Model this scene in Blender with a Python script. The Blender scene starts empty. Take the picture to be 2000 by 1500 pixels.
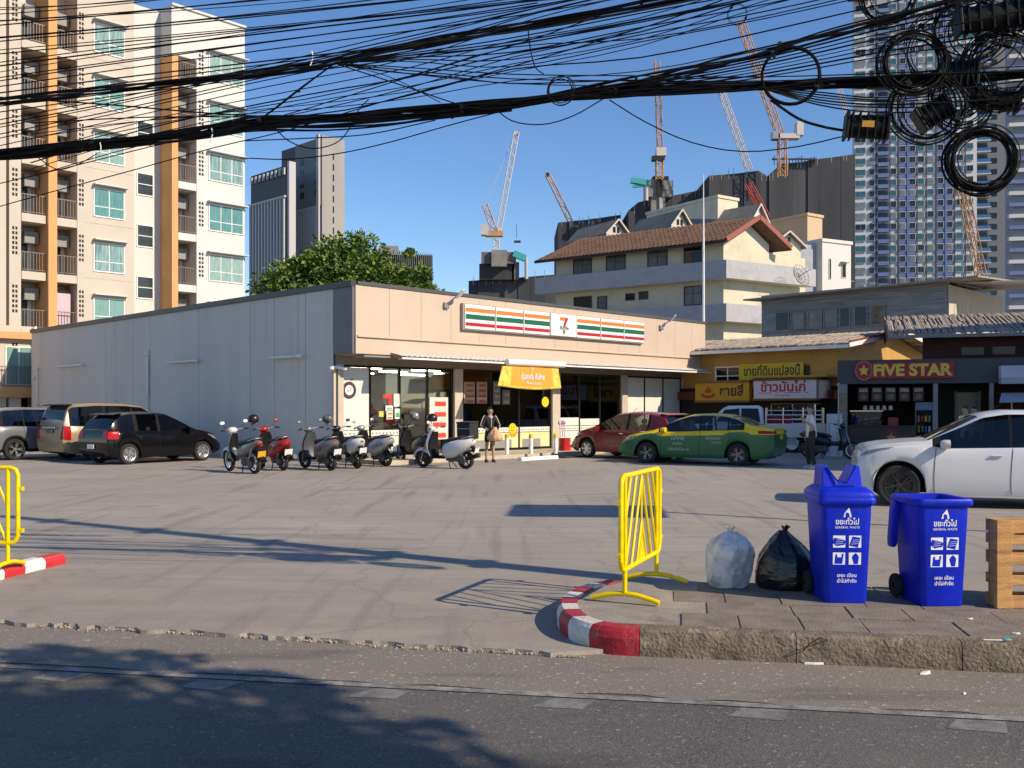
import bpy, bmesh, math, random
from mathutils import Vector, Matrix, Euler
import numpy as np
R = math.radians
random.seed(7)
scene = bpy.context.scene
COL = scene.collection
# ------------------------------------------------------------------ camera, sky, sun, exposure
F, HC, HZ, CX = 1860.0, 1.65, 795.0, 1000.0        # focal length (px at 2000 wide), eye height, horizon row, centre column
cam = bpy.data.cameras.new('camera'); camo = bpy.data.objects.new('camera', cam); COL.objects.link(camo)
cam.sensor_width = 36.0; cam.lens = 36.0 * F / 2000.0
cam.shift_y = (HZ - 750.0) / 2000.0
cam.clip_start = 0.1; cam.clip_end = 6000
camo.location = (0, 0, HC); camo.rotation_euler = (R(90), 0, 0)
scene.camera = camo
SUN_EL = R(33.0); SUN_AZ = math.atan2(-0.51, 0.86)   # towards the sun, from +X
SD = Vector((math.cos(SUN_AZ) * math.cos(SUN_EL), math.sin(SUN_AZ) * math.cos(SUN_EL), math.sin(SUN_EL)))
w = bpy.data.worlds.new('World'); scene.world = w; w.use_nodes = True
nt = w.node_tree; bg = nt.nodes['Background']
sky = nt.nodes.new('ShaderNodeTexSky'); sky.sky_type = 'NISHITA'; sky.sun_disc = False
sky.sun_elevation = SUN_EL; sky.sun_rotation = math.pi / 2 - SUN_AZ
sky.air_density = 1.0; sky.dust_density = 0.0; sky.ozone_density = 6.0
hsv = nt.nodes.new('ShaderNodeHueSaturation'); hsv.inputs['Saturation'].default_value = 1.14; hsv.inputs['Hue'].default_value = .508   # richer blue over the whole sky
nt.links.new(sky.outputs[0], hsv.inputs['Color']); nt.links.new(hsv.outputs[0], bg.inputs[0]); bg.inputs[1].default_value = 0.15
sl = bpy.data.lights.new('sun', 'SUN'); sl.energy = 4.25; sl.angle = R(0.53); sl.color = (1.0, 0.93, 0.84)
so = bpy.data.objects.new('sun', sl); COL.objects.link(so); so.location = (30, -20, 30)
so.rotation_euler = SD.to_track_quat('Z', 'Y').to_euler()
vs = scene.view_settings; vs.view_transform = 'Standard'; vs.look = 'None'; vs.exposure = 0.30; vs.gamma = 1; vs.use_curve_mapping = False
vs.use_white_balance = True; vs.white_balance_temperature = 7900; vs.white_balance_tint = 9
scene.render.film_transparent = False
scene.cycles.use_denoising = True
scene.cycles.max_bounces = 6; scene.cycles.transparent_max_bounces = 10

# ------------------------------------------------------------------ helpers
def gp(px, py, z=0.0):
    Y = (HC - z) * F / (py - HZ); return Vector(((px - CX) * Y / F, Y, z))
def pt(px, py, Y): return Vector(((px - CX) * Y / F, Y, HC + (HZ - py) * Y / F))
class Line:                                          # a vertical plane seen from above: point b, direction d
    def __init__(s, b, d): s.b = Vector((b[0], b[1])); s.d = Vector((d[0], d[1])).normalized()
    def t(s, px):
        r = (px - CX) / F; return (s.b.y * r - s.b.x) / (s.d.x - s.d.y * r)
    def p(s, t): return s.b + s.d * t
    def z(s, px, py): return HC + (HZ - py) * s.p(s.t(px)).y / F
    def ang(s): return math.atan2(s.d.y, s.d.x)

def lin(c): return tuple((x / 12.92 if x <= .04045 else ((x + .055) / 1.055) ** 2.4) for x in c)
def hexc(h): return lin(tuple(int(h[i:i + 2], 16) / 255 for i in (0, 2, 4)))

MATS = {}
def mat(name, rgb, rough=.6, metal=0., var=.12, vs=2.5, bump=0., bs=60., coat=0., spec=.5, emit=0., alpha=None, rvar=0., stretch=None, dirt=None, ds=.6):
    if name in MATS: return MATS[name]
    m = bpy.data.materials.new(name); m.use_nodes = True; n = m.node_tree.nodes; l = m.node_tree.links
    b = n['Principled BSDF']; b.inputs['Roughness'].default_value = rough; b.inputs['Metallic'].default_value = metal
    b.inputs['Specular IOR Level'].default_value = spec
    if coat: b.inputs['Coat Weight'].default_value = coat; b.inputs['Coat Roughness'].default_value = .04
    tc = n.new('ShaderNodeTexCoord'); src = tc.outputs['Object']
    if stretch:
        mp = n.new('ShaderNodeMapping'); mp.inputs['Scale'].default_value = stretch; l.new(src, mp.inputs[0]); src = mp.outputs[0]
    nz = n.new('ShaderNodeTexNoise'); nz.inputs['Scale'].default_value = vs; nz.inputs['Detail'].default_value = 6; nz.inputs['Roughness'].default_value = .62
    l.new(src, nz.inputs['Vector'])
    rp = n.new('ShaderNodeValToRGB'); rp.color_ramp.elements[0].position = .3; rp.color_ramp.elements[1].position = .72
    lo = tuple(max(0, c * (1 - var)) for c in rgb); hi = tuple(min(1, c * (1 + var)) for c in rgb)
    rp.color_ramp.elements[0].color = (*lo, 1); rp.color_ramp.elements[1].color = (*hi, 1)
    l.new(nz.outputs[0], rp.inputs[0]); out = rp.outputs[0]
    if dirt:
        n2 = n.new('ShaderNodeTexNoise'); n2.inputs['Scale'].default_value = ds; n2.inputs['Detail'].default_value = 9; n2.inputs['Roughness'].default_value = .7
        l.new(src, n2.inputs['Vector'])
        r2 = n.new('ShaderNodeValToRGB'); r2.color_ramp.elements[0].position = .52; r2.color_ramp.elements[1].position = .72
        r2.color_ramp.elements[0].color = (0, 0, 0, 1); r2.color_ramp.elements[1].color = (dirt[3],) * 3 + (1,)
        l.new(n2.outputs[0], r2.inputs[0])
        mx = n.new('ShaderNodeMix'); mx.data_type = 'RGBA'; l.new(r2.outputs[0], mx.inputs[0]); l.new(out, mx.inputs[6]); mx.inputs[7].default_value = (*dirt[:3], 1); out = mx.outputs[2]
    l.new(out, b.inputs['Base Color'])
    if rvar:
        mr = n.new('ShaderNodeMapRange'); mr.inputs[3].default_value = max(0, rough - rvar); mr.inputs[4].default_value = min(1, rough + rvar)
        l.new(nz.outputs[0], mr.inputs[0]); l.new(mr.outputs[0], b.inputs['Roughness'])
    if bump:
        n3 = n.new('ShaderNodeTexNoise'); n3.inputs['Scale'].default_value = bs; n3.inputs['Detail'].default_value = 4; l.new(src, n3.inputs['Vector'])
        bp = n.new('ShaderNodeBump'); bp.inputs['Strength'].default_value = bump; bp.inputs['Distance'].default_value = .02
        l.new(n3.outputs[0], bp.inputs['Height']); l.new(bp.outputs[0], b.inputs['Normal'])
    if emit: b.inputs['Emission Color'].default_value = (*rgb, 1); b.inputs['Emission Strength'].default_value = emit
    if alpha is not None: b.inputs['Alpha'].default_value = alpha
    MATS[name] = m; return m

def glass_mat(name, tint=(.02, .03, .035), refl=.12, clear=.6):
    if name in MATS: return MATS[name]
    m = bpy.data.materials.new(name); m.use_nodes = True; n = m.node_tree.nodes; l = m.node_tree.links
    for x in list(n):
        if x.type == 'BSDF_PRINCIPLED': n.remove(x)
    o = n['Material Output']
    tr = n.new('ShaderNodeBsdfTransparent'); tr.inputs[0].default_value = tuple(clear + .0 * c for c in tint) + (1,)
    tr.inputs[0].default_value = (clear * .97, clear, clear * .99, 1)
    gl = n.new('ShaderNodeBsdfGlossy'); gl.inputs['Roughness'].default_value = .02
    fr = n.new('ShaderNodeFresnel'); fr.inputs[0].default_value = 1.5
    nz = n.new('ShaderNodeTexNoise'); nz.inputs['Scale'].default_value = 1.2; bp = n.new('ShaderNodeBump'); bp.inputs['Strength'].default_value = .015
    l.new(nz.outputs[0], bp.inputs['Height']); l.new(bp.outputs[0], gl.inputs['Normal'])
    ad = n.new('ShaderNodeMath'); ad.operation = 'ADD'; ad.inputs[1].default_value = refl; ad.use_clamp = True; l.new(fr.outputs[0], ad.inputs[0])
    mx = n.new('ShaderNodeMixShader'); l.new(ad.outputs[0], mx.inputs[0]); l.new(tr.outputs[0], mx.inputs[1]); l.new(gl.outputs[0], mx.inputs[2])
    l.new(mx.outputs[0], o.inputs[0]); MATS[name] = m; return m

class MB:
    def __init__(s): s.v = []; s.f = []; s.mi = []; s.cur = 0
    def add(s, vs, fs):
        o = len(s.v); s.v += [tuple(p) for p in vs]; s.f += [tuple(i + o for i in f) for f in fs]; s.mi += [s.cur] * len(fs); return s
    def bx(s, x0, x1, y0, y1, z0, z1, M=None):
        vs = [Vector((x, y, z)) for z in (z0, z1) for (x, y) in ((x0, y0), (x1, y0), (x1, y1), (x0, y1))]
        if M is not None: vs = [M @ p for p in vs]
        return s.add(vs, [(3, 2, 1, 0), (4, 5, 6, 7), (0, 1, 5, 4), (1, 2, 6, 5), (2, 3, 7, 6), (3, 0, 4, 7)])
    def box(s, c, d, rot=(0, 0, 0)):
        M = Matrix.Translation(Vector(c)) @ Euler(rot).to_matrix().to_4x4(); a, b, e = d[0] / 2, d[1] / 2, d[2] / 2
        return s.bx(-a, a, -b, b, -e, e, M)
    def bar(s, p0, p1, w_, h_=None, up=(0, 0, 1)):
        p0, p1 = Vector(p0), Vector(p1); h_ = h_ or w_; d = p1 - p0; L = d.length; d.normalize(); u = Vector(up)
        if abs(d.dot(u)) > .98: u = Vector((1, 0, 0))
        x = d; y = u.cross(x).normalized(); z = x.cross(y)
        M = Matrix(((x.x, y.x, z.x, p0.x), (x.y, y.y, z.y, p0.y), (x.z, y.z, z.z, p0.z), (0, 0, 0, 1)))
        return s.bx(0, L, -w_ / 2, w_ / 2, -h_ / 2, h_ / 2, M)
    def tube(s, pts, r, n=6, cap=True):
        pts = [Vector(p) for p in pts]; N = len(pts); rs = r if isinstance(r, (list, tuple)) else [r] * N
        rings = []; ref = None
        for i, p in enumerate(pts):
            d = (pts[min(i + 1, N - 1)] - pts[max(i - 1, 0)])
            if d.length < 1e-9: d = Vector((0, 0, 1))
            d.normalize()
            if ref is None: ref = Vector((0, 0, 1)) if abs(d.z) < .9 else Vector((1, 0, 0))
            a = ref - d * ref.dot(d)
            if a.length < 1e-4: a = d.orthogonal()
            a.normalize(); ref = a; b = d.cross(a)
            rings.append([p + (a * math.cos(2 * math.pi * k / n) + b * math.sin(2 * math.pi * k / n)) * rs[i] for k in range(n)])
        return s.loft(rings, cap)
    def loft(s, rings, cap=True, closed=True):
        n = len(rings[0]); vs = [p for r_ in rings for p in r_]; fs = []
        for i in range(len(rings) - 1):
            for k in range(n if closed else n - 1):
                k2 = (k + 1) % n; fs.append((i * n + k, i * n + k2, (i + 1) * n + k2, (i + 1) * n + k))
        if cap and closed: fs.append(tuple(range(n - 1, -1, -1))); fs.append(tuple((len(rings) - 1) * n + k for k in range(n)))
        return s.add(vs, fs)
    def cyl(s, p0, p1, r0, r1=None, n=10): return s.tube([p0, p1], [r0, r0 if r1 is None else r1], n)
    def lathe(s, prof, n=20, M=None, cap=False):        # prof: (radius, along y)
        rings = []
        for r_, y in prof: rings.append([Vector((r_ * math.cos(2 * math.pi * k / n), y, r_ * math.sin(2 * math.pi * k / n))) for k in range(n)])
        if M is not None: rings = [[M @ p for p in q] for q in rings]
        return s.loft(rings, cap)
    def sph(s, c, r, nu=12, nv=8, M=None):
        r = (r, r, r) if isinstance(r, (int, float)) else r; c = Vector(c); rings = []
        for j in range(nv + 1):
            th = -math.pi / 2 + math.pi * (j + .0) / nv; cr = max(math.cos(th), .02)
            rings.append([Vector((r[0] * cr * math.cos(2 * math.pi * k / nu), r[1] * cr * math.sin(2 * math.pi * k / nu), r[2] * math.sin(th))) for k in range(nu)])
        rings = [[c + (M @ p if M is not None else p) for p in q] for q in rings]
        return s.loft(rings, True)
    def prism(s, poly, f0, f1):                          # poly: 2d points; f0/f1: map (a,b)->3d for both ends
        n = len(poly); vs = [f0(*p) for p in poly] + [f1(*p) for p in poly]
        fs = [tuple(range(n - 1, -1, -1)), tuple(range(n, 2 * n))] + [(k, (k + 1) % n, n + (k + 1) % n, n + k) for k in range(n)]
        return s.add(vs, fs)
    def quad(s, a, b, c, d): return s.add([a, b, c, d], [(0, 1, 2, 3)])
    def mesh(s, name, mats, smooth=None):
        me = bpy.data.meshes.new(name); me.from_pydata(s.v, [], s.f)
        for m in (mats if isinstance(mats, (list, tuple)) else [mats]): me.materials.append(m)
        if any(s.mi): me.polygons.foreach_set('material_index', s.mi)
        bm = bmesh.new(); bm.from_mesh(me); bmesh.ops.recalc_face_normals(bm, faces=bm.faces); bm.to_mesh(me); bm.free()
        if smooth: me.shade_smooth(); me.set_sharp_from_angle(angle=R(smooth))
        me.update(); return me
    def build(s, name, mats, parent=None, smooth=None, bevel=0., **k):
        o = link(name, s.mesh(name, mats, smooth), parent)
        if bevel:
            md = o.modifiers.new('bevel', 'BEVEL'); md.width = bevel; md.segments = 2; md.limit_method = 'ANGLE'; md.angle_limit = R(40)
        if k: tag(o, **k)
        return o
def link(name, data, parent=None, loc=None, rz=0):
    o = bpy.data.objects.new(name, data); COL.objects.link(o)
    if parent is not None: o.parent = parent
    if loc is not None: o.location = loc
    if rz: o.rotation_euler = (0, 0, rz)
    return o
def tag(o, label=None, cat=None, group=None, kind=None):
    if label: o['label'] = label
    if cat: o['category'] = cat
    if group: o['group'] = group
    if kind: o['kind'] = kind
    return o
def thing(name, label, cat, loc=(0, 0, 0), rz=0, group=None):
    o = link(name, None, None, loc, rz); o.empty_display_size = .2; return tag(o, label, cat, group)
def struct(o): o['kind'] = 'structure'; return o

def text_mesh(txt, size=1., ext=.004, align='CENTER', bold=0.):
    cu = bpy.data.curves.new('txt', 'FONT'); cu.body = txt; cu.size = size; cu.extrude = ext; cu.align_x = align; cu.align_y = 'CENTER'; cu.offset = bold
    cu.resolution_u = 4
    o = bpy.data.objects.new('txt', cu); COL.objects.link(o); bpy.context.view_layer.update()
    me = bpy.data.meshes.new_from_object(o.evaluated_get(bpy.context.evaluated_depsgraph_get()))
    bpy.data.objects.remove(o); bpy.data.curves.remove(cu); return me
def lettering(txt, size, m, parent, loc, width=None, name='lettering', ext=.004, bold=0., rz=0., rx=90., lab=None, sy=None):
    me = text_mesh(txt, size, ext, bold=bold); me.materials.clear(); me.materials.append(m)
    xs = [v.co.x for v in me.vertices]
    sx = width / (max(xs) - min(xs)) if (width and xs) else 1
    for v in me.vertices: v.co.x *= sx; v.co.y *= (sy or 1)
    o = link(name, me, parent, loc); o.rotation_euler = (R(rx), 0, rz)
    return o
def bez(pts, n=8):                                       # catmull-rom through points
    P = [Vector(p) for p in pts]; P = [P[0] * 2 - P[1]] + P + [P[-1] * 2 - P[-2]]; out = []
    for i in range(1, len(P) - 2):
        for k in range(n):
            t = k / n; a, b, c, d = P[i - 1], P[i], P[i + 1], P[i + 2]
            out.append(.5 * ((2 * b) + (c - a) * t + (2 * a - 5 * b + 4 * c - d) * t * t + (3 * b - a - 3 * c + d) * t ** 3))
    out.append(P[-2]); return out
def itp(tab, x):
    if x <= tab[0][0]: return tab[0][1]
    for (a, fa), (b, fb) in zip(tab, tab[1:]):
        if x <= b: return fa + (fb - fa) * (x - a) / (b - a)
    return tab[-1][1]
def smooth_tab(tab, x, r=.06, n=7):
    return sum(itp(tab, x + r * (2 * k / (n - 1) - 1)) for k in range(n)) / n

# ------------------------------------------------------------------ shared materials
WHITE = mat('white_paint', (.78, .77, .74), .5, var=.05, dirt=(.35, .32, .28, .35), ds=3)
BLACK = mat('black_plastic', (.012, .012, .013), .45, var=.2)
RUBBER = mat('rubber', (.018, .018, .018), .85, var=.25, bump=.2, bs=90)
CHROME = mat('chrome', (.75, .75, .76), .18, 1., var=.04)
STEEL = mat('grey_steel', (.32, .32, .33), .4, .7, var=.15)
DARKGLASS = mat('dark_glass', (.006, .007, .009), .05, 0, var=.05, spec=.45)
REDLAMP = mat('red_lamp', (.40, .006, .006), .2, var=.2, spec=.3)
CLEARLAMP = mat('clear_lamp', (.26, .27, .28), .12, .3, var=.5, vs=14, coat=.5)
SKIN = mat('skin', (.42, .26, .18), .55, var=.08)
HAIR = mat('black_hair', (.012, .010, .009), .5, var=.3)
PLATE = mat('white_plate', (.72, .72, .70), .45, var=.06)
PLATEY = mat('yellow_plate', (.75, .38, .02), .45, var=.06)
YELLOW = mat('yellow_steel_paint', hexc('f2cf00'), .38, var=.08, dirt=(.35, .2, .02, .5), ds=6, bump=.05)

# ------------------------------------------------------------------ ground, road, lot
U = Vector((.985, -.172, 0)).normalized(); V = Vector((.172, .985, 0)).normalized()   # along / across the road
def nodes_mat(name):
    m = bpy.data.materials.new(name); m.use_nodes = True; MATS[name] = m
    return m, m.node_tree.nodes, m.node_tree.links, m.node_tree.nodes['Principled BSDF']
def nn(n, l, vec, scale, detail=5, rough=.6, sc=None, rot=0):
    if sc or rot:
        mp = n.new('ShaderNodeMapping'); mp.inputs['Scale'].default_value = sc or (1, 1, 1); mp.inputs['Rotation'].default_value = (0, 0, rot); l.new(vec, mp.inputs[0]); vec = mp.outputs[0]
    z = n.new('ShaderNodeTexNoise'); z.inputs['Scale'].default_value = scale; z.inputs['Detail'].default_value = detail; z.inputs['Roughness'].default_value = rough
    l.new(vec, z.inputs['Vector']); return z.outputs[0]
def ramp(n, l, src, a, ca, b, cb):
    r = n.new('ShaderNodeValToRGB'); e = r.color_ramp.elements; e[0].position = a; e[1].position = b
    e[0].color = (*ca, 1) if len(ca) == 3 else ca; e[1].color = (*cb, 1) if len(cb) == 3 else cb
    l.new(src, r.inputs[0]); return r.outputs[0]
def mixc(n, l, fac, a, b, mode='MIX'):
    m = n.new('ShaderNodeMix'); m.data_type = 'RGBA'; m.blend_type = mode
    for s, v in ((m.inputs[0], fac), (m.inputs[6], a), (m.inputs[7], b)):
        if isinstance(v, (int, float)): s.default_value = v
        elif isinstance(v, tuple): s.default_value = (*v, 1) if len(v) == 3 else v
        else: l.new(v, s)
    return m.outputs[2]
def bumpn(n, l, b, srcs):
    prev = None
    for src, st, dist in srcs:
        bp = n.new('ShaderNodeBump'); bp.inputs['Strength'].default_value = st; bp.inputs['Distance'].default_value = dist
        l.new(src, bp.inputs['Height'])
        if prev: l.new(prev, bp.inputs['Normal'])
        prev = bp.outputs[0]
    l.new(prev, b.inputs['Normal'])
def concrete_lot(name, base, red=.5):
    m, n, l, b = nodes_mat(name); g = n.new('ShaderNodeNewGeometry').outputs['Position']
    k = 1.0
    c1 = tuple(x * .66 for x in base); c2 = tuple(min(1, x * 1.25) for x in base)
    streak = nn(n, l, g, 2.4, 8, .72, (.16, 2.0, 1), R(-4)); big = nn(n, l, g, .34, 6, .65); fine = nn(n, l, g, 55, 3, .6)
    col = ramp(n, l, streak, .32, c1, .70, c2)
    col = mixc(n, l, ramp(n, l, big, .40, (0, 0, 0), .68, (.8, .8, .8)), col, (base[0] * .62, base[1] * .62, base[2] * .63))
    rd = nn(n, l, g, .55, 5, .6); col = mixc(n, l, ramp(n, l, rd, .50, (0, 0, 0), .75, (red, red, red)), col, (base[0] * 1.03, base[1] * .86, base[2] * .78))
    sp_ = n.new('ShaderNodeSeparateXYZ'); l.new(g, sp_.inputs[0]); ap_ = n.new('ShaderNodeMapRange'); ap_.inputs[1].default_value = 12.5; ap_.inputs[2].default_value = 8.5; l.new(sp_.outputs[1], ap_.inputs[0])
    apn = n.new('ShaderNodeMath'); apn.operation = 'MULTIPLY'; l.new(ap_.outputs[0], apn.inputs[0]); l.new(ramp(n, l, nn(n, l, g, .9, 6, .7), .3, (.25, .25, .25), .7, (1, 1, 1)), apn.inputs[1])
    col = mixc(n, l, apn.outputs[0], col, mixc(n, l, ramp(n, l, nn(n, l, g, 1.4, 6, .7, (.6, 1.4, 1)), .38, (0, 0, 0), .62, (1, 1, 1)), (base[0] * .48, base[1] * .47, base[2] * .47), (base[0] * .86, base[1] * .78, base[2] * .72)))   # older, browner concrete of the crossover
    # tyre tracks sweeping in from the road, oil spots
    tr = nn(n, l, g, 1.5, 4, .5, (2.6, .16, 1), R(38)); col = mixc(n, l, ramp(n, l, tr, .55, (0, 0, 0), .68, (.55, .55, .55)), col, (.11, .096, .086))
    oil = nn(n, l, g, 1.1, 3, .5); col = mixc(n, l, ramp(n, l, oil, .64, (0, 0, 0), .74, (.5, .5, .5)), col, (.11, .10, .09))
    vo = n.new('ShaderNodeTexVoronoi'); vo.feature = 'DISTANCE_TO_EDGE'; vo.inputs['Scale'].default_value = .38
    wv = n.new('ShaderNodeVectorMath'); wv.operation = 'ADD'; nz = n.new('ShaderNodeTexNoise'); nz.inputs['Scale'].default_value = 1.6; nz.inputs['Detail'].default_value = 5; l.new(g, nz.inputs['Vector'])
    l.new(g, wv.inputs[0]); l.new(nz.outputs['Color'], wv.inputs[1]); l.new(wv.outputs[0], vo.inputs['Vector'])
    crk = ramp(n, l, vo.outputs['Distance'], .0, (.45, .45, .45), .012, (0, 0, 0)); col = mixc(n, l, crk, col, (.08, .07, .06))
    spk = nn(n, l, g, 160, 2, .6); col = mixc(n, l, .38, col, ramp(n, l, fine, .3, tuple(x * .55 for x in base), .72, tuple(min(1, x * 1.35) for x in base))); col = mixc(n, l, ramp(n, l, spk, .62, (0, 0, 0), .72, (.5, .5, .5)), col, tuple(x * .45 for x in base))
    l.new(col, b.inputs['Base Color']); b.inputs['Roughness'].default_value = .82; b.inputs['Specular IOR Level'].default_value = .25
    bumpn(n, l, b, [(streak, .35, .02), (fine, .35, .006)]); return m
LOT = concrete_lot('lot_concrete', (.368, .328, .285))
def asphalt(name, dark, light, dust):
    m, n, l, b = nodes_mat(name); g = n.new('ShaderNodeNewGeometry').outputs['Position']
    sp = nn(n, l, g, 95, 2, .7); mid = nn(n, l, g, 26, 4, .7); big = nn(n, l, g, .7, 6, .65)
    col = ramp(n, l, sp, .33, dark, .72, light)
    col = mixc(n, l, ramp(n, l, big, .38, (0, 0, 0), .72, (.75, .75, .75)), col, dust)
    col = mixc(n, l, ramp(n, l, mid, .60, (0, 0, 0), .68, (.7, .7, .7)), col, tuple(min(1, x * 2.2) for x in light))
    pat = nn(n, l, g, 1.3, 3, .5, (.4, 1.6, 1)); col = mixc(n, l, ramp(n, l, pat, .58, (0, 0, 0), .66, (.4, .4, .4)), col, tuple(x * .62 for x in dark))
    l.new(col, b.inputs['Base Color']); b.inputs['Roughness'].default_value = .78; b.inputs['Specular IOR Level'].default_value = .35
    bumpn(n, l, b, [(mid, .5, .012), (sp, .8, .006)]); return m
ASPH = asphalt('road_asphalt', (.042, .040, .038), (.172, .162, .150), (.148, .136, .122))
SHLD = asphalt('road_shoulder_asphalt', (.115, .100, .086), (.30, .265, .23), (.25, .21, .175))
def worn_paint(name, paint, under, th=.5):
    m, n, l, b = nodes_mat(name); g = n.new('ShaderNodeNewGeometry').outputs['Position']
    a = nn(n, l, g, 9, 6, .7); s = nn(n, l, g, 90, 2, .6)
    c = mixc(n, l, ramp(n, l, a, th - .12, (0, 0, 0), th + .12, (1, 1, 1)), under, paint); c = mixc(n, l, ramp(n, l, s, .35, (.45, .45, .45), .6, (0, 0, 0)), c, under)
    l.new(c, b.inputs['Base Color']); b.inputs['Roughness'].default_value = .75; bumpn(n, l, b, [(s, .6, .006)]); return m
LINEP = worn_paint('worn_line_paint', (.34, .33, .31), (.13, .122, .112), .50)
MARKP = worn_paint('worn_mark_paint', (.235, .225, .21), (.115, .108, .10), .48)
EARTH = mat('ground_earth', (.18, .165, .14), .9, var=.25, vs=.05)

struct(MB().quad((-2500, -800, -.12), (2500, -800, -.12), (2500, 4000, -.12), (-2500, 4000, -.12)).build('ground', EARTH))
E0 = Vector((-3.98, 7.40, 0)); E1 = Vector((.34, 6.40, 0)); ED = (E1 - E0).normalized()
# road sheet, shoulder strip (between painted line and kerb), painted line and rumble marks
O = Vector((0, 5.61, 0))
def road_pt(u, v, z): p = O + U * u + V * v; return (p.x, p.y, z)
struct(MB().quad(road_pt(-70, -16, -.035), road_pt(70, -16, -.035), road_pt(70, 1.6, -.035), road_pt(-70, 5.5, -.035)).build('road', ASPH))
rm = MB(); rnd = random.Random(3); us = [-16 + .25 * i for i in range(129)]; pr = None
for u in us:
    a = road_pt(u, .04 + rnd.uniform(-.03, .05), -.031); b = road_pt(u, 1.45 + max(0, -u) * .1, -.031)
    if pr: rm.quad(pr[0], a, b, pr[1])
    pr = (a, b)
struct(rm.build('road_shoulder', SHLD))
MB().quad(road_pt(-16, -.04, -.0295), road_pt(16, -.04, -.0295), road_pt(16, .035, -.0295), road_pt(-16, .035, -.0295)).build('road_edge_line', LINEP)
struct(bpy.data.objects['road_edge_line'])
for i, px in enumerate((-230, 110, 410, 752, 1110, 1488, 1905, 2330)):
    c = (px - 1000) / F * (5.5 - .00042 * (px - 1000)) / U.x
    j_ = random.Random(px + 900).uniform; q = MB().quad(road_pt(c - .16 + j_(-.03, .03), -.23 + j_(-.03, .02), -.0325), road_pt(c + .12 + j_(-.03, .03), -.23 + j_(-.03, .02), -.0325), road_pt(c + .18 + j_(-.03, .03), -.052, -.0325), road_pt(c - .09 + j_(-.03, .03), -.052, -.0325))
    struct(q.build('road_rumble_mark', MARKP))
# parking lot slab with a ragged broken lip along the road
rnd = random.Random(11); top = []; N = 150
for i in range(N + 1):
    p = E0 + ED * (i / N * 8.6 - 4.2)
    j = rnd.uniform(-.025, .03) + .02 * math.sin(i * .7)
    if 70 < i < 98 and rnd.random() < .5: j -= rnd.uniform(.02, .07)
    top.append(p + Vector((ED.y * -j, ED.x * -j, 0)) * -1)
left = E0 + ED * -40
lip = [Vector((left.x, left.y, 0))] + top + [Vector((1.6, 6.75, 0)), Vector((40, .6, 0))]
lm = MB(); n_ = len(lip)
vs_ = [tuple(p) for p in lip] + [(p.x - .0, p.y + .0, -.05) for p in lip]
lm.add(vs_, [(i, i + 1, n_ + i + 1, n_ + i) for i in range(n_ - 1)])
lm2 = MB(); lm2.add([tuple(p) for p in lip] + [(p.x, p.y + .5, 0) for p in lip], [(i, i + 1, n_ + i + 1, n_ + i) for i in range(n_ - 1)])
o_ = len(lm.v); lm.v += lm2.v; lm.f += [tuple(k + o_ for k in f) for f in lm2.f]; lm.mi += [0] * len(lm2.f)
o_ = len(lm.v); lm.v += [(p.x, p.y + .5, 0) for p in lip] + [(-70, 75, 0), (70, 75, 0)]; lm.f.append(tuple([o_ + i for i in range(n_)] + [o_ + n_ + 1, o_ + n_])); lm.mi.append(0)
struct(lm.build('parking_lot', LOT))
BAYP = worn_paint('worn_orange_paint', (.40, .25, .10), (.34, .29, .245), .56)
for a_, b_ in (((60, 1040), (215, 1004)), ((125, 968), (175, 966)), ((640, 958), (860, 950)), ((1500, 955), (1690, 948)), ((1090, 968), (1200, 963))):
    p_, q_ = gp(*a_), gp(*b_); d_ = (q_ - p_).normalized(); s_ = Vector((-d_.y, d_.x, 0)) * .05
    struct(MB().quad(*[(v.x, v.y, .004) for v in (p_ - s_, q_ - s_, q_ + s_, p_ + s_)]).build('bay_line', BAYP))
CRUMB = mat('pale_crumbled_concrete', (.42, .36, .27), .9, var=.35, vs=30, bump=.5, bs=80)
cm = MB(); rnd = random.Random(5)
def stone(mb, c, s, rnd):
    vs = [Vector((x, y, z)) for x in (-1, 1) for y in (-1, 1) for z in (-1, 1)]
    M = Euler((rnd.uniform(0, 6), rnd.uniform(0, 6), rnd.uniform(0, 6))).to_matrix()
    vs = [Vector(c) + M @ Vector((v.x * s * rnd.uniform(.5, 1), v.y * s * rnd.uniform(.5, 1), v.z * s * rnd.uniform(.4, .8))) for v in vs]
    mb.add(vs, [(0, 1, 3, 2), (4, 6, 7, 5), (0, 4, 5, 1), (2, 3, 7, 6), (0, 2, 6, 4), (1, 5, 7, 3)])
for i in range(1100):
    t = rnd.uniform(-1.5, 4.6); p = E0 + ED * t; off = abs(rnd.gauss(0, .012 + .035 * max(0, math.sin(t * 2.3)) ** 3)) * -1 + .012
    p = p + Vector((-ED.y, ED.x, 0)) * off; stone(cm, (p.x, p.y, -.028 + rnd.uniform(0, .012)), rnd.choice((.002, .003, .003, .004, .004, .005, .006, .009)), rnd)
tag(cm.build('crumbled_concrete', CRUMB), 'pale crumbled concrete bits along the broken driveway edge', 'rubble', kind='stuff')

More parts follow.
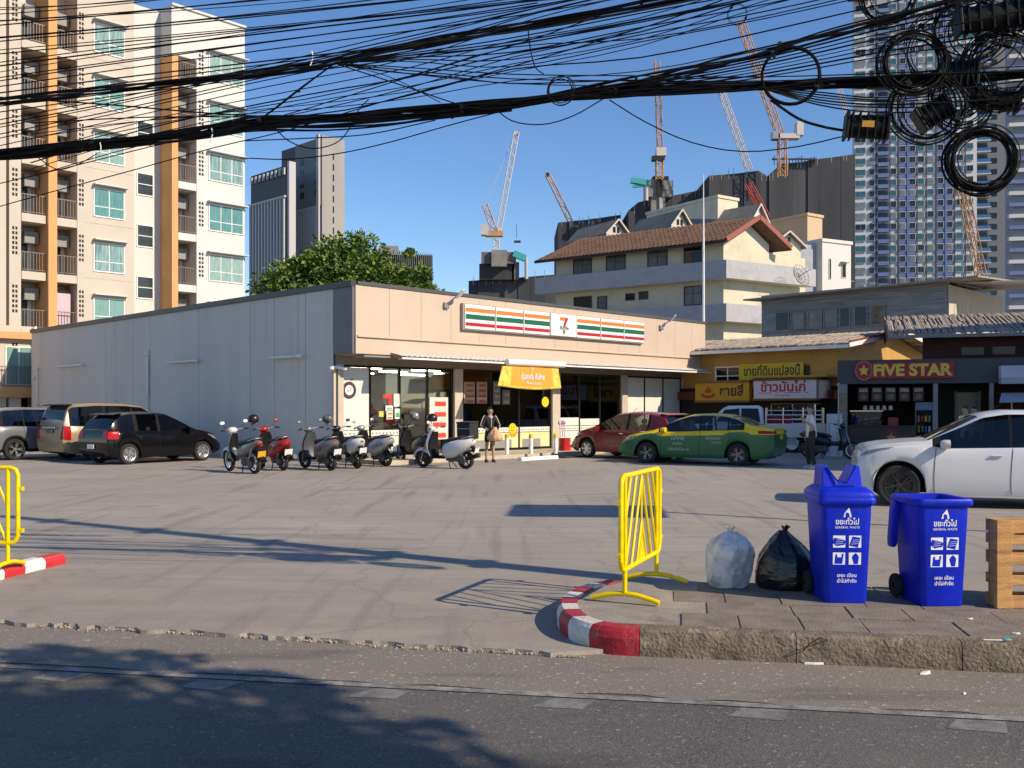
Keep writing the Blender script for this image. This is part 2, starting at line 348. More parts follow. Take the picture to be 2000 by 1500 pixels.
# ------------------------------------------------------------------ right pavement with kerb
KR = mat('red_kerb_paint', (.36, .012, .022), .55, var=.25, vs=9, dirt=(.20, .14, .12, .75), ds=5, bump=.35, bs=40)
KW = mat('white_kerb_paint', (.60, .57, .52), .6, var=.15, vs=9, dirt=(.22, .19, .16, .8), ds=4, bump=.35, bs=40)
KC = mat('rough_kerb_concrete', (.175, .135, .095), .92, var=.4, vs=7, dirt=(.42, .34, .23, .7), ds=9, bump=.9, bs=45)
PAVE = mat('pavement_concrete', (.30, .26, .215), .88, var=.25, vs=3, dirt=(.10, .085, .07, .8), ds=2.2, bump=.45, bs=70)
SLAB = mat('paving_slab', (.205, .170, .138), .88, var=.3, vs=5, dirt=(.24, .20, .16, .6), ds=3, bump=.5, bs=60)
KH = .15
nose = [(.86, 6.42), (.68, 6.46), (.53, 6.56), (.42, 6.74), (.36, 7.0), (.35, 7.3), (.40, 7.62), (.52, 7.92), (.66, 8.13), (.84, 8.3)]
nose = bez([(x, y, 0) for x, y in nose], 6)
fr0 = Vector((.86, 6.42, 0)); fr1 = fr0 + U * 14; bk0 = Vector((.84, 8.3, 0)); bk1 = bk0 + U * 14
nose0 = nose; nose = [Vector((p.x + (.08 if p.y < 8.1 else .05), min(max(p.y, 6.42 + .1), 8.22), 0)) for p in nose0]; fr1 = fr1 + V * .1; bk1 = bk1
pave = struct(MB().add([(p.x, p.y, KH - .012) for p in nose] + [(bk1.x, bk1.y, KH - .012), (fr1.x, fr1.y, KH - .012)] + [(p.x, p.y, -.04) for p in nose] + [(bk1.x, bk1.y, -.04), (fr1.x, fr1.y, -.04)],
    [tuple(range(len(nose) + 2))] + [(i, (i + 1) % (len(nose) + 2), len(nose) + 2 + (i + 1) % (len(nose) + 2), len(nose) + 2 + i) for i in range(len(nose) + 2)]).build('pavement', PAVE))
# painted kerb blocks round the nose
nose = nose0
def path_cut(path, a, b):
    out = []; d = 0
    for p, q in zip(path, path[1:]):
        L = (q - p).length
        for t in (a, b):
            if d <= t < d + L: out.append((t, p + (q - p) * ((t - d) / L)))
        if a < d < b: out.append((d, p.copy()))
        d += L
    out.sort(key=lambda e: e[0]); return [e[1] for e in out]
def kerb_block(path, wid, h, name, m, parent, side=1, z0=-.04, rgh=0.):
    rings = []; rnd = random.Random(len(path) + int(path[0].x * 1000))
    for i, p in enumerate(path):
        d = (path[min(i + 1, len(path) - 1)] - path[max(0, i - 1)]).normalized(); nrm = Vector((-d.y, d.x, 0)) * side
        j = lambda: rnd.uniform(-rgh, rgh)
        q = p + nrm * 0; rings.append([Vector((q.x - nrm.x * j(), q.y - nrm.y * j(), z0)), Vector((q.x - nrm.x * (.006 + j()), q.y - nrm.y * (.006 + j()), h * .55)), Vector((q.x + nrm.x * (.004 + abs(j())), q.y + nrm.y * (.004 + abs(j())), h - .028 + j() * .3)),
            Vector((q.x + nrm.x * (.03 + abs(j())), q.y + nrm.y * (.03 + abs(j())), h + j() * .3)), Vector((q.x + nrm.x * wid, q.y + nrm.y * wid, h)), Vector((q.x + nrm.x * wid, q.y + nrm.y * wid, z0))])
    return MB().loft(rings).build(name, m, parent, smooth=40 if rgh == 0 else None)
a = 0; i = 0; tot = sum((q - p).length for p, q in zip(nose, nose[1:]))
for L in (.36, .27, .27, .22, .26, .22, .26, .22, .26, .3):
    b = min(a + L, tot - .001)
    if b - a > .05: kerb_block(path_cut(nose, a + .002, b - .002), .15, KH + .004, 'kerb_block', KR if i % 2 == 0 else KW, pave, side=-1, rgh=.002)
    a = b; i += 1
# rough concrete kerb along the road
from mathutils import noise as mnoise
def rough_kerb(a, b, m, parent, seed):
    nu, nv = 64, 9; mb = MB(); nrm = V
    prof = [(0, -.04), (0, -.01), (-.002, .02), (0, .05), (0, .08), (.004, .11), (.012, .135), (.035, .152), (.10, .153), (.17, .152)]
    for i in range(nu + 1):
        p = a + (b - a) * (i / nu); q = Vector((p.x * 9, p.y * 9, 0))
        for j, (o, z) in enumerate(prof):
            e = 1.0 if j < 8 else .15
            d = (mnoise.fractal(Vector((p.x * 5, p.y * 5, z * 7 + 3)), .9, 2., 5) * .010 + max(0, mnoise.noise(Vector((p.x * 11, p.y * 11, z * 14)))) * .016 * (j > 3)) * e
            dz = mnoise.noise(Vector((p.x * 8, p.y * 8, 7.))) * .012 * (1 if 5 <= j <= 7 else .2)
            s = p + nrm * (o + d); mb.v.append((s.x, s.y, z + dz))
    n = len(prof)
    for i in range(nu):
        for j in range(n - 1): k = i * n + j; mb.f.append((k, k + n, k + n + 1, k + 1)); mb.mi.append(0)
    return mb.build('kerb_block', m, parent, smooth=30)
for k in range(7):
    a, b = fr0 + U * (k * 1.02 + .003), fr0 + U * (k * 1.02 + 1.017); P = [a + (b - a) * (j / 28) for j in range(29)]
    rough_kerb(a, b, KC, pave, k)
# paving slabs
rnd = random.Random(21)
for r_ in range(4):
    w_ = .42; u0 = .28 + (r_ % 2) * .22 - r_ * .03
    while u0 < 6.2:
        L = rnd.choice((.40, .42, .62)); c0 = fr0 + U * u0 + V * (.18 + r_ * (w_ + .007)); z = KH - .012 + rnd.uniform(0, .008); t = [rnd.uniform(-.003, .003) for _ in range(4)]
        pts = [c0, c0 + U * (L - .008), c0 + U * (L - .008) + V * w_, c0 + V * w_]
        lo = [(p.x, p.y, KH - .03) for p in pts]; hi = [(p.x, p.y, z + .006 + t[i]) for i, p in enumerate(pts)]
        MB().add(lo + hi, [(4, 5, 6, 7), (0, 1, 5, 4), (1, 2, 6, 5), (2, 3, 7, 6), (3, 0, 4, 7)]).build('paving_slab', SLAB, pave, bevel=.004)
        u0 += L
# left pavement with low painted kerb
lk = [gp(-110, 1168), gp(0, 1133), gp(70, 1115), gp(128, 1101)]; lk = bez(lk, 8)
lpv = struct(MB().add([(p.x - .02, p.y, .10) for p in lk] + [(-12, lk[-1].y + 1.2, .10), (-12, 9.0, .10)] + [(p.x - .02, p.y, -.04) for p in lk] + [(-12, lk[-1].y + 1.2, -.04), (-12, 9.0, -.04)],
    [tuple(range(len(lk) + 2))] + [(i, (i + 1) % (len(lk) + 2), len(lk) + 2 + (i + 1) % (len(lk) + 2), len(lk) + 2 + i) for i in range(len(lk) + 2)]).build('pavement', PAVE))
KR2 = mat('fresh_red_kerb_paint', (.55, .03, .035), .5, var=.12, vs=9, bump=.2, bs=40); KW2 = mat('fresh_white_kerb_paint', (.75, .72, .68), .5, var=.08, vs=9, bump=.2, bs=40)
tot = sum((q - p).length for p, q in zip(lk, lk[1:])); a = tot; i = 0
while a > .05:
    b = max(0.001, a - .30); kerb_block(path_cut(lk, b, a - .004), .14, .11, 'kerb_block', KR2 if i % 2 == 0 else KW2, lpv, side=1, rgh=.002); a = b; i += 1

# ------------------------------------------------------------------ yellow barriers
def barrier(label, loc, rz, W=1.15):
    t = thing('crowd_barrier', label, 'barrier', loc, rz, 'yellow steel barriers at the lot entrance'); zb, zt, r = .25, .97, .021; c = .07
    f = [(-W / 2, zb + c), (-W / 2, zt - c), (-W / 2 + .02, zt - .02), (-W / 2 + c, zt), (W / 2 - c, zt), (W / 2 - .02, zt - .02), (W / 2, zt - c), (W / 2, zb + c), (W / 2 - .02, zb + .02), (W / 2 - c, zb), (-W / 2 + c, zb), (-W / 2 + .02, zb + .02), (-W / 2, zb + c)]
    MB().tube([(x, 0, z) for x, z in f], r, 8).build('frame', YELLOW, t, smooth=50)
    for sx in (-1, 1):
        x = sx * (W / 2 - .1)
        MB().cyl((x, 0, .05), (x, 0, zt), .019, n=8).build('post', YELLOW, t, smooth=50)
        MB().tube([(x, -.27, .0 + .014), (x, -.2, .035), (x, -.1, .058), (x, 0, .065), (x, .1, .058), (x, .2, .035), (x, .27, .014)], .02, 8).build('foot', YELLOW, t, smooth=50)
        MB().box((sx * (W / 2 + .03), 0, zt - .2), (.05, .03, .035)).build('hinge_lug', YELLOW, t); MB().box((sx * (W / 2 + .03), 0, zb + .12), (.05, .03, .035)).build('hinge_lug', YELLOW, t)
    wi = W / 2 - .1; sl = 2.25
    for k in range(8):
        ap = zt + 1.05 - .36 * k
        for sx in (-1, 1):
            x0 = max(0, (ap - zt) / sl); x1 = min(wi, (ap - zb) / sl)
            if x1 - x0 > .03: MB().cyl((sx * x0, 0, ap - sl * x0), (sx * x1, 0, ap - sl * x1), .012, n=6).build('bar', YELLOW, t, smooth=50)
    MB().cyl((0, 0, zb), (0, 0, zt), .009, n=6).build('bar', YELLOW, t, smooth=50)
    MB().prism([(-.10, zb), (.10, zb), (0, zb + .22)], lambda a, b: (a, -.006, b), lambda a, b: (a, .006, b)).build('gusset_plate', YELLOW, t)
    return t
a, b = Vector((.84, 7.26, 0)), Vector((1.27, 8.26, 0)); d = b - a
barrier('yellow steel barrier on the red and white pavement corner', ((a.x + b.x) / 2, (a.y + b.y) / 2, KH), math.atan2(d.y, d.x), d.length + .06)
barrier('yellow steel barrier cut off by the left photo edge', (-4.78 - .52, 9.15, .10), R(176), 1.15)

# ------------------------------------------------------------------ wheelie bins
BLUE = mat('blue_bin_plastic', (.0, .022, .52), .42, var=.2, vs=3, dirt=(.03, .06, .30, .4), ds=9, bump=.08, bs=30, spec=.22)
PRINT = mat('white_print', (.82, .82, .84), .5, var=.03)
def rrect(hx, hy, r, z, n=4, cx=0, cy=0):
    out = []
    for (sx, sy, a0) in ((1, 1, 0), (-1, 1, 90), (-1, -1, 180), (1, -1, 270)):
        for k in range(n + 1):
            a = R(a0 + 90 * k / n); out.append(Vector((cx + sx * (hx - r) + r * math.cos(a), cy + sy * (hy - r) + r * math.sin(a), z)))
    return out
def bin_(label, loc, rz, openlid):
    t = thing('wheelie_bin', label, 'bin', loc, rz, 'blue wheelie bins on the pavement'); H = .80
    prof = [(.155, .19, .0), (.162, .197, .012), (.19, .225, H * .86), (.193, .228, H)]
    body = MB().loft([rrect(a, b, .045, z, 4, 0, .0) for a, b, z in prof], cap=not openlid)
    if openlid:
        body.loft([rrect(a - .008, b - .008, .04, max(z, .02), 4) for a, b, z in prof][::-1], cap=False); body.add([tuple(p) for p in rrect(.165, .20, .045, .004)], [tuple(range(20))])
    bo = body.build('body', BLUE, t, smooth=40)
    rim = MB(); ro = [rrect(.20, .235, .05, H - .05), rrect(.218, .253, .05, H - .035), rrect(.22, .255, .05, H), rrect(.212, .247, .05, H + .012), rrect(.19, .22, .04, H + .008), rrect(.185, .216, .04, H - .06)]
    rim.loft(ro, cap=False).build('rim', BLUE, t, smooth=50)
    MB().bar((-.17, .275, H - .01), (.17, .275, H - .01), .03).build('handle', BLUE, t, bevel=.008)
    for sx in (-1, 1):
        w_ = link('wheel', MB().lathe([(.02, -.02), (.085, -.022), (.092, -.012), (.092, .012), (.085, .022), (.02, .02)], 18, Matrix.Rotation(R(90), 4, 'Z')).mesh('wheel', RUBBER, 50), t, (sx * .19, .18, .094))
    MB().cyl((-.2, .19, .094), (.2, .19, .094), .012).build('axle', STEEL, t)
    if not openlid:
        lid = MB(); lid.loft([rrect(.212, .25, .05, H + .0), rrect(.214, .252, .05, H + .03), rrect(.20, .24, .06, H + .055), rrect(.17, .19, .06, H + .085)])
        lo = lid.build('lid', BLUE, t, smooth=40)
        hd = MB()
        # hood: two tall side peaks with a V between them
        prof = [(-.155, .0), (-.145, .17), (-.11, .18), (-.035, .045), (.035, .045), (.11, .18), (.145, .17), (.155, .0)]
        hd.prism(prof, lambda a, b: (a, -.11 + b * .25, H + .07 + b), lambda a, b: (a, .15 - b * .1, H + .07 + b))
        hd.build('lid_hood', BLUE, lo, bevel=.008)
        MB().bar((-.08, -.145, H + .098), (.08, -.145, H + .098), .02, .02).build('hinge_bar', BLUE, lo, bevel=.005)
        for sx in (-1, 1): MB().bar((sx * .035, -.118, H + .115), (sx * .115, -.075, H + .235), .012).build('lid_rib', BLUE, lo)
    else:
        lo = MB().loft([rrect(.17, .05, .03, -.012), rrect(.18, .055, .03, 0), rrect(.18, .055, .03, .02), rrect(.15, .04, .03, .03)]).build('lid', BLUE, t, smooth=40)
        lo.location = (-.218, .15, H - .22); lo.rotation_euler = (0, R(-86), 0)
        MB().box((-.01, -.2, H - .02), (.05, .02, .05), (.3, 0, .2)).build('paper_scrap', PRINT, t)
    # printed graphics on the front face (leaning back with the taper)
    sk = -.0414                                         # y per z of the front face
    def fy(z): return -.1986 + sk * (z - .012)
    lean = -math.atan(sk)
    def ptext(s, size, z, width, nm='lettering', bold=0.004):
        o = lettering(s, size, PRINT, bo, (0, fy(z), z), width, nm, .0008, bold); o.rotation_euler = (R(90) - math.atan(.0413) * -1, 0, 0); return o
    ptext('ขยะทั่วไป', .06, .625, .175, bold=.001); ptext('GENERAL WASTE', .024, .583, .185, bold=.0)
    ptext('เลอะ เปื้อน', .036, .215, .145, bold=.0005); ptext('นำไปกำจัด', .036, .172, .145, bold=.0005)
    # emblem: tilted hand-like drop
    MB().prism([(-.03, 0), (-.022, .035), (0, .06), (.01, .075), (.018, .055), (.028, .02), (.03, 0), (.018, 0), (.012, .03), (-.004, .04), (-.016, .03), (-.014, .005)], lambda a, b: (a, fy(.66 + b) - .001, .66 + b), lambda a, b: (a, fy(.66 + b) + .002, .66 + b)).build('emblem', PRINT, bo)
    for ix, sx in enumerate((-1, 1)):
        for iz, zc in enumerate((.475, .345)):
            s_ = .046; xc = sx * .06
            pl = MB().prism([(xc - s_, zc - s_), (xc + s_, zc - s_), (xc + s_, zc + s_), (xc - s_, zc + s_)], lambda a, b: (a, fy(b) - .0005, b), lambda a, b: (a, fy(b) + .002, b)).build('pictogram', PRINT, bo)
            k = ix * 2 + iz; q = []
            if k == 0: q = [[(-.05, -.01), (-.02, -.035), (.04, -.025), (.05, .005), (.02, .02), (-.04, .03)], ]
            elif k == 2: q = [[(-.045, -.03), (.02, -.045), (.04, .03), (-.02, .04)]]
            elif k == 1: q = [[(-.035, -.04), (.025, -.04), (.035, .04), (.02, .035), (.018, .01), (-.012, .01), (-.014, .035), (-.028, .03)]]
            else: q = [[(-.008, -.042), (.022, -.042), (.03, .012), (.02, .03), (.004, .044), (-.012, .03), (-.024, .012)]]
            for pg in q:
                MB().prism([(xc + a_, zc + b_) for a_, b_ in pg], lambda a, b: (a, fy(b) - .0012, b), lambda a, b: (a, fy(b) + .001, b)).build('pictogram_shape', BLUE, pl)
            if k in (0, 2):
                for j in range(3):
                    MB().prism([(xc - .03 + .006 * j, zc - .02 + .016 * j), (xc + .03, zc - .014 + .014 * j), (xc + .03, zc - .0115 + .014 * j), (xc - .03 + .006 * j, zc - .0175 + .016 * j)], lambda a, b: (a, fy(b) - .0018, b), lambda a, b: (a, fy(b) - .0005, b)).build('pictogram_line', PRINT, pl)
    return t
bin_('closed blue wheelie bin with peaked lid beside the black bag', (2.56, 7.47, KH), R(-2), False)
bin_('open blue wheelie bin with its lid hanging down, beside the pallet', (3.235, 7.36, KH), R(3), True)

# ------------------------------------------------------------------ bags, pallet, litter
def bag(name, label, loc, prof, m, seed, extra=None, fold=.04):
    t = thing(name, label, 'rubbish bag', loc, 0); rnd = random.Random(seed); n = 40; rings = []; ph = [rnd.uniform(0, 6) for _ in range(8)]
    Z = prof[-1][0]; steps = 34
    for j in range(steps + 1):
        z = Z * j / steps; r = smooth_tab([(a, b) for a, b in prof], z, .03); ring = []
        for k in range(n):
            th = 2 * math.pi * k / n
            g = 1 + .05 * math.sin(2 * th + ph[0] + z * 5) + .05 * math.sin(3 * th + ph[1] - z * 8) + fold * (.5 + z / Z) * math.sin(9 * th + ph[2] + z * 9 + 1.5 * math.sin(z * 14)) * .8 + fold * .6 * math.sin(17 * th + ph[3] - z * 21) + rnd.uniform(-.014, .014)
            ring.append(Vector((r * g * math.cos(th) + .015 * math.sin(z * 9 + ph[4]), r * g * math.sin(th) * .9, z + (.012 * math.sin(5 * th + ph[5]) if 0 < j < steps else 0))))
        rings.append(ring)
    MB().loft(rings).build('bag', m, t, smooth=70)
    kn = MB()
    for k in range(5):
        a = rnd.uniform(0, 6.28); kn.tube([(0, 0, Z - .02), (math.cos(a) * .02, math.sin(a) * .02, Z + .02), (math.cos(a) * .045, math.sin(a) * .045, Z + .03 + rnd.uniform(0, .02))], [.012, .014, .006], 6)
    kn.build('knot', m, t, smooth=60); return t
BB = mat('black_bag_film', (.010, .010, .011), .24, var=.2, bump=.9, bs=9, spec=.7)
m, n, l, b = nodes_mat('clear_bag_film'); g = n.new('ShaderNodeTexCoord').outputs['Object']
c = ramp(n, l, nn(n, l, g, 6, 4, .6), .35, (.50, .44, .38), .65, (.90, .82, .73)); vo = n.new('ShaderNodeTexVoronoi'); vo.inputs['Scale'].default_value = 9; l.new(g, vo.inputs['Vector'])
c = mixc(n, l, .34, c, vo.outputs['Color']); c = mixc(n, l, ramp(n, l, nn(n, l, g, 3.5, 3), .55, (0, 0, 0), .66, (.75, .75, .75)), c, (.72, .40, .36)); c = mixc(n, l, ramp(n, l, nn(n, l, g, 4.2, 3, sc=(1, 1, .6)), .56, (0, 0, 0), .63, (.6, .6, .6)), c, (.22, .21, .22))
hs = n.new('ShaderNodeHueSaturation'); hs.inputs['Saturation'].default_value = .3; l.new(c, hs.inputs['Color'])
l.new(hs.outputs[0], b.inputs['Base Color']); b.inputs['Roughness'].default_value = .3; b.inputs['Coat Weight'].default_value = .5; bumpn(n, l, b, [(nn(n, l, g, 14, 5, .65), .8, .02)])
bag('rubbish_bag', 'clear plastic rubbish bag full of mixed waste, left of black bag', (1.82, 7.98, KH), [(0, .13), (.02, .155), (.12, .175), (.28, .195), (.36, .175), (.42, .10), (.455, .02)], MATS['clear_bag_film'], 3, fold=.045)
bag('rubbish_bag', 'shiny black rubbish bag slumped against the closed blue bin', (2.27, 7.92, KH), [(0, .19), (.02, .225), (.12, .24), (.25, .215), (.36, .14), (.44, .06), (.475, .02)], BB, 8, fold=.05)
WOOD = mat('orange_pallet_wood', (.60, .31, .11), .7, var=.3, vs=5, stretch=(1, 1, 6), dirt=(.20, .09, .03, .6), ds=3, bump=.3, bs=40)
pl = thing('pallet', 'orange wooden pallet standing on its edge by the open bin', 'pallet', (4.03, 7.16, KH), R(-4))
for y0 in (-.075, .075):
    for i, z in enumerate((.0, .17, .32, .47, .56)):
        MB().bx(-.42, .40, y0 - .011, y0 + .011, z + .0, z + (.075 if i % 2 else .095)).build('slat', WOOD, pl, bevel=.003)
for x in (-.36, .0, .34): MB().bx(x - .05, x + .05, -.064, .064, .0, .655).build('stringer', WOOD, pl, bevel=.004)
for x in (-.36, .34): MB().bx(x - .055, x + .055, -.104, -.0865, 0, .66).build('end_board', WOOD, pl, bevel=.003)
LIT = mat('litter_paper', (.75, .74, .70), .7, var=.1)
def scrap(label, p, s, rz, m=LIT, nm='litter_scrap'):
    rnd = random.Random(int(p[0] * 977)); n = 8; pts = [(math.cos(6.283 * k / n) * s[0] * rnd.uniform(.6, 1), math.sin(6.283 * k / n) * s[1] * rnd.uniform(.6, 1)) for k in range(n)]
    o = MB().prism(pts, lambda a, b: (a, b, 0), lambda a, b: (a * .9, b * .9, s[2] + .3 * a * s[2] / s[0])).build(nm, m); o.location = p; o.rotation_euler = (0, 0, rz)
    return tag(o, label, 'litter', 'litter on the pavement and gutter')
scrap('pale paper scrap in the gutter below the red kerb end', gp(1350, 1285, -.03), (.03, .015, .008), .3)
scrap('long crumpled white scrap at the foot of the rough kerb', gp(1590, 1297, -.03), (.10, .015, .012), -.1)
scrap('crumpled white scrap on the asphalt below the open bin', gp(1807, 1316, -.03), (.045, .02, .014), .4)
scrap('small white scrap farthest out on the asphalt at right', gp(1884, 1355, -.03), (.02, .010, .006), .9)
scrap('small white scrap on the paving in front of the open bin', gp(1895, 1209, .155), (.025, .014, .006), .2)
scrap('white scrap at the pavement edge by the right photo border', gp(1984, 1238, .155), (.04, .014, .008), -.2)
st = thing('plastic_stick', 'white plastic stick with a teal tip at the kerb edge', 'litter', gp(1948, 1252, .158), R(-6))
MB().cyl((-.085, 0, .006), (.04, 0, .006), .004, n=6).build('stick', LIT, st); MB().sph((.06, 0, .01), (.028, .014, .009)).build('tip', mat('teal_plastic', (.05, .42, .42), .4), st)
tw = thing('dry_twig', 'thin dark dry vine tangled over the rough kerb', 'twig', (0, 0, 0))
for P in ([(1600, 1245, .155), (1640, 1262, .06), (1690, 1290, -.02), (1720, 1300, -.03)], [(1560, 1285, -.02), (1575, 1262, .09), (1600, 1245, .157)], [(1590, 1283, -.02), (1580, 1268, .06), (1600, 1290, -.03), (1650, 1298, -.03)]):
    MB().tube(bez([gp(*p) + Vector((0, -.02, .006)) for p in P], 8), .0035, 5).build('stem', mat('dry_stem', (.03, .022, .016), .9), tw)

# ------------------------------------------------------------------ cars
def paint(name, rgb, rough=.35, metal=0., coat=.45): return mat(name, rgb, rough, metal, var=.04, vs=1.5, coat=coat)
RIM = mat('silver_alloy', (.55, .55, .56), .28, .9, var=.08); RIMD = mat('dark_alloy', (.05, .05, .052), .3, .8, var=.1)
INNER = mat('wheel_well_black', (.006, .006, .006), .9, var=.1)
TRIM = mat('black_trim', (.012, .012, .013), .85, var=.15, spec=.2)
def wheel(parent, x, y, r, wd, spokes, rimm, side, dark=RIMD):
    w_ = link('wheel', MB().lathe([(r * .66, -wd / 2 * .9), (r * .9, -wd / 2), (r * .985, -wd / 2 * .7), (r, -wd / 2 * .35), (r, wd / 2 * .35), (r * .985, wd / 2 * .7), (r * .9, wd / 2), (r * .66, wd / 2 * .9)], 32).mesh('tyre', RUBBER, 40), parent, (x, y, r))
    o = side * wd / 2
    MB().lathe([(r * .68, -wd / 2 * .8), (r * .68, o * .96), (r * .62, o * .9), (r * .60, o * .2), (.01, o * .15)], 32).build('rim', [dark if spokes[1] else rimm], w_, smooth=40)
    sp = MB(); n = spokes[0]
    for k in range(n):
        a = 2 * math.pi * k / n
        for da in ((-.16, .16) if spokes[2] else (0,)):
            ca, sa = math.cos(a), math.sin(a); cb, sb = math.cos(a + da), math.sin(a + da)
            sp.bar((ca * r * .10, o * .80, sa * r * .10), (cb * r * .645, o * .93, sb * r * .645), r * (.075 if spokes[2] else .17), .02, up=(0, 1, 0))
    sp.build('spokes', rimm, w_)
    MB().lathe([(.01, o * .6), (r * .17, o * .78), (r * .15, o * .92), (.005, o * .95)], 16).build('hub', rimm, w_, smooth=40)
    return w_

GLK = glass_mat('tinted_car_glass', refl=.02, clear=.30); GLC = glass_mat('light_car_glass', refl=.03, clear=.62)
CABIN = mat('cabin_dark', (.02, .02, .021), .8, var=.2); CSEAT = mat('car_seat_cloth', (.10, .095, .09), .85, var=.2)
def car(name, label, loc, head, c):
    DARKGLASS = c.get('glass', GLK)
    t = thing(name, label, c.get('cat', 'car'), loc, math.atan2(head[1], head[0]), c.get('group', 'cars parked on the lot'))
    L, W, wb, gc, r = c['L'], c['W'], c['wb'], c['gc'], c['r']; P = c['paint']; P2 = c.get('paint2', P)
    xf = c.get('xf', wb / 2 + .02); xr = xf - wb; ra = r * c.get('arch', 1.16); N = c.get('N', 96)
    tops, belts = c['top'], c['belt']; fr = c.get('fr', [0, .13, .42, .72, .93, 1.0]); half = L / 2
    def wid(x):
        k = W / 2
        a = max(0, (x - (half - .75)) / .75); k *= 1 - c.get('ft', .20) * a ** 2.4
        b = max(0, (-x - (half - .6)) / .6); k *= 1 - c.get('rt', .12) * b ** 2.4; return k
    def sect(x):
        wdt = wid(x); zb = gc + max(0, (abs(x) - (half - .5)) / .5) ** 2 * .07
        arch = False
        for xw in (xf, xr):
            if abs(x - xw) < ra: zb = max(zb, r * 1.02 + math.sqrt(ra * ra - (x - xw) ** 2) * 1.0 - .0)
        zs = smooth_tab(belts, x); zt = max(smooth_tab(tops, x, .05), zs + .012); dz = zt - zs
        ww = [.955, .99, 1.0, .992, .972, .935]
        pts = [(wdt * ww[j], zb + (zs - zb) * fr[j]) for j in range(6)]
        y6 = wdt * .935 - c.get('lean', .30) * dz * .9; pts.append((y6, zs + dz * .90)); y7 = y6 - .05 - .03 * min(1, dz * 3)
        pts.append((y7, zt - .012)); pts.append((y7 * .55, zt + .012)); pts.append((0, zt + .018))
        xs = []
        kf = max(0, (x - (half - .45)) / .45) ** 2; kr = max(0, (-x - (half - .4)) / .4) ** 2
        inf = c.get('inf', [.10, .02, 0, .03, .10, .15]); inr = c.get('inr', [.12, .04, 0, .02, .05, .07])
        for j in range(10):
            q = min(j, 5); xs.append(x - kf * inf[q] + kr * inr[q])
        return [Vector((xs[j], pts[j][0], pts[j][1])) for j in range(10)]
    X = [-half + L * i / N for i in range(N + 1)]; S = [sect(x) for x in X]
    grid = {}
    parts = {}
    def put(nm, mt, quad, key=None): parts.setdefault((nm, key), (MB(), mt))[0].add(quad, [(0, 1, 2, 3)])
    win = c['win']; ws = c['ws']; rw = c['rw']
    for i in range(N):
        xm = (X[i] + X[i + 1]) / 2
        for j in range(9):
            for sd in (1, -1):
                q = [S[i][j], S[i + 1][j], S[i + 1][j + 1], S[i][j + 1]]
                if sd < 0: q = [Vector((p.x, -p.y, p.z)) for p in q]
                nm, mt, key = 'body', P, None
                if j == 5:
                    for wi, (a, b) in enumerate(win):
                        if a < xm < b: nm, mt, key = 'window', DARKGLASS, (wi, sd)
                if j >= 7:
                    if ws[0] < xm < ws[1]: nm, mt = 'windscreen', DARKGLASS
                    if rw[0] < xm < rw[1]: nm, mt = 'rear_window', DARKGLASS
                if nm == 'body' and P2 is not P and (j <= c.get('p2row', 3)): nm, mt = 'lower_body', P2
                if nm == 'body' and j == 5 and any(a - .1 < xm < b + .1 for a, b in win): nm, mt, key = 'window_pillar', TRIM, (sum(1 for a, b in win if (a + b) / 2 < xm), sd)
                if nm in ('body', 'lower_body') and j == 0 and c.get('clad'): nm, mt = 'sill_cladding', TRIM
                put(nm, mt, q, key)
    for (s, e) in ((0, 1), (N, N)):
        sec = S[0] if s == 0 else S[N]
        for j in range(9):
            a, b = sec[j], sec[j + 1]; q = [a, b, Vector((b.x, -b.y, b.z)), Vector((a.x, -a.y, a.z))]
            nm, mt = ('lower_body', P2) if (P2 is not P and j <= c.get('p2row', 3)) else ('body', P)
            if c.get('bump') and j <= c['bump'] : nm, mt = 'lower_bumper', TRIM
            put(nm, mt, q)
    for (nm, key), (mb, mt) in parts.items():
        mb2 = MB(); idx = {}                               # weld
        for f in mb.f:
            g = []
            for k in f:
                v = mb.v[k]; kk = (round(v[0], 4), round(v[1], 4), round(v[2], 4))
                if kk not in idx: idx[kk] = len(mb2.v); mb2.v.append(v)
                g.append(idx[kk])
            g2 = [x for ii, x in enumerate(g) if x != g[ii - 1]]
            if len(g2) >= 3: mb2.f.append(tuple(g2)); mb2.mi.append(0)
        mb2.build(nm, mt, t, smooth=38)
    def near(x): return min(range(N + 1), key=lambda i: abs(X[i] - x))
    def surf(x, j, sd, off=0.): # interpolated point on the shell
        i = min(N - 1, max(0, int((x + half) / L * N))); f = (x - X[i]) / (X[i + 1] - X[i]); j0 = min(8, int(j)); fj = j - j0
        a = S[i][j0].lerp(S[i + 1][j0], f); b = S[i][j0 + 1].lerp(S[i + 1][j0 + 1], f); p = a.lerp(b, fj)
        return Vector((p.x, sd * (p.y + off), p.z))
    def patch(nm, mt, sd, x0, x1, j0, j1, off=.008, nx=6, nj=4, skew=0., parent=t):
        mb = MB(); G = [[surf(min(half, max(-half, x0 + (x1 - x0) * a / nx + skew * (b / nj))), j0 + (j1 - j0) * b / nj, sd, off) for b in range(nj + 1)] for a in range(nx + 1)]
        for a in range(nx):
            for b in range(nj): mb.quad(G[a][b], G[a + 1][b], G[a + 1][b + 1], G[a][b + 1])
        return mb.build(nm, mt, parent, smooth=60)
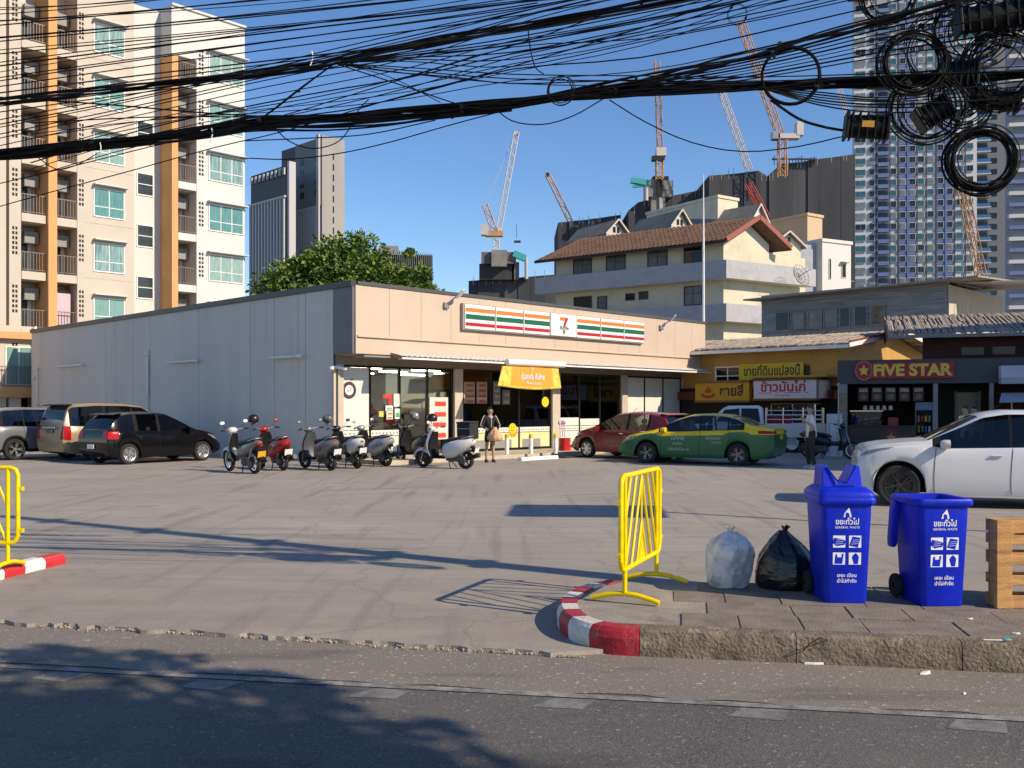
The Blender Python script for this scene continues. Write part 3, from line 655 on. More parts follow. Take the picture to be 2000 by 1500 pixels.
    # seams, handles, mirrors
    for sd in (1, -1):
        for x in c['seams']:
            MB().tube([surf(x + .02 * math.sin(j), j, sd, .001) for j in (.2, 1, 2, 3, 4, 4.8)], .005, 4).build('door_seam', INNER, t)
        for x in c['handles']:
            p = surf(x, 3.55, sd, .02); MB().bar(p + Vector((-.085, 0, 0)), p + Vector((.085, 0, 0)), .03, .028).build('door_handle', c.get('hm', P), t, bevel=.01)
        mx = c['mirror']; p = surf(mx, 5.1, sd, .08)
        mo = MB().loft([[p + Vector((dx, sd * (.03 + yy * .115), .045 + zz * .075)) for yy, zz in ((-1, -.7), (-.3, -1), (.6, -.9), (1, -.3), (.95, .5), (.5, .95), (-.4, 1), (-1, .6))] for dx in (-.05, .03)] + [[p + Vector((.085, sd * (.03 + yy * .08), .045 + zz * .05)) for yy, zz in ((-1, -.7), (-.3, -1), (.6, -.9), (1, -.3), (.95, .5), (.5, .95), (-.4, 1), (-1, .6))]]).build('mirror', c.get('mirm', P), t, smooth=60); MB().bar(surf(mx, 5.05, sd, -.02), p + Vector((.0, sd * .0, .01)), .035).build('mirror_arm', TRIM, mo)
        if c.get('lip'):
            for xw in (xf, xr):
                P_ = []
                for k in range(17):
                    a = math.pi * k / 16; x_ = xw + ra * math.cos(a) * 1.0; i = near(x_); z_ = r * 1.02 + ra * math.sin(a); P_.append(Vector((x_, sd * (wid(x_) * .965), max(z_, gc))))
                MB().tube(P_, .03, 6).build('arch_trim', TRIM, t, smooth=60)
        patch('headlight', CLEARLAMP, sd, half - c['hl'][0], half - .01, c['hl'][1], c['hl'][2], .010, skew=c.get('hsk', 0))
        patch('tail_light', REDLAMP, sd, -half + .005, -half + c['tl'][0], c['tl'][1], c['tl'][2], .010, skew=c.get('tsk', 0))
        sec = S[0]; a, b = c['tl'][1], c['tl'][2]
        def rp(j, y, o=-.012): j0 = int(min(8, j)); q = sec[j0].lerp(sec[j0 + 1], j - j0); return Vector((q.x + o, sd * y * q.y, q.z))
        y0 = c.get('tlin', .62)
        MB().quad(rp(a, 1.02), rp(b, 1.02), rp(b, y0 + .1), rp(a, y0)).build('tail_light', REDLAMP, t)
        for xw in (xf, xr):
            wm = MB(); n = 14; y1 = wid(xw) - .03; y0_ = y1 - .30
            ring = lambda y: [Vector((xw + (ra + .01) * math.cos(math.pi * k / n), sd * y, r * 1.0 + (ra + .01) * math.sin(math.pi * k / n))) for k in range(n + 1)]
            A, B_ = ring(y1), ring(y0_)
            for k in range(n): wm.quad(A[k], A[k + 1], B_[k + 1], B_[k])
            wm.add(B_, [tuple(range(n + 1))]); wm.build('wheel_well', INNER, t)
            wheel(t, xw, sd * (wid(xw) - .02 - c.get('wd', .2) / 2), r, c.get('wd', .2), c['spk'], c['rimm'], sd, c.get('rimd', RIMD))
    MB().bx(-half + .25, half - .25, -W / 2 + .34, W / 2 - .34, gc + .0, gc + .30).bx(xr + ra + .02, xf - ra - .02, -W / 2 + .1, W / 2 - .1, gc + .02, gc + .3).build('underbody', INNER, t)
    # cabin: floor tub, seats, wheel, seen through the glass
    zb_ = itp(belts, 0); MB().bx(xr - .1, xf - .35, -W / 2 + .16, W / 2 - .16, gc + .31, zb_ - .12).build('cabin_tub', CABIN, t)
    for xs_ in ((.12, .36), (.12, -.36), (-.75, .38), (-.75, 0.), (-.75, -.38)):
        so_ = MB().loft([rrect(.06, .21, .05, zb_ - .14, 3, xs_[0] - .22, xs_[1]), rrect(.055, .20, .05, zb_ + .12, 3, xs_[0] - .28, xs_[1]), rrect(.04, .15, .04, zb_ + .17, 3, xs_[0] - .29, xs_[1])]).build('seat_back', CSEAT, t, smooth=50)
        MB().loft([rrect(.035, .11, .03, zb_ + .19, 3, xs_[0] - .29, xs_[1]), rrect(.045, .12, .03, zb_ + .26, 3, xs_[0] - .30, xs_[1]), rrect(.03, .10, .03, zb_ + .34, 3, xs_[0] - .31, xs_[1])]).build('headrest', CSEAT, so_, smooth=50)
    MB().bx(ws[0] + .25, ws[1] - .12, -W / 2 + .2, W / 2 - .2, zb_ - .3, zb_ - .02).build('dashboard', CABIN, t, bevel=.04)
    MB().tube([(.52 + .03 * math.sin(6.283 * k / 16), -.36 + .18 * math.cos(6.283 * k / 16), zb_ + .02 + .18 * math.sin(6.283 * k / 16)) for k in range(17)], .014, 6).build('steering_wheel', CABIN, t, smooth=50)
    # plates, grille, bumper details
    xr_ = S[0][2].x; zp = c.get('pz', .75)
    MB().box((xr_ - .02 + c.get('pdx', 0), 0, zp), (.015, .34, .13)).build('number_plate', c.get('plm', PLATE), t)
    MB().box((S[N][1].x + .0, 0, c.get('gz', .45)), (.05, W * .55, .16)).build('grille', TRIM, t, bevel=.02)
    if c.get('spoiler'):
        x, z, d = c['spoiler']; MB().prism([(0, 0), (-d, -.03), (-d, -.055), (.05, -.03)], lambda a, b: (x + a, -W * .36, z + b), lambda a, b: (x + a, W * .36, z + b)).build('spoiler', c.get('spm', P), t, bevel=.01)
    if c.get('gar'): MB().box((xr_ - .03, 0, c['gar']), (.03, .75, .05)).build('tailgate_trim', CHROME, t, bevel=.01)
    MB().tube([(0, 0, max(z for _, z in tops) + .01)] * 1 + [(-.18, 0, max(z for _, z in tops) + .14)], .006, 5).build('aerial', TRIM, t)
    return t, surf, S

BLK = mat('black_car_paint', (.004, .004, .005), .14, spec=.35, var=.1); BEI = paint('beige_metallic_paint', (.36, .27, .18), .35, .35); GRY = paint('grey_metallic_paint', (.20, .20, .215), .32, .45)
REDC = paint('dark_red_car_paint', (.20, .008, .012), .25); GRN = paint('green_taxi_paint', (.003, .12, .045), .28, coat=.2); YEL = paint('yellow_taxi_paint', (.78, .55, .012), .32); WHT = paint('white_car_paint', (.62, .62, .63), .3)

hatch = dict(L=3.84, W=1.735, wb=2.45, gc=.20, r=.30, paint=BLK, xf=1.20,
    top=[(-1.92, .98), (-1.86, 1.0), (-1.62, 1.30), (-1.45, 1.43), (-1.1, 1.48), (-.4, 1.50), (.05, 1.46), (.45, 1.27), (.95, .98), (1.3, .92), (1.65, .82), (1.92, .66)],
    belt=[(-1.92, .96), (-1.2, .97), (.8, .91), (.95, .93), (1.3, .86), (1.7, .76), (1.92, .62)], lean=.34,
    win=[(-.98, -.32), (-.26, .72)], ws=(.10, .92), rw=(-1.84, -1.50), seams=(-.29, .78, -1.05), handles=(-.95, -.12), mirror=.66, hl=(.55, 3.5, 4.9), tl=(.34, 2.9, 4.9), tlin=.64, spk=(5, 0, 1), rimm=RIM, pz=.52, pdx=-.02, plm=PLATE, spoiler=(-1.42, 1.47, .2), gz=.45)
hd = Vector((.60, .80)); 
def place(px, Y, off, head):     # ground point under pixel column px at depth Y = vehicle point 'off' (x fwd, y left) -> vehicle origin
    h = Vector(head).normalized(); l = Vector((-h.y, h.x)); p = Vector(((px - CX) * Y / F, Y)) - h * off[0] - l * off[1]; return (p.x, p.y, 0)
h1 = (.60, .80)
car('hatchback_car', 'black hatchback nearest the scooters, parked nose to grey wall', place(253, 27.3, (1.20 - 2.45, -.83), h1), h1, hatch)
mpv = dict(L=4.58, W=1.76, wb=2.75, gc=.22, r=.32, paint=BEI, xf=1.42,
    top=[(-2.29, 1.12), (-2.26, 1.2), (-2.12, 1.58), (-1.98, 1.70), (-1.2, 1.76), (-.2, 1.755), (.35, 1.70), (.75, 1.45), (1.25, 1.08), (1.6, 1.02), (2.0, .92), (2.29, .72)],
    belt=[(-2.29, 1.08), (-1.5, 1.06), (1.0, 1.0), (1.25, 1.02), (1.6, .95), (2.0, .85), (2.29, .66)], lean=.22, inr=[.06, .02, 0, .02, .05, .06],
    win=[(-2.02, -1.0), (-.93, -.05), (.02, .95)], ws=(.45, 1.2), rw=(-2.26, -2.02), seams=(-.02, 1.0, -.95), handles=(-.78, .18), mirror=.92, hl=(.5, 3.5, 4.9), tl=(.22, 2.2, 4.9), tlin=.80, spk=(6, 0, 0), rimm=RIM, pz=.92, plm=mat('dark_plate', (.12, .10, .10), .5), gar=1.02, spoiler=(-1.95, 1.74, .25), spm=TRIM, bump=0)
car('mpv_car', 'beige people carrier between the grey suv and the black hatchback', place(128, 28.6, (-2.25, -.86), h1), h1, mpv)
suvg = dict(L=4.4, W=1.78, wb=2.6, gc=.24, r=.335, paint=GRY, xf=1.33,
    top=[(-2.2, 1.06), (-2.14, 1.14), (-1.85, 1.46), (-1.6, 1.58), (-.9, 1.63), (-.1, 1.62), (.35, 1.52), (.7, 1.32), (1.15, 1.06), (1.5, 1.0), (1.9, .9), (2.2, .72)],
    belt=[(-2.2, 1.05), (-1.3, 1.06), (.9, .98), (1.15, 1.0), (1.5, .94), (1.9, .84), (2.2, .66)], lean=.30,
    win=[(-1.62, -1.02), (-.95, -.1), (-.03, .85)], ws=(.36, 1.1), rw=(-2.14, -1.7), seams=(-.06, .9, -1.0), handles=(-.85, .1), mirror=.82, hl=(.5, 3.6, 4.9), tl=(.34, 3.2, 4.8), tlin=.60, spk=(5, 1, 1), rimm=RIM, pz=.85, clad=1, lip=1, gar=.0)
car('suv_car', 'dark grey suv cut off by the left edge, beside beige people carrier', place(30, 29.6, (1.33 - 2.6, -.86), h1), h1, suvg)
red = dict(hatch); red.update(L=4.14, wb=2.55, W=1.73, paint=REDC, xf=1.27, rimm=RIM, rimd=RIMD, spk=(6, 0, 0),
    top=[(-2.07, .98), (-2.0, 1.02), (-1.78, 1.32), (-1.6, 1.41), (-1.1, 1.47), (-.4, 1.49), (.1, 1.45), (.55, 1.25), (1.1, .98), (1.45, .9), (1.8, .78), (2.07, .60)],
    belt=[(-2.07, .97), (-1.2, .96), (.9, .89), (1.1, .91), (1.45, .84), (1.8, .72), (2.07, .56)], win=[(-1.15, -.42), (-.36, .85)], ws=(.15, 1.08), rw=(-2.0, -1.65), seams=(-.39, .88, -1.2), handles=(-1.05, -.2), mirror=.78, spoiler=(-1.58, 1.45, .2), hl=(.6, 3.4, 4.9), hm=CHROME, glass=GLC)
h2 = (-.70, .715)
car('hatchback_car', 'dark red hatchback parked behind the yellow and green taxi', place(1147, 31.2, (1.27, .80), h2), h2, red)
taxi = dict(L=4.64, W=1.78, wb=2.70, gc=.19, r=.315, paint=YEL, paint2=GRN, p2row=2, fr=[0, .13, .45, .84, .94, 1.0], xf=1.38,
    top=[(-2.32, 1.03), (-2.0, 1.08), (-1.72, 1.12), (-1.25, 1.34), (-.95, 1.42), (-.4, 1.455), (.1, 1.43), (.5, 1.30), (1.15, .98), (1.5, .92), (1.95, .82), (2.32, .64)],
    belt=[(-2.32, 1.0), (-1.8, 1.02), (-1.2, 1.0), (.95, .92), (1.15, .94), (1.5, .88), (1.95, .77), (2.32, .60)], lean=.34, inr=[.10, .04, 0, .01, .02, .02],
    win=[(-1.38, -1.08), (-1.03, -.26), (-.20, .90)], ws=(.16, 1.12), rw=(-1.74, -1.12), seams=(-.23, .92, -1.1), handles=(-.98, -.05), mirror=.82, hl=(.6, 3.2, 4.7), tl=(.42, 3.3, 4.5), tlin=.60, spk=(5, 1, 1), rimm=RIMD and mat('grey_alloy', (.20, .20, .21), .3, .8), pz=.80, plm=PLATEY, hm=YEL, mirm=YEL, glass=GLC)
h3 = (-.88, .475)
tx, surf, S_ = car('taxi_car', 'yellow over green taxi sedan in front of the red hatchback', place(1263, 28.0, (1.38, .84), h3), h3, taxi)
tx['category'] = 'taxi'
for s_, x, j, sz, wd in (('แท็กซี่', .42, 2.75, .15, .38), ('ทะเบียน', .42, 2.25, .10, .28), ('บริษัทแท็กซี่ไทย จก', .40, 1.6, .11, .62), ('แท็กซี่มิเตอร์', -.62, 2.7, .10, .42), ('TAXI METER', -.72, 2.3, .08, .30)):
    p = surf(x, j, 1, .012); o = lettering(s_, sz, mat('pale_green_print', (.50, .62, .52), .5), tx, p, wd, 'lettering', .002); o.rotation_euler = (R(90), 0, R(180))
suvw = dict(L=4.38, W=1.79, wb=2.61, gc=.22, r=.345, paint=WHT, xf=1.55, N=140, wd=.22,
    top=[(-2.19, 1.0), (-2.1, 1.08), (-1.75, 1.38), (-1.4, 1.52), (-.8, 1.585), (-.1, 1.59), (.25, 1.53), (.62, 1.34), (1.12, 1.10), (1.35, 1.09), (1.8, 1.045), (2.1, .99), (2.19, .92)],
    belt=[(-2.19, 1.02), (-1.3, 1.02), (.85, .97), (1.12, 1.02), (1.4, 1.01), (1.8, .975), (2.1, .925), (2.19, .86)], lean=.32, inf=[.09, .02, 0, .0, .03, .06],
    win=[(-1.5, -.98), (-.92, -.16), (-.11, .92)], ws=(.3, 1.08), rw=(-2.1, -1.5), seams=(-.14, 1.0, -1.0), handles=(-.98, .08), mirror=.84, hl=(.48, 3.9, 4.9), hsk=-.1, tl=(.4, 3.5, 4.7), spk=(5, 1, 1), rimm=mat('charcoal_alloy', (.07, .07, .075), .28, .85), pz=.8, arch=1.18, lip=0, mirm=WHT, ft=.12, glass=GLK)
h4 = (-.962, .275)
car('suv_car', 'white suv parked behind the blue bins, cut by right edge', place(1756, 15.75, (1.55, .88), h4), h4, suvw)

# white pickup with stake bed, behind the red hatchback
pk = thing('pickup_truck', 'white pickup with a railed cargo bed behind red hatchback and taxi', 'pickup', (9.0, 35.6, 0), math.atan2(.28, -.96))
WP = paint('white_pickup_paint', (.66, .66, .65), .35)
cabp = [(2.55, .45), (2.6, .85), (2.35, .98), (1.55, 1.08), (1.02, 1.62), (.85, 1.70), (-.25, 1.71), (-.38, 1.6), (-.42, 1.05), (-.42, .45)]
MB().prism(cabp, lambda a, b: (a, -.86 + max(0, b - 1.05) * .25, b), lambda a, b: (a, .86 - max(0, b - 1.05) * .25, b)).build('cab', WP, pk, smooth=30, bevel=.04)
for sd in (1, -1):
    MB().prism([(1.28, 1.12), (.98, 1.55), (.45, 1.6), (.45, 1.1)], lambda a, b: (a, sd * (.868 - (b - 1.05) * .25), b), lambda a, b: (a, sd * (.86 - (b - 1.05) * .25), b)).build('window', DARKGLASS, pk)
    MB().prism([(.38, 1.1), (.38, 1.6), (-.22, 1.6), (-.3, 1.1)], lambda a, b: (a, sd * (.868 - (b - 1.05) * .25), b), lambda a, b: (a, sd * (.86 - (b - 1.05) * .25), b)).build('window', DARKGLASS, pk)
    for x in (1.75, -1.4): wheel(pk, x, sd * .75, .34, .22, (6, 0, 0), RIM, sd)
    bd = MB().bx(-2.55, -.46, sd * .86 - .03, sd * .86 + .03, .55, 1.05).build('bed_side', WP, pk, bevel=.015)
    for x in (-2.5, -1.8, -1.1, -.5): MB().cyl((x, sd * .83, 1.0), (x, sd * .83, 1.62), .022, n=8).build('rail_post', CHROME, pk, smooth=50)
    for z in (1.2, 1.36, 1.52): MB().cyl((-2.5, sd * .83, z), (-.5, sd * .83, z), .02, n=8).build('rail', CHROME, pk, smooth=50)
    MB().box((-2.57, sd * .78, .85), (.05, .12, .28)).build('tail_light', REDLAMP, pk)
MB().prism([(1.5, 1.14), (1.06, 1.58)], lambda a, b: (a + .03, -.68, b), lambda a, b: (a + .03, .68, b)).build('windscreen', DARKGLASS, pk)
MB().bx(-2.55, -.46, -.83, .83, .55, .6).build('bed_floor', WP, pk); MB().bx(-2.58, -2.53, -.86, .86, .55, 1.05).build('tailgate', WP, pk); MB().bx(-2.4, 2.3, -.6, .6, .35, .56).build('chassis', INNER, pk)
rc = thing('cargo_crate', 'red plastic crate carried in the bed of the white pickup', 'crate', (9.9, 35.3, .61), .3)
RP = mat('red_plastic', (.55, .02, .02), .45, var=.1)
MB().bx(-.35, .35, -.25, .25, 0, .66).build('crate_body', RP, rc, bevel=.02); MB().bx(-.37, .37, -.27, .27, .661, .71).build('crate_rim', RP, rc, bevel=.01)

# ------------------------------------------------------------------ scooters
SEAT = mat('black_seat_vinyl', (.014, .013, .013), .55, var=.2, bump=.15, bs=90); SEATM = mat('maroon_seat_vinyl', (.09, .015, .02), .5, var=.15)
ENG = mat('engine_metal', (.10, .10, .10), .45, .6, var=.25)
def ell(cx, cz, hw, hh, x, n=14, p=.8):
    out = []
    for k in range(n):
        a = 2 * math.pi * k / n; ca, sa = math.cos(a), math.sin(a)
        out.append(Vector((x, hw * math.copysign(abs(ca) ** p, ca), cz + hh * math.copysign(abs(sa) ** p, sa))))
    return out
def scooter(label, rear, head, body, shield, seat=SEAT, plate=PLATE, moped=False, r=.235, wb=1.27, inner=TRIM, two=None, tail=None):
    h = Vector(head).normalized(); l = Vector((-h.y, h.x)); o = Vector((rear[0], rear[1])) + h * (wb / 2)
    t = thing('motor_scooter', label, 'scooter', (o.x, o.y, 0), math.atan2(h.y, h.x), 'scooters parked in front of the store'); t.rotation_euler = (R(-5), 0, math.atan2(h.y, h.x)); t.scale = (1.06, 1.06, 1.06)
    xf, xr = wb / 2, -wb / 2
    for x in (xf, xr):
        w_ = link('wheel', MB().lathe([(r * .72, -.035), (r * .88, -.05), (r * .97, -.035), (r, 0), (r * .97, .035), (r * .88, .05), (r * .72, .035)], 26).mesh('tyre', RUBBER, 45), t, (x, 0, r))
        if x == xf: w_.rotation_euler = (0, 0, R(random.uniform(-14, 14)))
        MB().lathe([(r * .74, -.03), (r * .70, 0), (r * .74, .03), (r * .62, .02), (r * .62, -.02), (r * .74, -.03)], 26).build('rim', RIM if moped else RIMD, w_, smooth=45)
        sp = MB(); ns = 14 if moped else 6
        for k in range(ns): a = 6.283 * k / ns; sp.bar((0, 0, 0), (math.cos(a) * r * .68, 0, math.sin(a) * r * .68), .006 if moped else .03, .006 if moped else .02, up=(0, 1, 0))
        sp.build('spokes', RIM if moped else RIMD, w_); MB().cyl((0, -.05, 0), (0, .05, 0), .05, n=12).build('hub', ENG, w_, smooth=40)
    for sd in (-1, 1): MB().tube([(xf, sd * .065, r), (xf - .06, sd * .06, r + .2), (xf - .14, sd * .04, .62), (xf - .22, 0, .86)], .02, 8).build('fork', STEEL, t, smooth=50)
    fm = MB(); P_ = []
    for k in range(9):
        a = R(10 + 130 * k / 8); P_.append([Vector((xf + math.cos(a) * (r + .03 + d), y, r + math.sin(a) * (r + .03 + d))) for y, d in ((-.07, -.05), (-.06, .0), (0, .022), (.06, 0), (.07, -.05))])
    fm.loft(P_, False, False).build('front_fender', shield, t, smooth=60)
    W = .13 if moped else .225
    sec = [(.26, .36, .5), (.36, .40, .85), (.52, .445, 1.0), (.68, .43, .95), (.82, .385, .75), (.93, .35, .5)]
    MB().loft([[Vector((x + math.cos(a) * (.055 if math.cos(a) > 0 else .03) - .10 * (abs(math.sin(a)) ** 2), W * k * math.sin(a), z)) for a in [6.283 * q / 16 for q in range(16)]] for z, x, k in sec]).build('leg_shield', shield, t, smooth=50)
    MB().loft([[Vector((x - .075 + math.cos(a) * .03 - .07 * (abs(math.sin(a)) ** 2), W * .9 * k * math.sin(a), z)) for a in [6.283 * q / 12 for q in range(12)]] for z, x, k in sec]).build('inner_panel', inner, t, smooth=50)
    MB().loft([ell(0, 1.0 + dz, a, b, x) for x, a, b, dz in ((.42, .05, .045, 0), (.39, .10, .075, 0), (.33, .125, .085, .0), (.27, .10, .06, .005), (.235, .04, .03, .01))]).build('handlebar_cowl', shield, t, smooth=55)
    MB().sph((.405, 0, .995), (.035, .075, .055), 12, 8).build('headlight', CLEARLAMP, t, smooth=60)
    MB().tube([(.18, -.34, 1.02), (.24, -.22, 1.035), (.31, 0, 1.0), (.24, .22, 1.035), (.18, .34, 1.02)], .014, 8).build('handlebar', STEEL, t, smooth=50)
    for sd in (-1, 1):
        MB().cyl((.175, sd * .35, 1.019), (.225, sd * .245, 1.033), .021, n=10).build('grip', RUBBER, t, smooth=50)
        m_ = MB().tube([(.25, sd * .2, 1.035), (.26, sd * .24, 1.1), (.23, sd * .29, 1.17)], .006, 6).build('mirror_stalk', CHROME if not moped else TRIM, t, smooth=50)
        MB().sph((.225, sd * .30, 1.20), (.014, .062, .042), 12, 8).build('mirror', two or shield if not moped else WHITE, t, smooth=60)
        MB().sph((xr - .22, sd * .10, .66), (.022, .02, .02), 8, 6).build('indicator', mat('amber_lamp', (.6, .2, .01), .2), t, smooth=60)
    if moped: MB().loft([ell(0, z, .05, .07, x) for x, z in ((.40, .55), (.2, .46), (0, .47), (-.2, .55))]).build('spine', shield, t, smooth=50)
    else: MB().bx(-.12, .36, -.17, .17, .265, .31).build('floorboard', TRIM, t, bevel=.015)
    k = .7 if moped else 1.; bw = [(-.02, .44, .11, .17), (-.13, .46, .17 * k, .22), (-.34, .51, .215 * k, .235), (-.56, .575, .22 * k, .205), (-.74, .635, .19 * k, .15), (-.89, .685, .125 * k, .08), (-.96, .70, .05, .03)]
    if moped: bw = [(x, z + .05, a, b * .7) for x, z, a, b in bw]
    MB().loft([ell(0, z, a, b, x) for x, z, a, b in bw]).build('rear_body', body, t, smooth=50)
    sw = [(.0, .66, .06, .03), (-.08, .70, .105, .05), (-.28, .735, .13, .055), (-.46, .755, .13, .05), (-.56, .785, .125, .055), (-.74, .80, .11, .045), (-.80, .80, .06, .025)]
    MB().loft([ell(0, z, a, b, x, 14, .7) for x, z, a, b in sw]).build('seat', seat, t, smooth=50)
    if tail: MB().loft([ell(0, z, a * 1.04, b * 1.06, x) for x, z, a, b in bw[3:]]).build('tail_cowl', tail, t, smooth=50)
    MB().tube([(-.62, -.13, .78), (-.84, -.11, .83), (-.9, 0, .84), (-.84, .11, .83), (-.62, .13, .78)], .013, 7).build('grab_rail', STEEL, t, smooth=50)
    MB().sph((-.905, 0, .71), (.045, .10, .045), 12, 8).build('tail_light', REDLAMP, t, smooth=60)
    MB().prism([(-.80, .62), (-.90, .58), (-1.0, .36), (-.97, .35), (-.86, .55), (-.78, .58)], lambda a, b: (a, -.06, b), lambda a, b: (a, .06, b)).build('rear_fender', TRIM, t)
    MB().box((-.99, 0, .47), (.01, .20, .15), (0, R(-20), 0)).build('number_plate', plate, t)
    MB().bx(-.62, -.1, -.09, .08, .2, .4).cyl((-.25, -.1, .27), (-.25, .1, .27), .1, n=12).cyl((-.6, .06, .25), (-.6, .14, .25), .11, n=14).build('engine', ENG, t, bevel=.02)
    MB().tube([(-.2, -.12, .2), (-.4, -.15, .19), (-.5, -.16, .22), (-.95, -.18, .34)], [.02, .025, .055, .06], 10).build('exhaust', mat('exhaust_steel', (.05, .05, .05), .5, .4), t, smooth=45)
    for sd in (-1, 1): MB().tube([(-.18, sd * .06, .2), (-.28, sd * .15, .01)], .012, 6).build('stand_leg', TRIM, t)
    MB().cyl((-.55, .1, .33), (-.72, .09, .62), .028, n=10).build('shock_absorber', STEEL, t, smooth=50)
    return t
def sp(name, c, **k): return paint(name, c, **k)
W1 = sp('white_scooter_paint', (.62, .62, .60)); R1 = sp('red_scooter_paint', (.36, .012, .015)); G1 = sp('grey_scooter_paint', (.17, .17, .165), metal=.3); B1 = sp('black_scooter_paint', (.008, .008, .009)); S1 = sp('silver_scooter_paint', (.42, .44, .45), metal=.4)
A = lambda px, py: gp(px, py).to_2d()
scooter('white and grey moped with a yellow plate, leftmost of the row', A(497, 925), (-.69, .72), G1, W1, plate=PLATEY, moped=True, r=.275, wb=1.22)
s2 = scooter('red scooter with a helmet on its mirror', A(553, 919), (-.62, .78), R1, R1)
s3 = scooter('grey rounded scooter in front of a black one', A(646, 919), (-.66, .75), G1, G1, inner=mat('slate_panel', (.06, .065, .08), .5))
s4 = scooter('black scooter with a cream tail standing behind the grey scooter', A(697, 915), (-.62, .78), B1, B1, tail=W1)
scooter('silver scooter with a maroon seat in front of the store door', A(753, 911), (-.72, .69), S1, S1, seat=SEATM)
s6 = scooter('black scooter between the silver and the white scooter', A(834, 907), (-.66, .75), B1, B1)
s7 = scooter('white rounded scooter carrying the black delivery box', A(908, 916), (-.87, .49), W1, W1, wb=1.30)
mb_ = scooter('dark motorbike parked behind the taxi by the food stalls', (9.6, 30.6), (.82, -.57), B1, B1, moped=True, r=.27); mb_['category'] = 'motorbike'; mb_['group'] = 'motorbikes by the stalls'
def helmet(label, loc, rz, m, visor=True):
    t = thing('helmet', label, 'helmet', loc, rz, 'helmets left on the scooters')
    rings = []
    for j in range(11):
        th = R(-38 + 128 * j / 10); c = max(.03, math.cos(th)); rings.append([Vector((.145 * c * math.cos(a), .125 * c * math.sin(a), .135 * math.sin(th))) for a in [6.283 * k / 20 for k in range(20)]])
    MB().loft(rings).build('shell', m, t, smooth=60)
    MB().loft([[Vector((math.cos(a) * (.148 + .0) * math.cos(th), math.sin(a) * .128 * math.cos(th), .137 * math.sin(th))) for a in [R(-70 + 14 * k) for k in range(11)]] for th in [R(-36 + 12 * q) for q in range(6)]], False, False).build('visor', DARKGLASS, t, smooth=60)
    MB().tube([(.02, -.11, -.08), (.03, -.06, -.17), (.04, 0, -.20), (.03, .06, -.17), (.02, .11, -.08)], .006, 5).build('strap', TRIM, t)
    return t
WB = Matrix
def above(px, py, Y): p = pt(px, py, Y); return tuple(p)
def onm(s, y): return tuple(s.matrix_basis @ Vector((.22, y, 1.285)))
helmet('black helmet hanging on the left mirror of the red scooter', onm(s2, .30), R(200), B1)
helmet('dark striped helmet above the grey scooter seat', onm(s4, .28), R(170), mat('dark_striped_shell', (.10, .09, .085), .3, var=.9, vs=9, coat=.6))
helmet('silver helmet hanging on the black scooter by the door', onm(s6, -.28), R(180), mat('silver_shell', (.30, .30, .31), .25, .5, coat=.6))
helmet('glossy black helmet hanging on the white scooter', onm(s7, .12), R(190), B1)
db = thing('delivery_box', 'black insulated delivery box on the seat of the white scooter', 'delivery box', (0, 0, 0)); q = s7.matrix_basis
db.location = tuple(pt(914, 858, 26.1)); db.rotation_euler = (R(-3), 0, s7.rotation_euler.z)
MB().bx(-.22, .22, -.23, .23, 0, .44).build('box_body', mat('black_nylon', (.018, .019, .022), .7, var=.2, bump=.3, bs=120), db, bevel=.03)
MB().bx(-.23, .23, -.24, .24, .441, .49).build('box_lid', mat('black_nylon', (.018, .019, .022)), db, bevel=.02)
for sd in (-1, 1): MB().bx(-.2, .2, sd * .232 - .003, sd * .232 + .003, .3, .315).build('reflective_strip', mat('grey_reflective', (.4, .4, .4), .4), db)

# ------------------------------------------------------------------ people
def skin_mesh(chains, sub=2):
    verts = []; edges = []; rad = []; idx = {}
    def vi(p, r):
        k = tuple(round(c, 4) for c in p)
        if k not in idx: idx[k] = len(verts); verts.append(p); rad.append(r)
        return idx[k]
    for ch in chains:
        pr = None
        for p, r in ch:
            i = vi(p, r if isinstance(r, tuple) else (r, r))
            if pr is not None and pr != i: edges.append((pr, i))
            pr = i
    me = bpy.data.meshes.new('sk'); me.from_pydata(verts, edges, []); ob = bpy.data.objects.new('sk', me); COL.objects.link(ob)
    ob.modifiers.new('s', 'SKIN'); sb = ob.modifiers.new('u', 'SUBSURF'); sb.levels = sub; sb.render_levels = sub
    sv = me.skin_vertices[0].data
    for i, r in enumerate(rad): sv[i].radius = r; sv[i].use_root = (i == 0)
    bpy.context.view_layer.update()
    out = bpy.data.meshes.new_from_object(ob.evaluated_get(bpy.context.evaluated_depsgraph_get())); bpy.data.objects.remove(ob); bpy.data.meshes.remove(me)
    out.shade_smooth(); return out
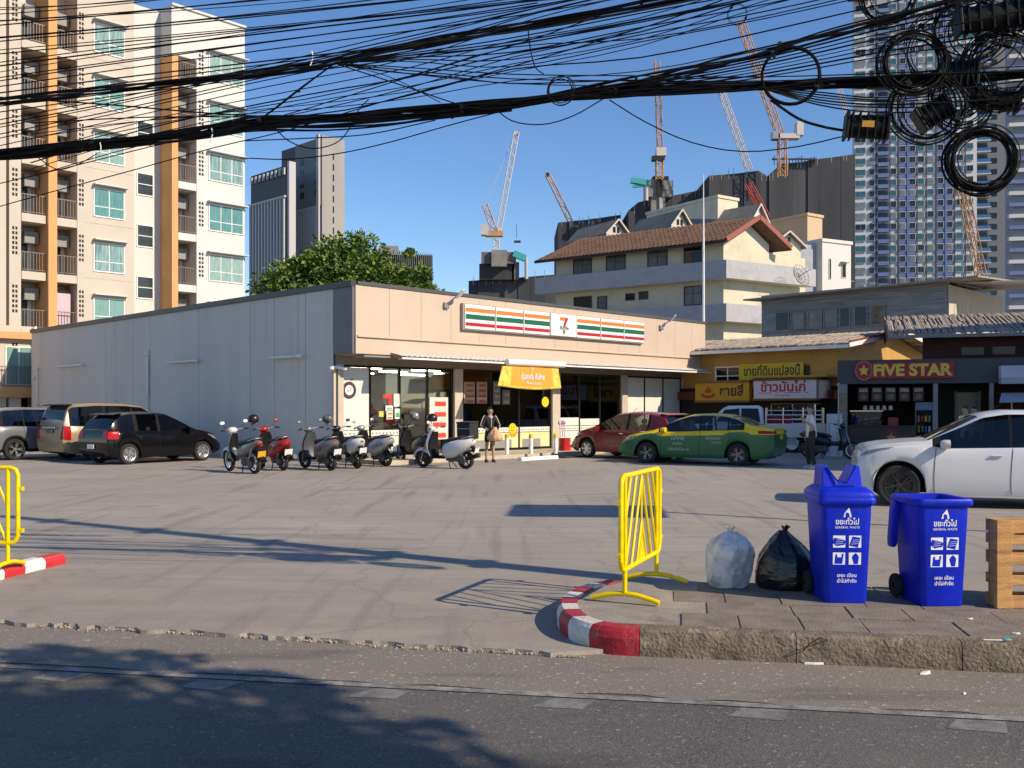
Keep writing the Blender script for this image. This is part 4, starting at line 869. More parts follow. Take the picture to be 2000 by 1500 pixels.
def person(label, loc, rz, h, arms, legs, shirt, bottom, shorts=False, shoe=BLACK, lean=0., long_sleeve=False, hairlen=0., headrot=(0, 0), female=False, skirtish=False, hand=True):
    """local: +x forward, +y left; arms/legs: joint lists for the left (y>0) and right side"""
    t = thing('person', label, 'person', loc, rz); k = h / 1.70; V3 = lambda *p: Vector((p[0] * k, p[1] * k, p[2] * k))
    pel, sp1, ch, nk = V3(0, 0, .95), V3(lean * .3, 0, 1.14), V3(lean * .7, 0, 1.32), V3(lean * 1.0, 0, 1.45)
    hb, hm, ht = V3(lean * 1.1 + .01, 0, 1.53), V3(lean * 1.15 + .025, 0, 1.595), V3(lean * 1.15 + .012, 0, 1.655)
    body = [[(pel, (.125 * k, .10 * k)), (sp1, (.115 * k, .09 * k)), (ch, (.135 * k, .095 * k)), (nk, .052 * k), (hb, .062 * k), (hm, .092 * k), (ht, .070 * k)]]
    sh = []; wr = []
    for sd, J in zip((1, -1), arms):
        s = V3(lean * .85, sd * (.155 if female else .175), 1.39); e, w_ = V3(*J[0]), V3(*J[1]); hnd = w_ + (w_ - e).normalized() * .07 * k
        body.append([(ch, (.135 * k, .095 * k)), (s, .052 * k), (s.lerp(e, .5), .044 * k), (e, .036 * k), (e.lerp(w_, .4), .034 * k), (w_, .024 * k), (hnd, .030 * k)]); sh.append((s, e, w_, hnd))
    lg = []
    for sd, J in zip((1, -1), legs):
        hp, kn, an = V3(0, sd * .085, .90), V3(*J[0]), V3(*J[1]); toe = an + V3(.15, sd * .02, -.045)
        body.append([(pel, (.125 * k, .10 * k)), (hp, .088 * k), (hp.lerp(kn, .5), .074 * k), (kn, .052 * k), (kn.lerp(an, .35), .052 * k), (an, .035 * k)]); lg.append((hp, kn, an, toe))
    bm = skin_mesh(body, 2); bm.materials.clear(); bm.materials.append(SKIN)
    # fingers joined to the body mesh
    fb = MB()
    if hand:
        for sd, (s, e, w_, hn) in zip((1, -1), sh):
            d = (hn - w_).normalized(); side = d.orthogonal().normalized(); oth = d.cross(side)
            for q in range(4):
                o_ = hn + side * (q - 1.5) * .017 * k; L = (.062, .075, .07, .055)[q] * k
                fb.tube([o_, o_ + d * L * .55 + oth * .006, o_ + d * L * .9 + oth * .022], [.0085 * k, .008 * k, .006 * k], 6)
            fb.tube([w_.lerp(hn, .45), w_.lerp(hn, .8) + side * .035 * k, hn + side * .045 * k + d * .03 * k], [.011 * k, .009 * k, .007 * k], 6)
    b2 = bmesh.new(); b2.from_mesh(bm)
    if fb.v:
        tmp = fb.mesh('f', SKIN, 60); b2.from_mesh(tmp); bpy.data.meshes.remove(tmp)
    b2.to_mesh(bm); b2.free(); bm.shade_smooth(); bo = link('body', bm, t)
    g = 1.16
    top = [[(pel + V3(0, 0, -.15), (.152 * k, .124 * k)), (pel, (.148 * k, .122 * k)), (sp1, (.138 * k, .11 * k)), (ch, (.155 * k, .115 * k)), (nk + V3(0, 0, -.025), .075 * k)]]
    for s, e, w_, hn in sh:
        en = w_ if long_sleeve else s.lerp(e, .8); mid = [] if not long_sleeve else [(e, .047 * k)]
        top.append([(ch, (.155 * k, .115 * k)), (s, .068 * k)] + mid + [(en, (.038 if long_sleeve else .062) * k)])
    o = link('shirt', skin_mesh(top, 2), t); o.data.materials.append(shirt)
    bt = [[(sp1.lerp(pel, .3), (.130 * k, .106 * k)), (pel + V3(0, 0, -.03), (.15 * k, .122 * k))]]
    for hp, kn, an, toe in lg:
        en = hp.lerp(kn, .72) if shorts else an.lerp(kn, .05)
        bt.append([(pel + V3(0, 0, -.03), (.15 * k, .122 * k)), (hp, .108 * k), (hp.lerp(kn, .5), .094 * k)] + ([(en, .09 * k)] if shorts else [(kn, .072 * k), (kn.lerp(an, .5), .066 * k), (en, .058 * k)]))
    o = link('shorts' if shorts else 'trousers', skin_mesh(bt, 2), t); o.data.materials.append(bottom)
    for hp, kn, an, toe in lg:
        dv = Vector((1, 0, 0)); c = an + V3(.055, 0, -.035); MB().loft([rrect(.12 * k, .045 * k, .04 * k, z * k, 4, an.x + .05 * k, an.y) if z < .03 else rrect(.09 * k, .04 * k, .035 * k, z * k, 4, an.x + .03 * k, an.y) for z in (an.z / k - .075, an.z / k - .06, an.z / k - .03, an.z / k + .005)]).build('shoe', shoe, t, smooth=50)
    # head details: hair, nose, ears, eyes, mouth
    hc = hm; hr = MB(); rings = []
    for j in range(9):
        th = R((-5 - hairlen * 60) + (95 + hairlen * 60) * j / 8); c = max(.04, math.cos(th)) if th > 0 else max(.72, math.cos(th * 1.6))
        rings.append([hc + V3(-.012 + (.099 if math.cos(a) < 0 else .088) * c * math.cos(a) - (.03 if math.cos(a) > .25 and th < .55 else 0), .090 * c * math.sin(a), .030 + .094 * math.sin(th)) for a in [6.283 * q / 16 for q in range(16)]])
    hr.loft(rings).build('hair', HAIR, t, smooth=70)
    MB().sph(hc + V3(.093, 0, -.012), (.016 * k, .013 * k, .02 * k), 8, 6).build('nose', SKIN, bo, smooth=70)
    for sd in (-1, 1):
        MB().sph(hc + V3(0, sd * .088, -.005), (.02 * k, .01 * k, .03 * k), 8, 6).build('ear', SKIN, bo, smooth=70)
        MB().sph(hc + V3(.083, sd * .034, .012), (.01 * k, .014 * k, .007 * k), 8, 6).build('eye', HAIR, bo)
    MB().sph(hc + V3(.083, 0, -.05), (.008 * k, .024 * k, .006 * k), 8, 6).build('mouth', mat('lips', (.30, .12, .10), .5), bo)
    return t, sh
BLKC = mat('black_cloth', (.014, .013, .015), .85, var=.2, bump=.3, bs=60); WHC = mat('white_cloth', (.66, .66, .66), .8, var=.06, bump=.3, bs=40); DKT = mat('dark_trouser_cloth', (.022, .021, .022), .85, var=.2, bump=.3, bs=50)
p = gp(957, 903); stand = [((.02, .10, .50), (-.01, .11, .085)), ((.0, -.10, .50), (-.02, -.12, .085))]
wt, sh = person('person in a black jacket and shorts holding tan bags outside store', (p.x, p.y, 0), R(-70), 1.63, [((.04, .27, 1.14), (.20, .19, 1.02)), ((.02, -.27, 1.14), (.17, -.20, 1.05))], stand, BLKC, BLKC, shorts=True, long_sleeve=True, hairlen=.5, female=True, shoe=mat('dark_sandal', (.03, .02, .018), .7))
for sd in (1, -1):                                         # pale stripe down each sleeve
    s, e, w_, hn = sh[0 if sd == 1 else 1]; off = Vector((0, sd * .058, .02))
    MB().tube([s + Vector((0, sd * .01, .062)), s + off + Vector((0, 0, .01)), s.lerp(e, .5) + off * .95, e + off * .85, e.lerp(w_, .5) + off * .8], .011, 6).build('sleeve_stripe', mat('cream_cloth', (.65, .60, .50), .8), wt)
MB().tube([(.115, 0, 1.36), (.125, 0, 1.22), (.13, 0, 1.05)], .008, 5).build('zip', WHC, wt)
TAN = mat('tan_bag_film', (.62, .36, .18), .5, var=.15, bump=.5, bs=14)
tb = bag('shopping_bag', 'bulging tan shopping bags held in front of the person', (p.x, p.y, .66), [(0, .14), (.02, .19), (.1, .22), (.22, .19), (.32, .09), (.38, .025)], TAN, 4, fold=.05); tb['category'] = 'bag'
c_ = wt.matrix_basis @ Vector((0, 0, 0)); tb.location = (p.x + .22 * math.cos(R(-70)) + .07, p.y + .24 * math.sin(R(-70)), .64)
q = gp(1585, 916)
mt_, _ = person('person in white shirt and dark trousers standing beside the taxi', (q.x, q.y, 0), R(176), 1.70, [((.06, .25, 1.13), (.22, .14, 1.30)), ((.04, -.24, 1.12), (.10, -.22, .86))], [((.03, .09, .50), (-.06, .10, .085)), ((.10, -.10, .51), (.03, -.10, .085))], WHC, DKT, lean=.03, shoe=mat('pale_shoe', (.5, .48, .45), .6))
person('person with short dark hair behind the white suv, left of the pair', (1887 - CX and (1886 - CX) * 25 / F, 25, 0), R(195), 1.68, [((.0, .25, 1.13), (.08, .24, .88)), ((.0, -.25, 1.13), (.08, -.24, .88))], stand, WHC, DKT)
person('person with dark hair behind the white suv, right of the pair', ((1904 - CX) * 25.4 / F, 25.4, 0), R(205), 1.66, [((.0, .25, 1.13), (.08, .24, .88)), ((.0, -.25, 1.13), (.08, -.24, .88))], stand, mat('grey_cloth', (.25, .25, .27), .85), DKT)

# ------------------------------------------------------------------ convenience store
C0 = Vector((-5.28, 28.48)); DX = Vector((.696, .718)).normalized(); DY = Vector((-DX.y, DX.x)); ANG = math.atan2(DX.y, DX.x)
LG = Line(C0, DX); LF = Line(C0 - DY * .96, DX); LS = Line(C0, DY)
gx, fx, sx_ = LG.t, LF.t, LS.t
st = thing('convenience_store', 'single storey convenience store with cream fascia and grey side wall', 'store', (C0.x, C0.y, 0), ANG)
def panel_grey():
    m, n, l, b = nodes_mat('grey_metal_panel'); g = n.new('ShaderNodeNewGeometry').outputs['Position']; o = n.new('ShaderNodeTexCoord').outputs['Object']
    c = ramp(n, l, nn(n, l, o, 1.2, 5, .6, (1, .8, .12)), .3, (.55, .515, .465), .75, (.62, .58, .525))
    c = mixc(n, l, ramp(n, l, nn(n, l, o, 1.1, 6, .7, (1, 2.4, .08)), .60, (0, 0, 0), .72, (.5, .5, .5)), c, (.36, .325, .28))
    c = mixc(n, l, ramp(n, l, nn(n, l, o, 5, 6, .7, (1, 1, .5)), .66, (0, 0, 0), .74, (.4, .4, .4)), c, (.70, .67, .63))
    l.new(c, b.inputs['Base Color']); b.inputs['Roughness'].default_value = .65; b.inputs['Specular IOR Level'].default_value = .2; bumpn(n, l, b, [(nn(n, l, o, .8, 3), .12, .05)]); return m
GP = panel_grey(); DGP = mat('dark_grey_panel', (.13, .13, .13), .5, var=.08, dirt=(.14, .14, .14, .3)); CAP = mat('dark_parapet_cap', (.035, .036, .038), .45, var=.15)
CREAM = mat('cream_metal_fascia', (.56, .435, .34), .5, var=.04, vs=1.2, dirt=(.48, .38, .30, .35), ds=1.5)
BLKF = mat('black_aluminium', (.012, .012, .012), .4, .3, var=.1); SOF = mat('taupe_soffit', (.36, .31, .25), .7, var=.1); COLM = mat('beige_column', (.52, .44, .36), .7, var=.08, dirt=(.4, .33, .26, .4))
H = 5.22; WX = 18.54; DEP = sx_(65)
ys = [0.0] + [sx_(px) for px in (601, 540, 493, 392, 297, 264, 210, 125, 85)] + [DEP]
for i, (a, b) in enumerate(zip(ys, ys[1:])):
    MB().bx(-.08, 0, a + .012, b - .012, .0, H).build('wall_panel', GP, st, bevel=.006)
MB().bx(-.06, -.005, 0, DEP, 0, H - .01).build('panel_backing', CAP, st)
MB().bx(-.085, .0, -.955, -.012, 3.22, H).build('fascia_return', DGP, st)
MB().bx(-.02, .0 + .06, -.03, DEP, .0, .10).build('wall_plinth', mat('pale_plinth', (.5, .48, .45), .8), st)
MB().bx(.02, WX, DEP - .2, DEP, 0, H).bx(WX - .2, WX, .02, DEP - .2, 0, H).build('rear_wall', GP, st)
MB().bx(0, WX, 0, DEP - .2, 4.9, 5.0).build('roof', DGP, st)
MB().bx(-.14, .06, -.96, DEP + .05, H - .05, H + .13).build('parapet_cap', CAP, st, bevel=.01)
MB().bx(.062, WX + .08, -1.03, -.86, H + .002, H + .115).build('parapet_cap', mat('grey_parapet_cap', (.10, .10, .10), .4, .3), st, bevel=.01)
# cream front fascia
jx = [0.0] + [1.25 * k for k in range(1, 15)] + [WX]
for a, b in zip(jx, jx[1:]):
    MB().bx(a + .004, b - .004, -1.0, -.88, 3.74, H).build('fascia_panel', CREAM, st, bevel=.004)
MB().bx(0, WX, -.97, -.9, 3.3, H - .1).build('fascia_backing', SOF, st)
MB().bx(.05, WX - .25, -1.05, -1.0, 3.70, 3.76).build('fascia_moulding', CREAM, st, bevel=.008)
MB().bx(.05, WX - .2, -.985, -.88, 3.22, 3.70).build('lower_fascia', CREAM, st)
MB().bx(-.0, .05, -1.01, -.88, 3.22, 3.735).bx(WX - .2, WX, -1.01, -.88, 3.22, 3.735).build('corner_trim', CREAM, st)
MB().bx(.0, WX, -.88, -.001, 3.19, 3.235).build('soffit', SOF, st)
MB().bx(.0, WX, -.0, .18, 2.93, 3.188).build('lintel', mat('taupe_lintel', (.30, .255, .205), .7, var=.1), st)
# corrugated awning strip
aw = MB(); x0, x1 = fx(762), fx(1376) + 1.15; n = int((x1 - x0) / .035); rows = []
for i in range(n + 1):
    x = x0 + (x1 - x0) * i / n; dz = .014 * math.sin(2 * math.pi * i / 6); rows.append(((x, -1.02, 3.30 + dz), (x, -1.55, 3.17 + dz)))
for a, b in zip(rows, rows[1:]): aw.quad(a[0], b[0], b[1], a[1])
ao = aw.build('awning_sheet', mat('white_corrugated_sheet', (.62, .60, .56), .45, var=.1, dirt=(.3, .26, .2, .4), ds=3), st, smooth=60)
MB().bx(x0, x1, -1.54, -1.49, 3.08, 3.135).build('awning_rail', WHITE, ao)
for k in range(9): x = x0 + .3 + k * (x1 - x0 - .6) / 8; MB().bx(x - .02, x + .02, -1.5, -.99, 3.10, 3.13).build('awning_bracket', WHITE, ao)
MB().bx(.3, fx(762) + .1, -1.02, -.4, 3.13, 3.18).build('rolled_awning', mat('grey_vinyl', (.22, .22, .22), .5), st)
# floor platform
TILE = mat('beige_tile', (.50, .42, .33), .6, var=.15, vs=4, dirt=(.3, .24, .18, .5))
MB().bx(.1, WX, -2.35, .02, -.02, .12).build('entrance_platform', TILE, st, bevel=.02)
MB().bx(.05, WX - .1, .02, DEP - .3, .0, .121).build('shop_floor', mat('shop_floor', (.35, .34, .32), .3, var=.1), st)
MB().bx(.05, WX - .2, .2, DEP - .3, 2.95, 3.0).build('shop_ceiling', mat('shop_ceiling', (.30, .30, .30), .8), st)
MB().bx(.1, WX - .2, 7.0, 7.1, .125, 2.94).build('shop_back_wall', mat('shop_back_wall', (.22, .20, .19), .8), st)
# glazing
GL = glass_mat('shop_glass', refl=.03, clear=.75); FILM = mat('white_window_film', (.66, .665, .60), .5, var=.05); FILMG = mat('yellow_green_film', (.62, .62, .34), .5, var=.15, vs=1.2); FGREY = mat('grey_window_film', (.25, .25, .23), .5, var=.1)
bays = [[668, 722], [722, 780, 834, 883], [901, 958, 1013, 1074], [1091, 1131, 1171, 1210], [1223, 1258, 1294, 1328]]
for b_ in bays:
    X_ = [gx(px) for px in b_]
    for x in X_: MB().bx(x - .035, x + .035, -.03, .06, .121, 2.93).build('mullion', BLKF, st)
    MB().bx(X_[0] + .036, X_[-1] - .036, -.028, .058, 2.86, 2.929).build('frame_rail', BLKF, st); MB().bx(X_[0] + .036, X_[-1] - .036, -.028, .058, .122, .20).build('frame_rail', BLKF, st)
    for a, b in zip(X_, X_[1:]): MB().bx(a + .036, b - .036, .010, .018, .201, 2.859).build('window_pane', GL, st)
for px0, px1 in ((884, 900), (1075, 1090), (1211, 1222), (1329, 1345), (656, 667)):
    MB().bx(gx(px0), gx(px1), -.12, .12, .121, 2.928).build('column', COLM, st, bevel=.01)
def film(px0, px1, z0, z1, m=FILM, nm='window_film', y=-.012): return MB().bx(gx(px0) + .04, gx(px1) - .04, y, y + .006, z0, z1).build(nm, m, st)
film(668, 722, .95, 2.855); film(668, 722, .205, .72, FILMG)
for a, b in ((1223, 1258), (1258, 1294), (1294, 1328)): film(a, b, .205, 2.855)
DOT = mat('dark_dash_print', (.08, .08, .075), .6)
def dash(px0, px1):
    o = film(px0, px1, .76, .93, FILM, 'dashed_strip', -.020); a, b = gx(px0) + .1, gx(px1) - .1; n = max(3, int((b - a) / .12)); mb = MB()
    for i in range(n): x = a + (b - a) * i / (n - 1); mb.bx(x - .02, x + .02, -.0225, -.0205, .81, .86)
    mb.build('dash_marks', DOT, o)['kind'] = 'stuff'
for a, b in ((668, 722), (722, 780), (901, 958), (958, 1013), (1013, 1074), (1091, 1131), (1131, 1171)): dash(a, b)
for a, b in ((901, 958), (958, 1013), (1013, 1074)): film(a, b, .205, .74, FILMG)
for a, b in ((905, 950), (962, 1000), (1018, 1056)): film(a, b, .21, .50, FGREY, y=-.019)
film(722, 780, .205, .74, mat('pastel_film', (.50, .55, .45), .5, var=.35, vs=2)); film(1091, 1131, .95, 1.25, FILM); film(1131, 1171, .95, 1.2, FILM); film(1091, 1131, .205, .74, FILM); film(1131, 1171, .205, .74, FILM)
# posters on the glass
def poster(px0, px1, py0, py1, c1, c2, k=3, nm='poster', y=-.026):
    xa, xb = gx(px0), gx(px1); pm = (px0 + px1) / 2; z1, z0 = LG.z(pm, py0), LG.z(pm, py1)
    o = MB().bx(xa, xb, y - .004, y, z0, z1).build(nm, mat('poster_%s' % (str(c1)), c1, .5, var=.1, vs=8), st); mb = MB(); rnd = random.Random(px0)
    for i in range(k):
        za = z0 + (z1 - z0) * (i + .15) / k; zb = z0 + (z1 - z0) * (i + .6) / k; xm = xa + (xb - xa) * rnd.uniform(.1, .3); mb.bx(xm, xb - (xb - xa) * .12, y - .0065, y - .0045, za, zb)
    mb.build('poster_print', mat('print_%s' % (str(c2)), c2, .5, var=.3, vs=12), o)['kind'] = 'stuff'; return o
poster(838, 874, 776, 858, (.80, .62, .55), (.62, .05, .04), 4); poster(905, 926, 746, 788, (.42, .30, .24), (.30, .12, .06), 4); poster(930, 950, 746, 788, (.42, .30, .26), (.34, .08, .06), 4)
poster(962, 976, 745, 790, (.18, .19, .20), (.4, .4, .4), 4); poster(980, 995, 762, 790, (.16, .18, .17), (.33, .36, .33), 2); poster(768, 781, 769, 794, (.72, .72, .66), (.6, .6, .56), 1); poster(770, 780, 798, 818, (.70, .74, .68), (.10, .35, .14), 1)
poster(747, 765, 771, 778, (.55, .05, .03), (.6, .04, .03), 1); poster(757, 764, 778, 792, (.50, .02, .02), (.6, .05, .04), 1); poster(752, 766, 792, 802, (.60, .68, .72), (.2, .4, .5), 1); poster(739, 748, 803, 814, (.70, .50, .08), (.7, .6, .2), 1); poster(754, 766, 803, 819, (.75, .68, .5), (.4, .2, .1), 2)
def disc(px, py, r, m, nm='round_sticker', y=-.026, parent=st):
    x, z = gx(px), LG.z(px, py); return MB().prism([(x + r * math.cos(R(18 * k)), z + r * math.sin(R(18 * k))) for k in range(20)], lambda a, b: (a, y - .003, b), lambda a, b: (a, y, b)).build(nm, m, parent)
RS = disc(681, 762, .26, mat('dark_sticker', (.05, .03, .035), .5)); disc(681, 762, .155, WHITE, 'sticker_centre', -.0295, RS); lettering('a7', .17, mat('red_print', (.5, .03, .03), .5), RS, (gx(681), -.0345, LG.z(681, 762)), .17, ext=.001)
lettering('24', .12, mat('red_print', (.5, .03, .03)), RS, (gx(686.5), -.0345, LG.z(686, 741)), .1, ext=.001)
SMY = mat('smiley_yellow', (.75, .55, .02), .5); OR = mat('orange_print', (.72, .27, .03), .5)
disc(1001, 841, .22, OR); s_ = disc(1000, 837, .19, SMY, y=-.0305); disc(1064, 785, .19, SMY)
sx0, sz0 = gx(1000), LG.z(1000, 837)
for dx in (-.06, .06): MB().prism([(sx0 + dx + .022 * math.cos(R(45 * k)), sz0 + .05 + .03 * math.sin(R(45 * k))) for k in range(8)], lambda a, b: (a, -.0355, b), lambda a, b: (a, -.0337, b)).build('smile_eye', DOT, s_)
MB().prism([(sx0 + .1 * math.cos(R(200 + 14 * k)), sz0 + .0 + .1 * math.sin(R(200 + 14 * k))) for k in range(11)] + [(sx0 + .075 * math.cos(R(340 - 14 * k)), sz0 + .0 + .075 * math.sin(R(340 - 14 * k))) for k in range(11)], lambda a, b: (a, -.0355, b), lambda a, b: (a, -.0337, b)).build('smile_mouth', DOT, s_)
# interior: shelves and goods seen through the glass
SHF = mat('shelf_metal', (.10, .095, .09), .5)
GOODS = []
for i, c in enumerate(((.55, .05, .04), (.65, .48, .08), (.12, .35, .11), (.10, .2, .5), (.7, .68, .62), (.5, .25, .1))): GOODS.append(mat('goods_%d' % i, c, .5, var=.3, vs=8))
gm = MB(); rnd = random.Random(9)
for x0_, x1_, yy in ((gx(725), gx(778), 1.2), (gx(784), gx(832), 2.4), (gx(905), gx(1010), 1.1), (gx(1015), gx(1072), 1.3), (gx(1095), gx(1208), 1.1), (gx(840), gx(880), 2.0)):
    for z in (.35, .7, 1.05, 1.4): MB().bx(x0_, x1_, yy, yy + .4, z - .02, z).build('shelf', SHF, st)
    MB().bx(x0_, x1_, yy + .41, yy + .44, .121, 1.75).build('shelf_back', SHF, st)
    for z in (.35, .7, 1.05, 1.4):
        x = x0_
        while x < x1_ - .12: w_ = rnd.uniform(.07, .16); gm.cur = rnd.randrange(6); gm.bx(x, x + w_ * .92, yy + .03, yy + .36, z + .001, z + rnd.uniform(.12, .28)); x += w_
gm.cur = 0; go = gm.build('shelf_goods', GOODS, st); go['kind'] = 'stuff'
LMP = mat('shop_tube_light', (1, .98, .94), .5, emit=30.)
for yy in (1.6, 3.4, 5.4):
    for x in (1.8, 4.4, 7.0, 9.6, 12.2): MB().bx(x, x + 1.2, yy, yy + .14, 2.90, 2.945).build('ceiling_tube_light', LMP, st)
# striped fascia sign with logo panel
SGW = mat('sign_white', (.80, .80, .78), .35, var=.02); SOR = mat('sign_orange', (.78, .19, .03), .4, var=.03); SGR = mat('sign_green', (.0, .115, .055), .4, var=.05); SRD = mat('sign_red', (.50, .005, .02), .4, var=.05)
LSg = Line(C0 - DY * 1.14, DX); gxs = LSg.t
sg = thing('fascia_sign', 'long white sign with orange green red stripes and a 7 logo', 'sign', (C0.x, C0.y, 0), ANG)
sa, sb = gxs(905), gxs(1258); zt, zb = 5.005, 4.155
MB().bx(sa, sb, -1.13, -1.005, zb, zt).build('sign_case', mat('sign_case', (.35, .31, .27), .5), sg)
px_ = [907, 967, 1022, 1073.5, 1125, 1172, 1218, 1258]
for i, (a, b) in enumerate(zip(px_, px_[1:])):
    xa, xb = gxs(a) + .02, gxs(b) - .02; mid = i == 3
    o = MB().bx(xa, xb, -1.165 if not mid else -1.185, -1.13, zb + .03, zt - .03).build('logo_panel' if mid else 'striped_panel', SGW, sg, bevel=.02)
    if not mid:
        h_ = zt - zb - .06
        for m_, f0, f1 in ((SOR, .70, .86), (SGR, .40, .60), (SRD, .12, .26)): MB().bx(xa + .02, xb - .02, -1.171, -1.1655, zb + .03 + h_ * f0, zb + .03 + h_ * f1).build('stripe', m_, o)
    else:
        cx = (xa + xb) / 2; u = .85 * .8; yy = -1.186; P = lambda pts, m_, nm: MB().prism([(cx + x * u, (zt + zb) / 2 + z * u) for x, z in pts], lambda a, b: (a, yy - .006, b), lambda a, b: (a, yy, b)).build(nm, m_, o)
        P([(-.32, .42), (.16, .42), (.06, .24), (-.32, .24)], SOR, 'logo_stroke'); P([(.17, .42), (.30, .40), (.31, .30), (.20, .16), (.14, .02), (.12, -.06), (-.04, -.06), (-.02, .06), (.03, .18), (.075, .24)], SRD, 'logo_stroke'); P([(-.06, -.25), (.10, -.25), (.08, -.44), (-.08, -.44)], SRD, 'logo_stroke')
        lettering('ELEVEn', .16, SGR, o, (cx + .02, yy - .003, (zt + zb) / 2 - .15 * u), .46, 'logo_lettering', .003, .006)
for px in (868, 1288):
    x = fx(px); fl = MB().bx(x - .1, x + .1, -1.10, -1.0, 4.78, 4.98).build('floodlight', STEEL, st, bevel=.02)
    MB().bar((x + .02, -1.1, 4.95), (x + .30, -1.45, 5.28), .04).build('floodlight_arm', STEEL, fl); o = MB().box((x + .28, -1.42, 5.24), (.34, .34, .05), (R(-48), R(-10), .5)).build('floodlight_head', mat('pale_lamp_glass', (.6, .58, .52), .3), fl, bevel=.01)
# fittings on the grey side wall: tube lights on arms, pipe, cameras
TUBE = mat('ivory_tube_light', (.70, .68, .60), .4)
for a, b, py in ((122, 170, 715), (341, 393, 707), (539, 597, 698)):
    y1, y0 = sx_(a), sx_(b); z = LS.z((a + b) / 2, py); o = MB().tube([(-.28, y0, z), (-.28, y1, z)], .045, 10).build('tube_light', TUBE, st, smooth=50)
    MB().tube([(-.28, y0, z), (-.30, y0 - .15, z)], .07, 10).build('tube_light_end', TUBE, o, smooth=50); MB().bx(-.28, -.08, (y0 + y1) / 2 - .03, (y0 + y1) / 2 + .03, z - .03, z + .03).build('tube_light_arm', TUBE, o)
y = sx_(295); MB().cyl((-.14, y, .0), (-.14, y, 3.7), .03, n=8).cyl((-.14, y, 2.0), (-.14, y, 3.55), .055, n=10).sph((-.14, y, 3.72), .11, 10, 8).build('wall_pipe', TUBE, st, smooth=50)
y = sx_(79); MB().cyl((-.14, y, .4), (-.14, y, 3.4), .03, n=8).sph((-.14, y, 3.45), .09, 10, 8).sph((-.3, y, 3.0), .1, 10, 8).build('wall_pipe', TUBE, st, smooth=50)
cp = MB().bx(-.16, -.082, -.14, -.03, .13, 2.85).build('camera_post', COLM, st)
for dy in (-1, 1): MB().bar((-.12, -.1, 2.85), (-.12 + dy * .28, -.35, 2.78), .10, .09).build('security_camera', WHITE, cp, bevel=.02)
# things in front of the store
def sw(px, py, z): p = gp(px, py, z); return (p.x, p.y, z)
for px, py, lb in ((990, 887, 'white bollard with yellow cap nearest the person with bags'), (1037, 887, 'white bollard with yellow cap below the banner, middle of three'), (1085, 886, 'white bollard with yellow cap beside the red baskets')):
    b_ = thing('bollard', lb, 'bollard', sw(px, py, .12), 0, 'bollards before the store entrance')
    MB().lathe([(.07, 0), (.07, .56), (.068, .6)], 16, Matrix.Rotation(R(90), 4, 'X')).build('post', WHITE, b_, smooth=50)
    MB().sph((0, 0, .62), (.072, .072, .045), 14, 8).cyl((0, 0, .53), (0, 0, .62), .074, n=16).build('cap', mat('yellow_cap', (.72, .52, .02), .5), b_, smooth=50)
ws_ = thing('wheel_stop', 'white concrete wheel stop lying before the bollards', 'wheel stop', sw(1052, 898, 0), ANG); MB().prism([(-.09, 0), (.09, 0), (.06, .11), (-.06, .11)], lambda a, b: (-.85, a, b), lambda a, b: (.85, a, b)).build('stop_bar', WHITE, ws_, bevel=.01); MB().box((-.5, 0, .112), (.16, .1, .01)).build('reflector', REDLAMP, ws_)
ws2 = thing('wheel_stop', 'dark rubber mat by the nose of the red hatchback', 'mat', sw(1108, 893, 0), ANG); ws2.name = 'rubber_mat'; MB().bx(-.5, .5, -.35, .35, 0, .05).build('mat_sheet', RUBBER, ws2, bevel=.01)
bk = thing('basket_stack', 'stack of red shopping baskets by the entrance column', 'basket stack', sw(1103, 880, .12), ANG)
for k in range(6): MB().loft([rrect(.17, .13, .03, .075 * k + .0), rrect(.19, .15, .03, .075 * k + .07)]).build('basket', RP, bk, smooth=40)
for k, c in enumerate(((.5, .5, .6), (.6, .1, .2), (.2, .4, .6))): MB().cyl((-.1 + .1 * k, .1, .47), (-.14 + .12 * k, .12, .95), .014, n=6).sph((-.14 + .12 * k, .12, .98), (.07, .06, .08), 8, 6).build('mop', mat('mop_%d' % k, c, .8), bk)
# orange banner under a rolled white awning
bn = thing('fabric_banner', 'orange fabric banner with white lettering hung over the entrance', 'banner', (C0.x, C0.y, 0), ANG); LB = Line(C0 - DY * 1.62, DX); ba, bb = LB.t(981), LB.t(1091)
bo = MB(); nx, nz = 24, 10
for i in range(nx + 1):
    for j in range(nz + 1):
        u, v = i / nx, j / nz; x = ba + (bb - ba) * u - .35 * v * (1 - u) ** 2; z = 3.0 - .66 * v - .10 * v * math.sin(math.pi * (u * .9)) ; bo.v.append((x, -1.62 - .015 * math.sin(u * 5 + v * 2) - .12 * v, z))
for i in range(nx):
    for j in range(nz): k = i * (nz + 1) + j; bo.f.append((k, k + nz + 1, k + nz + 2, k + 1)); bo.mi.append(1 if (u_ := (i / nx)) < .14 or i / nx > .87 or j >= nz - 1 else 0)
ob = bo.build('cloth', [mat('orange_banner_cloth', (.78, .30, .025), .6, var=.06, vs=2), mat('yellow_banner_print', (.78, .50, .07), .6, var=.5, vs=5)], bn, smooth=60)
sm = ob.modifiers.new('solid', 'SOLIDIFY'); sm.thickness = .004
cx = (ba + bb) / 2; lettering('คุ้มสุขใจ ทั่วไทย', .25, PRINT, bn, (cx, -1.703, 2.66), 1.15, 'lettering', .002, .004); lettering('THAILAND', .12, PRINT, bn, (cx, -1.735, 2.44), .75, 'lettering', .002); lettering('7', .22, PRINT, bn, (cx, -1.668, 2.89), .12, 'lettering', .002)
MB().tube([(LB.t(990), -1.62, 3.13), (LB.t(1101), -1.62, 3.13)], .11, 14).build('rolled_awning', mat('white_vinyl', (.78, .77, .74), .5, var=.04), bn, smooth=50)

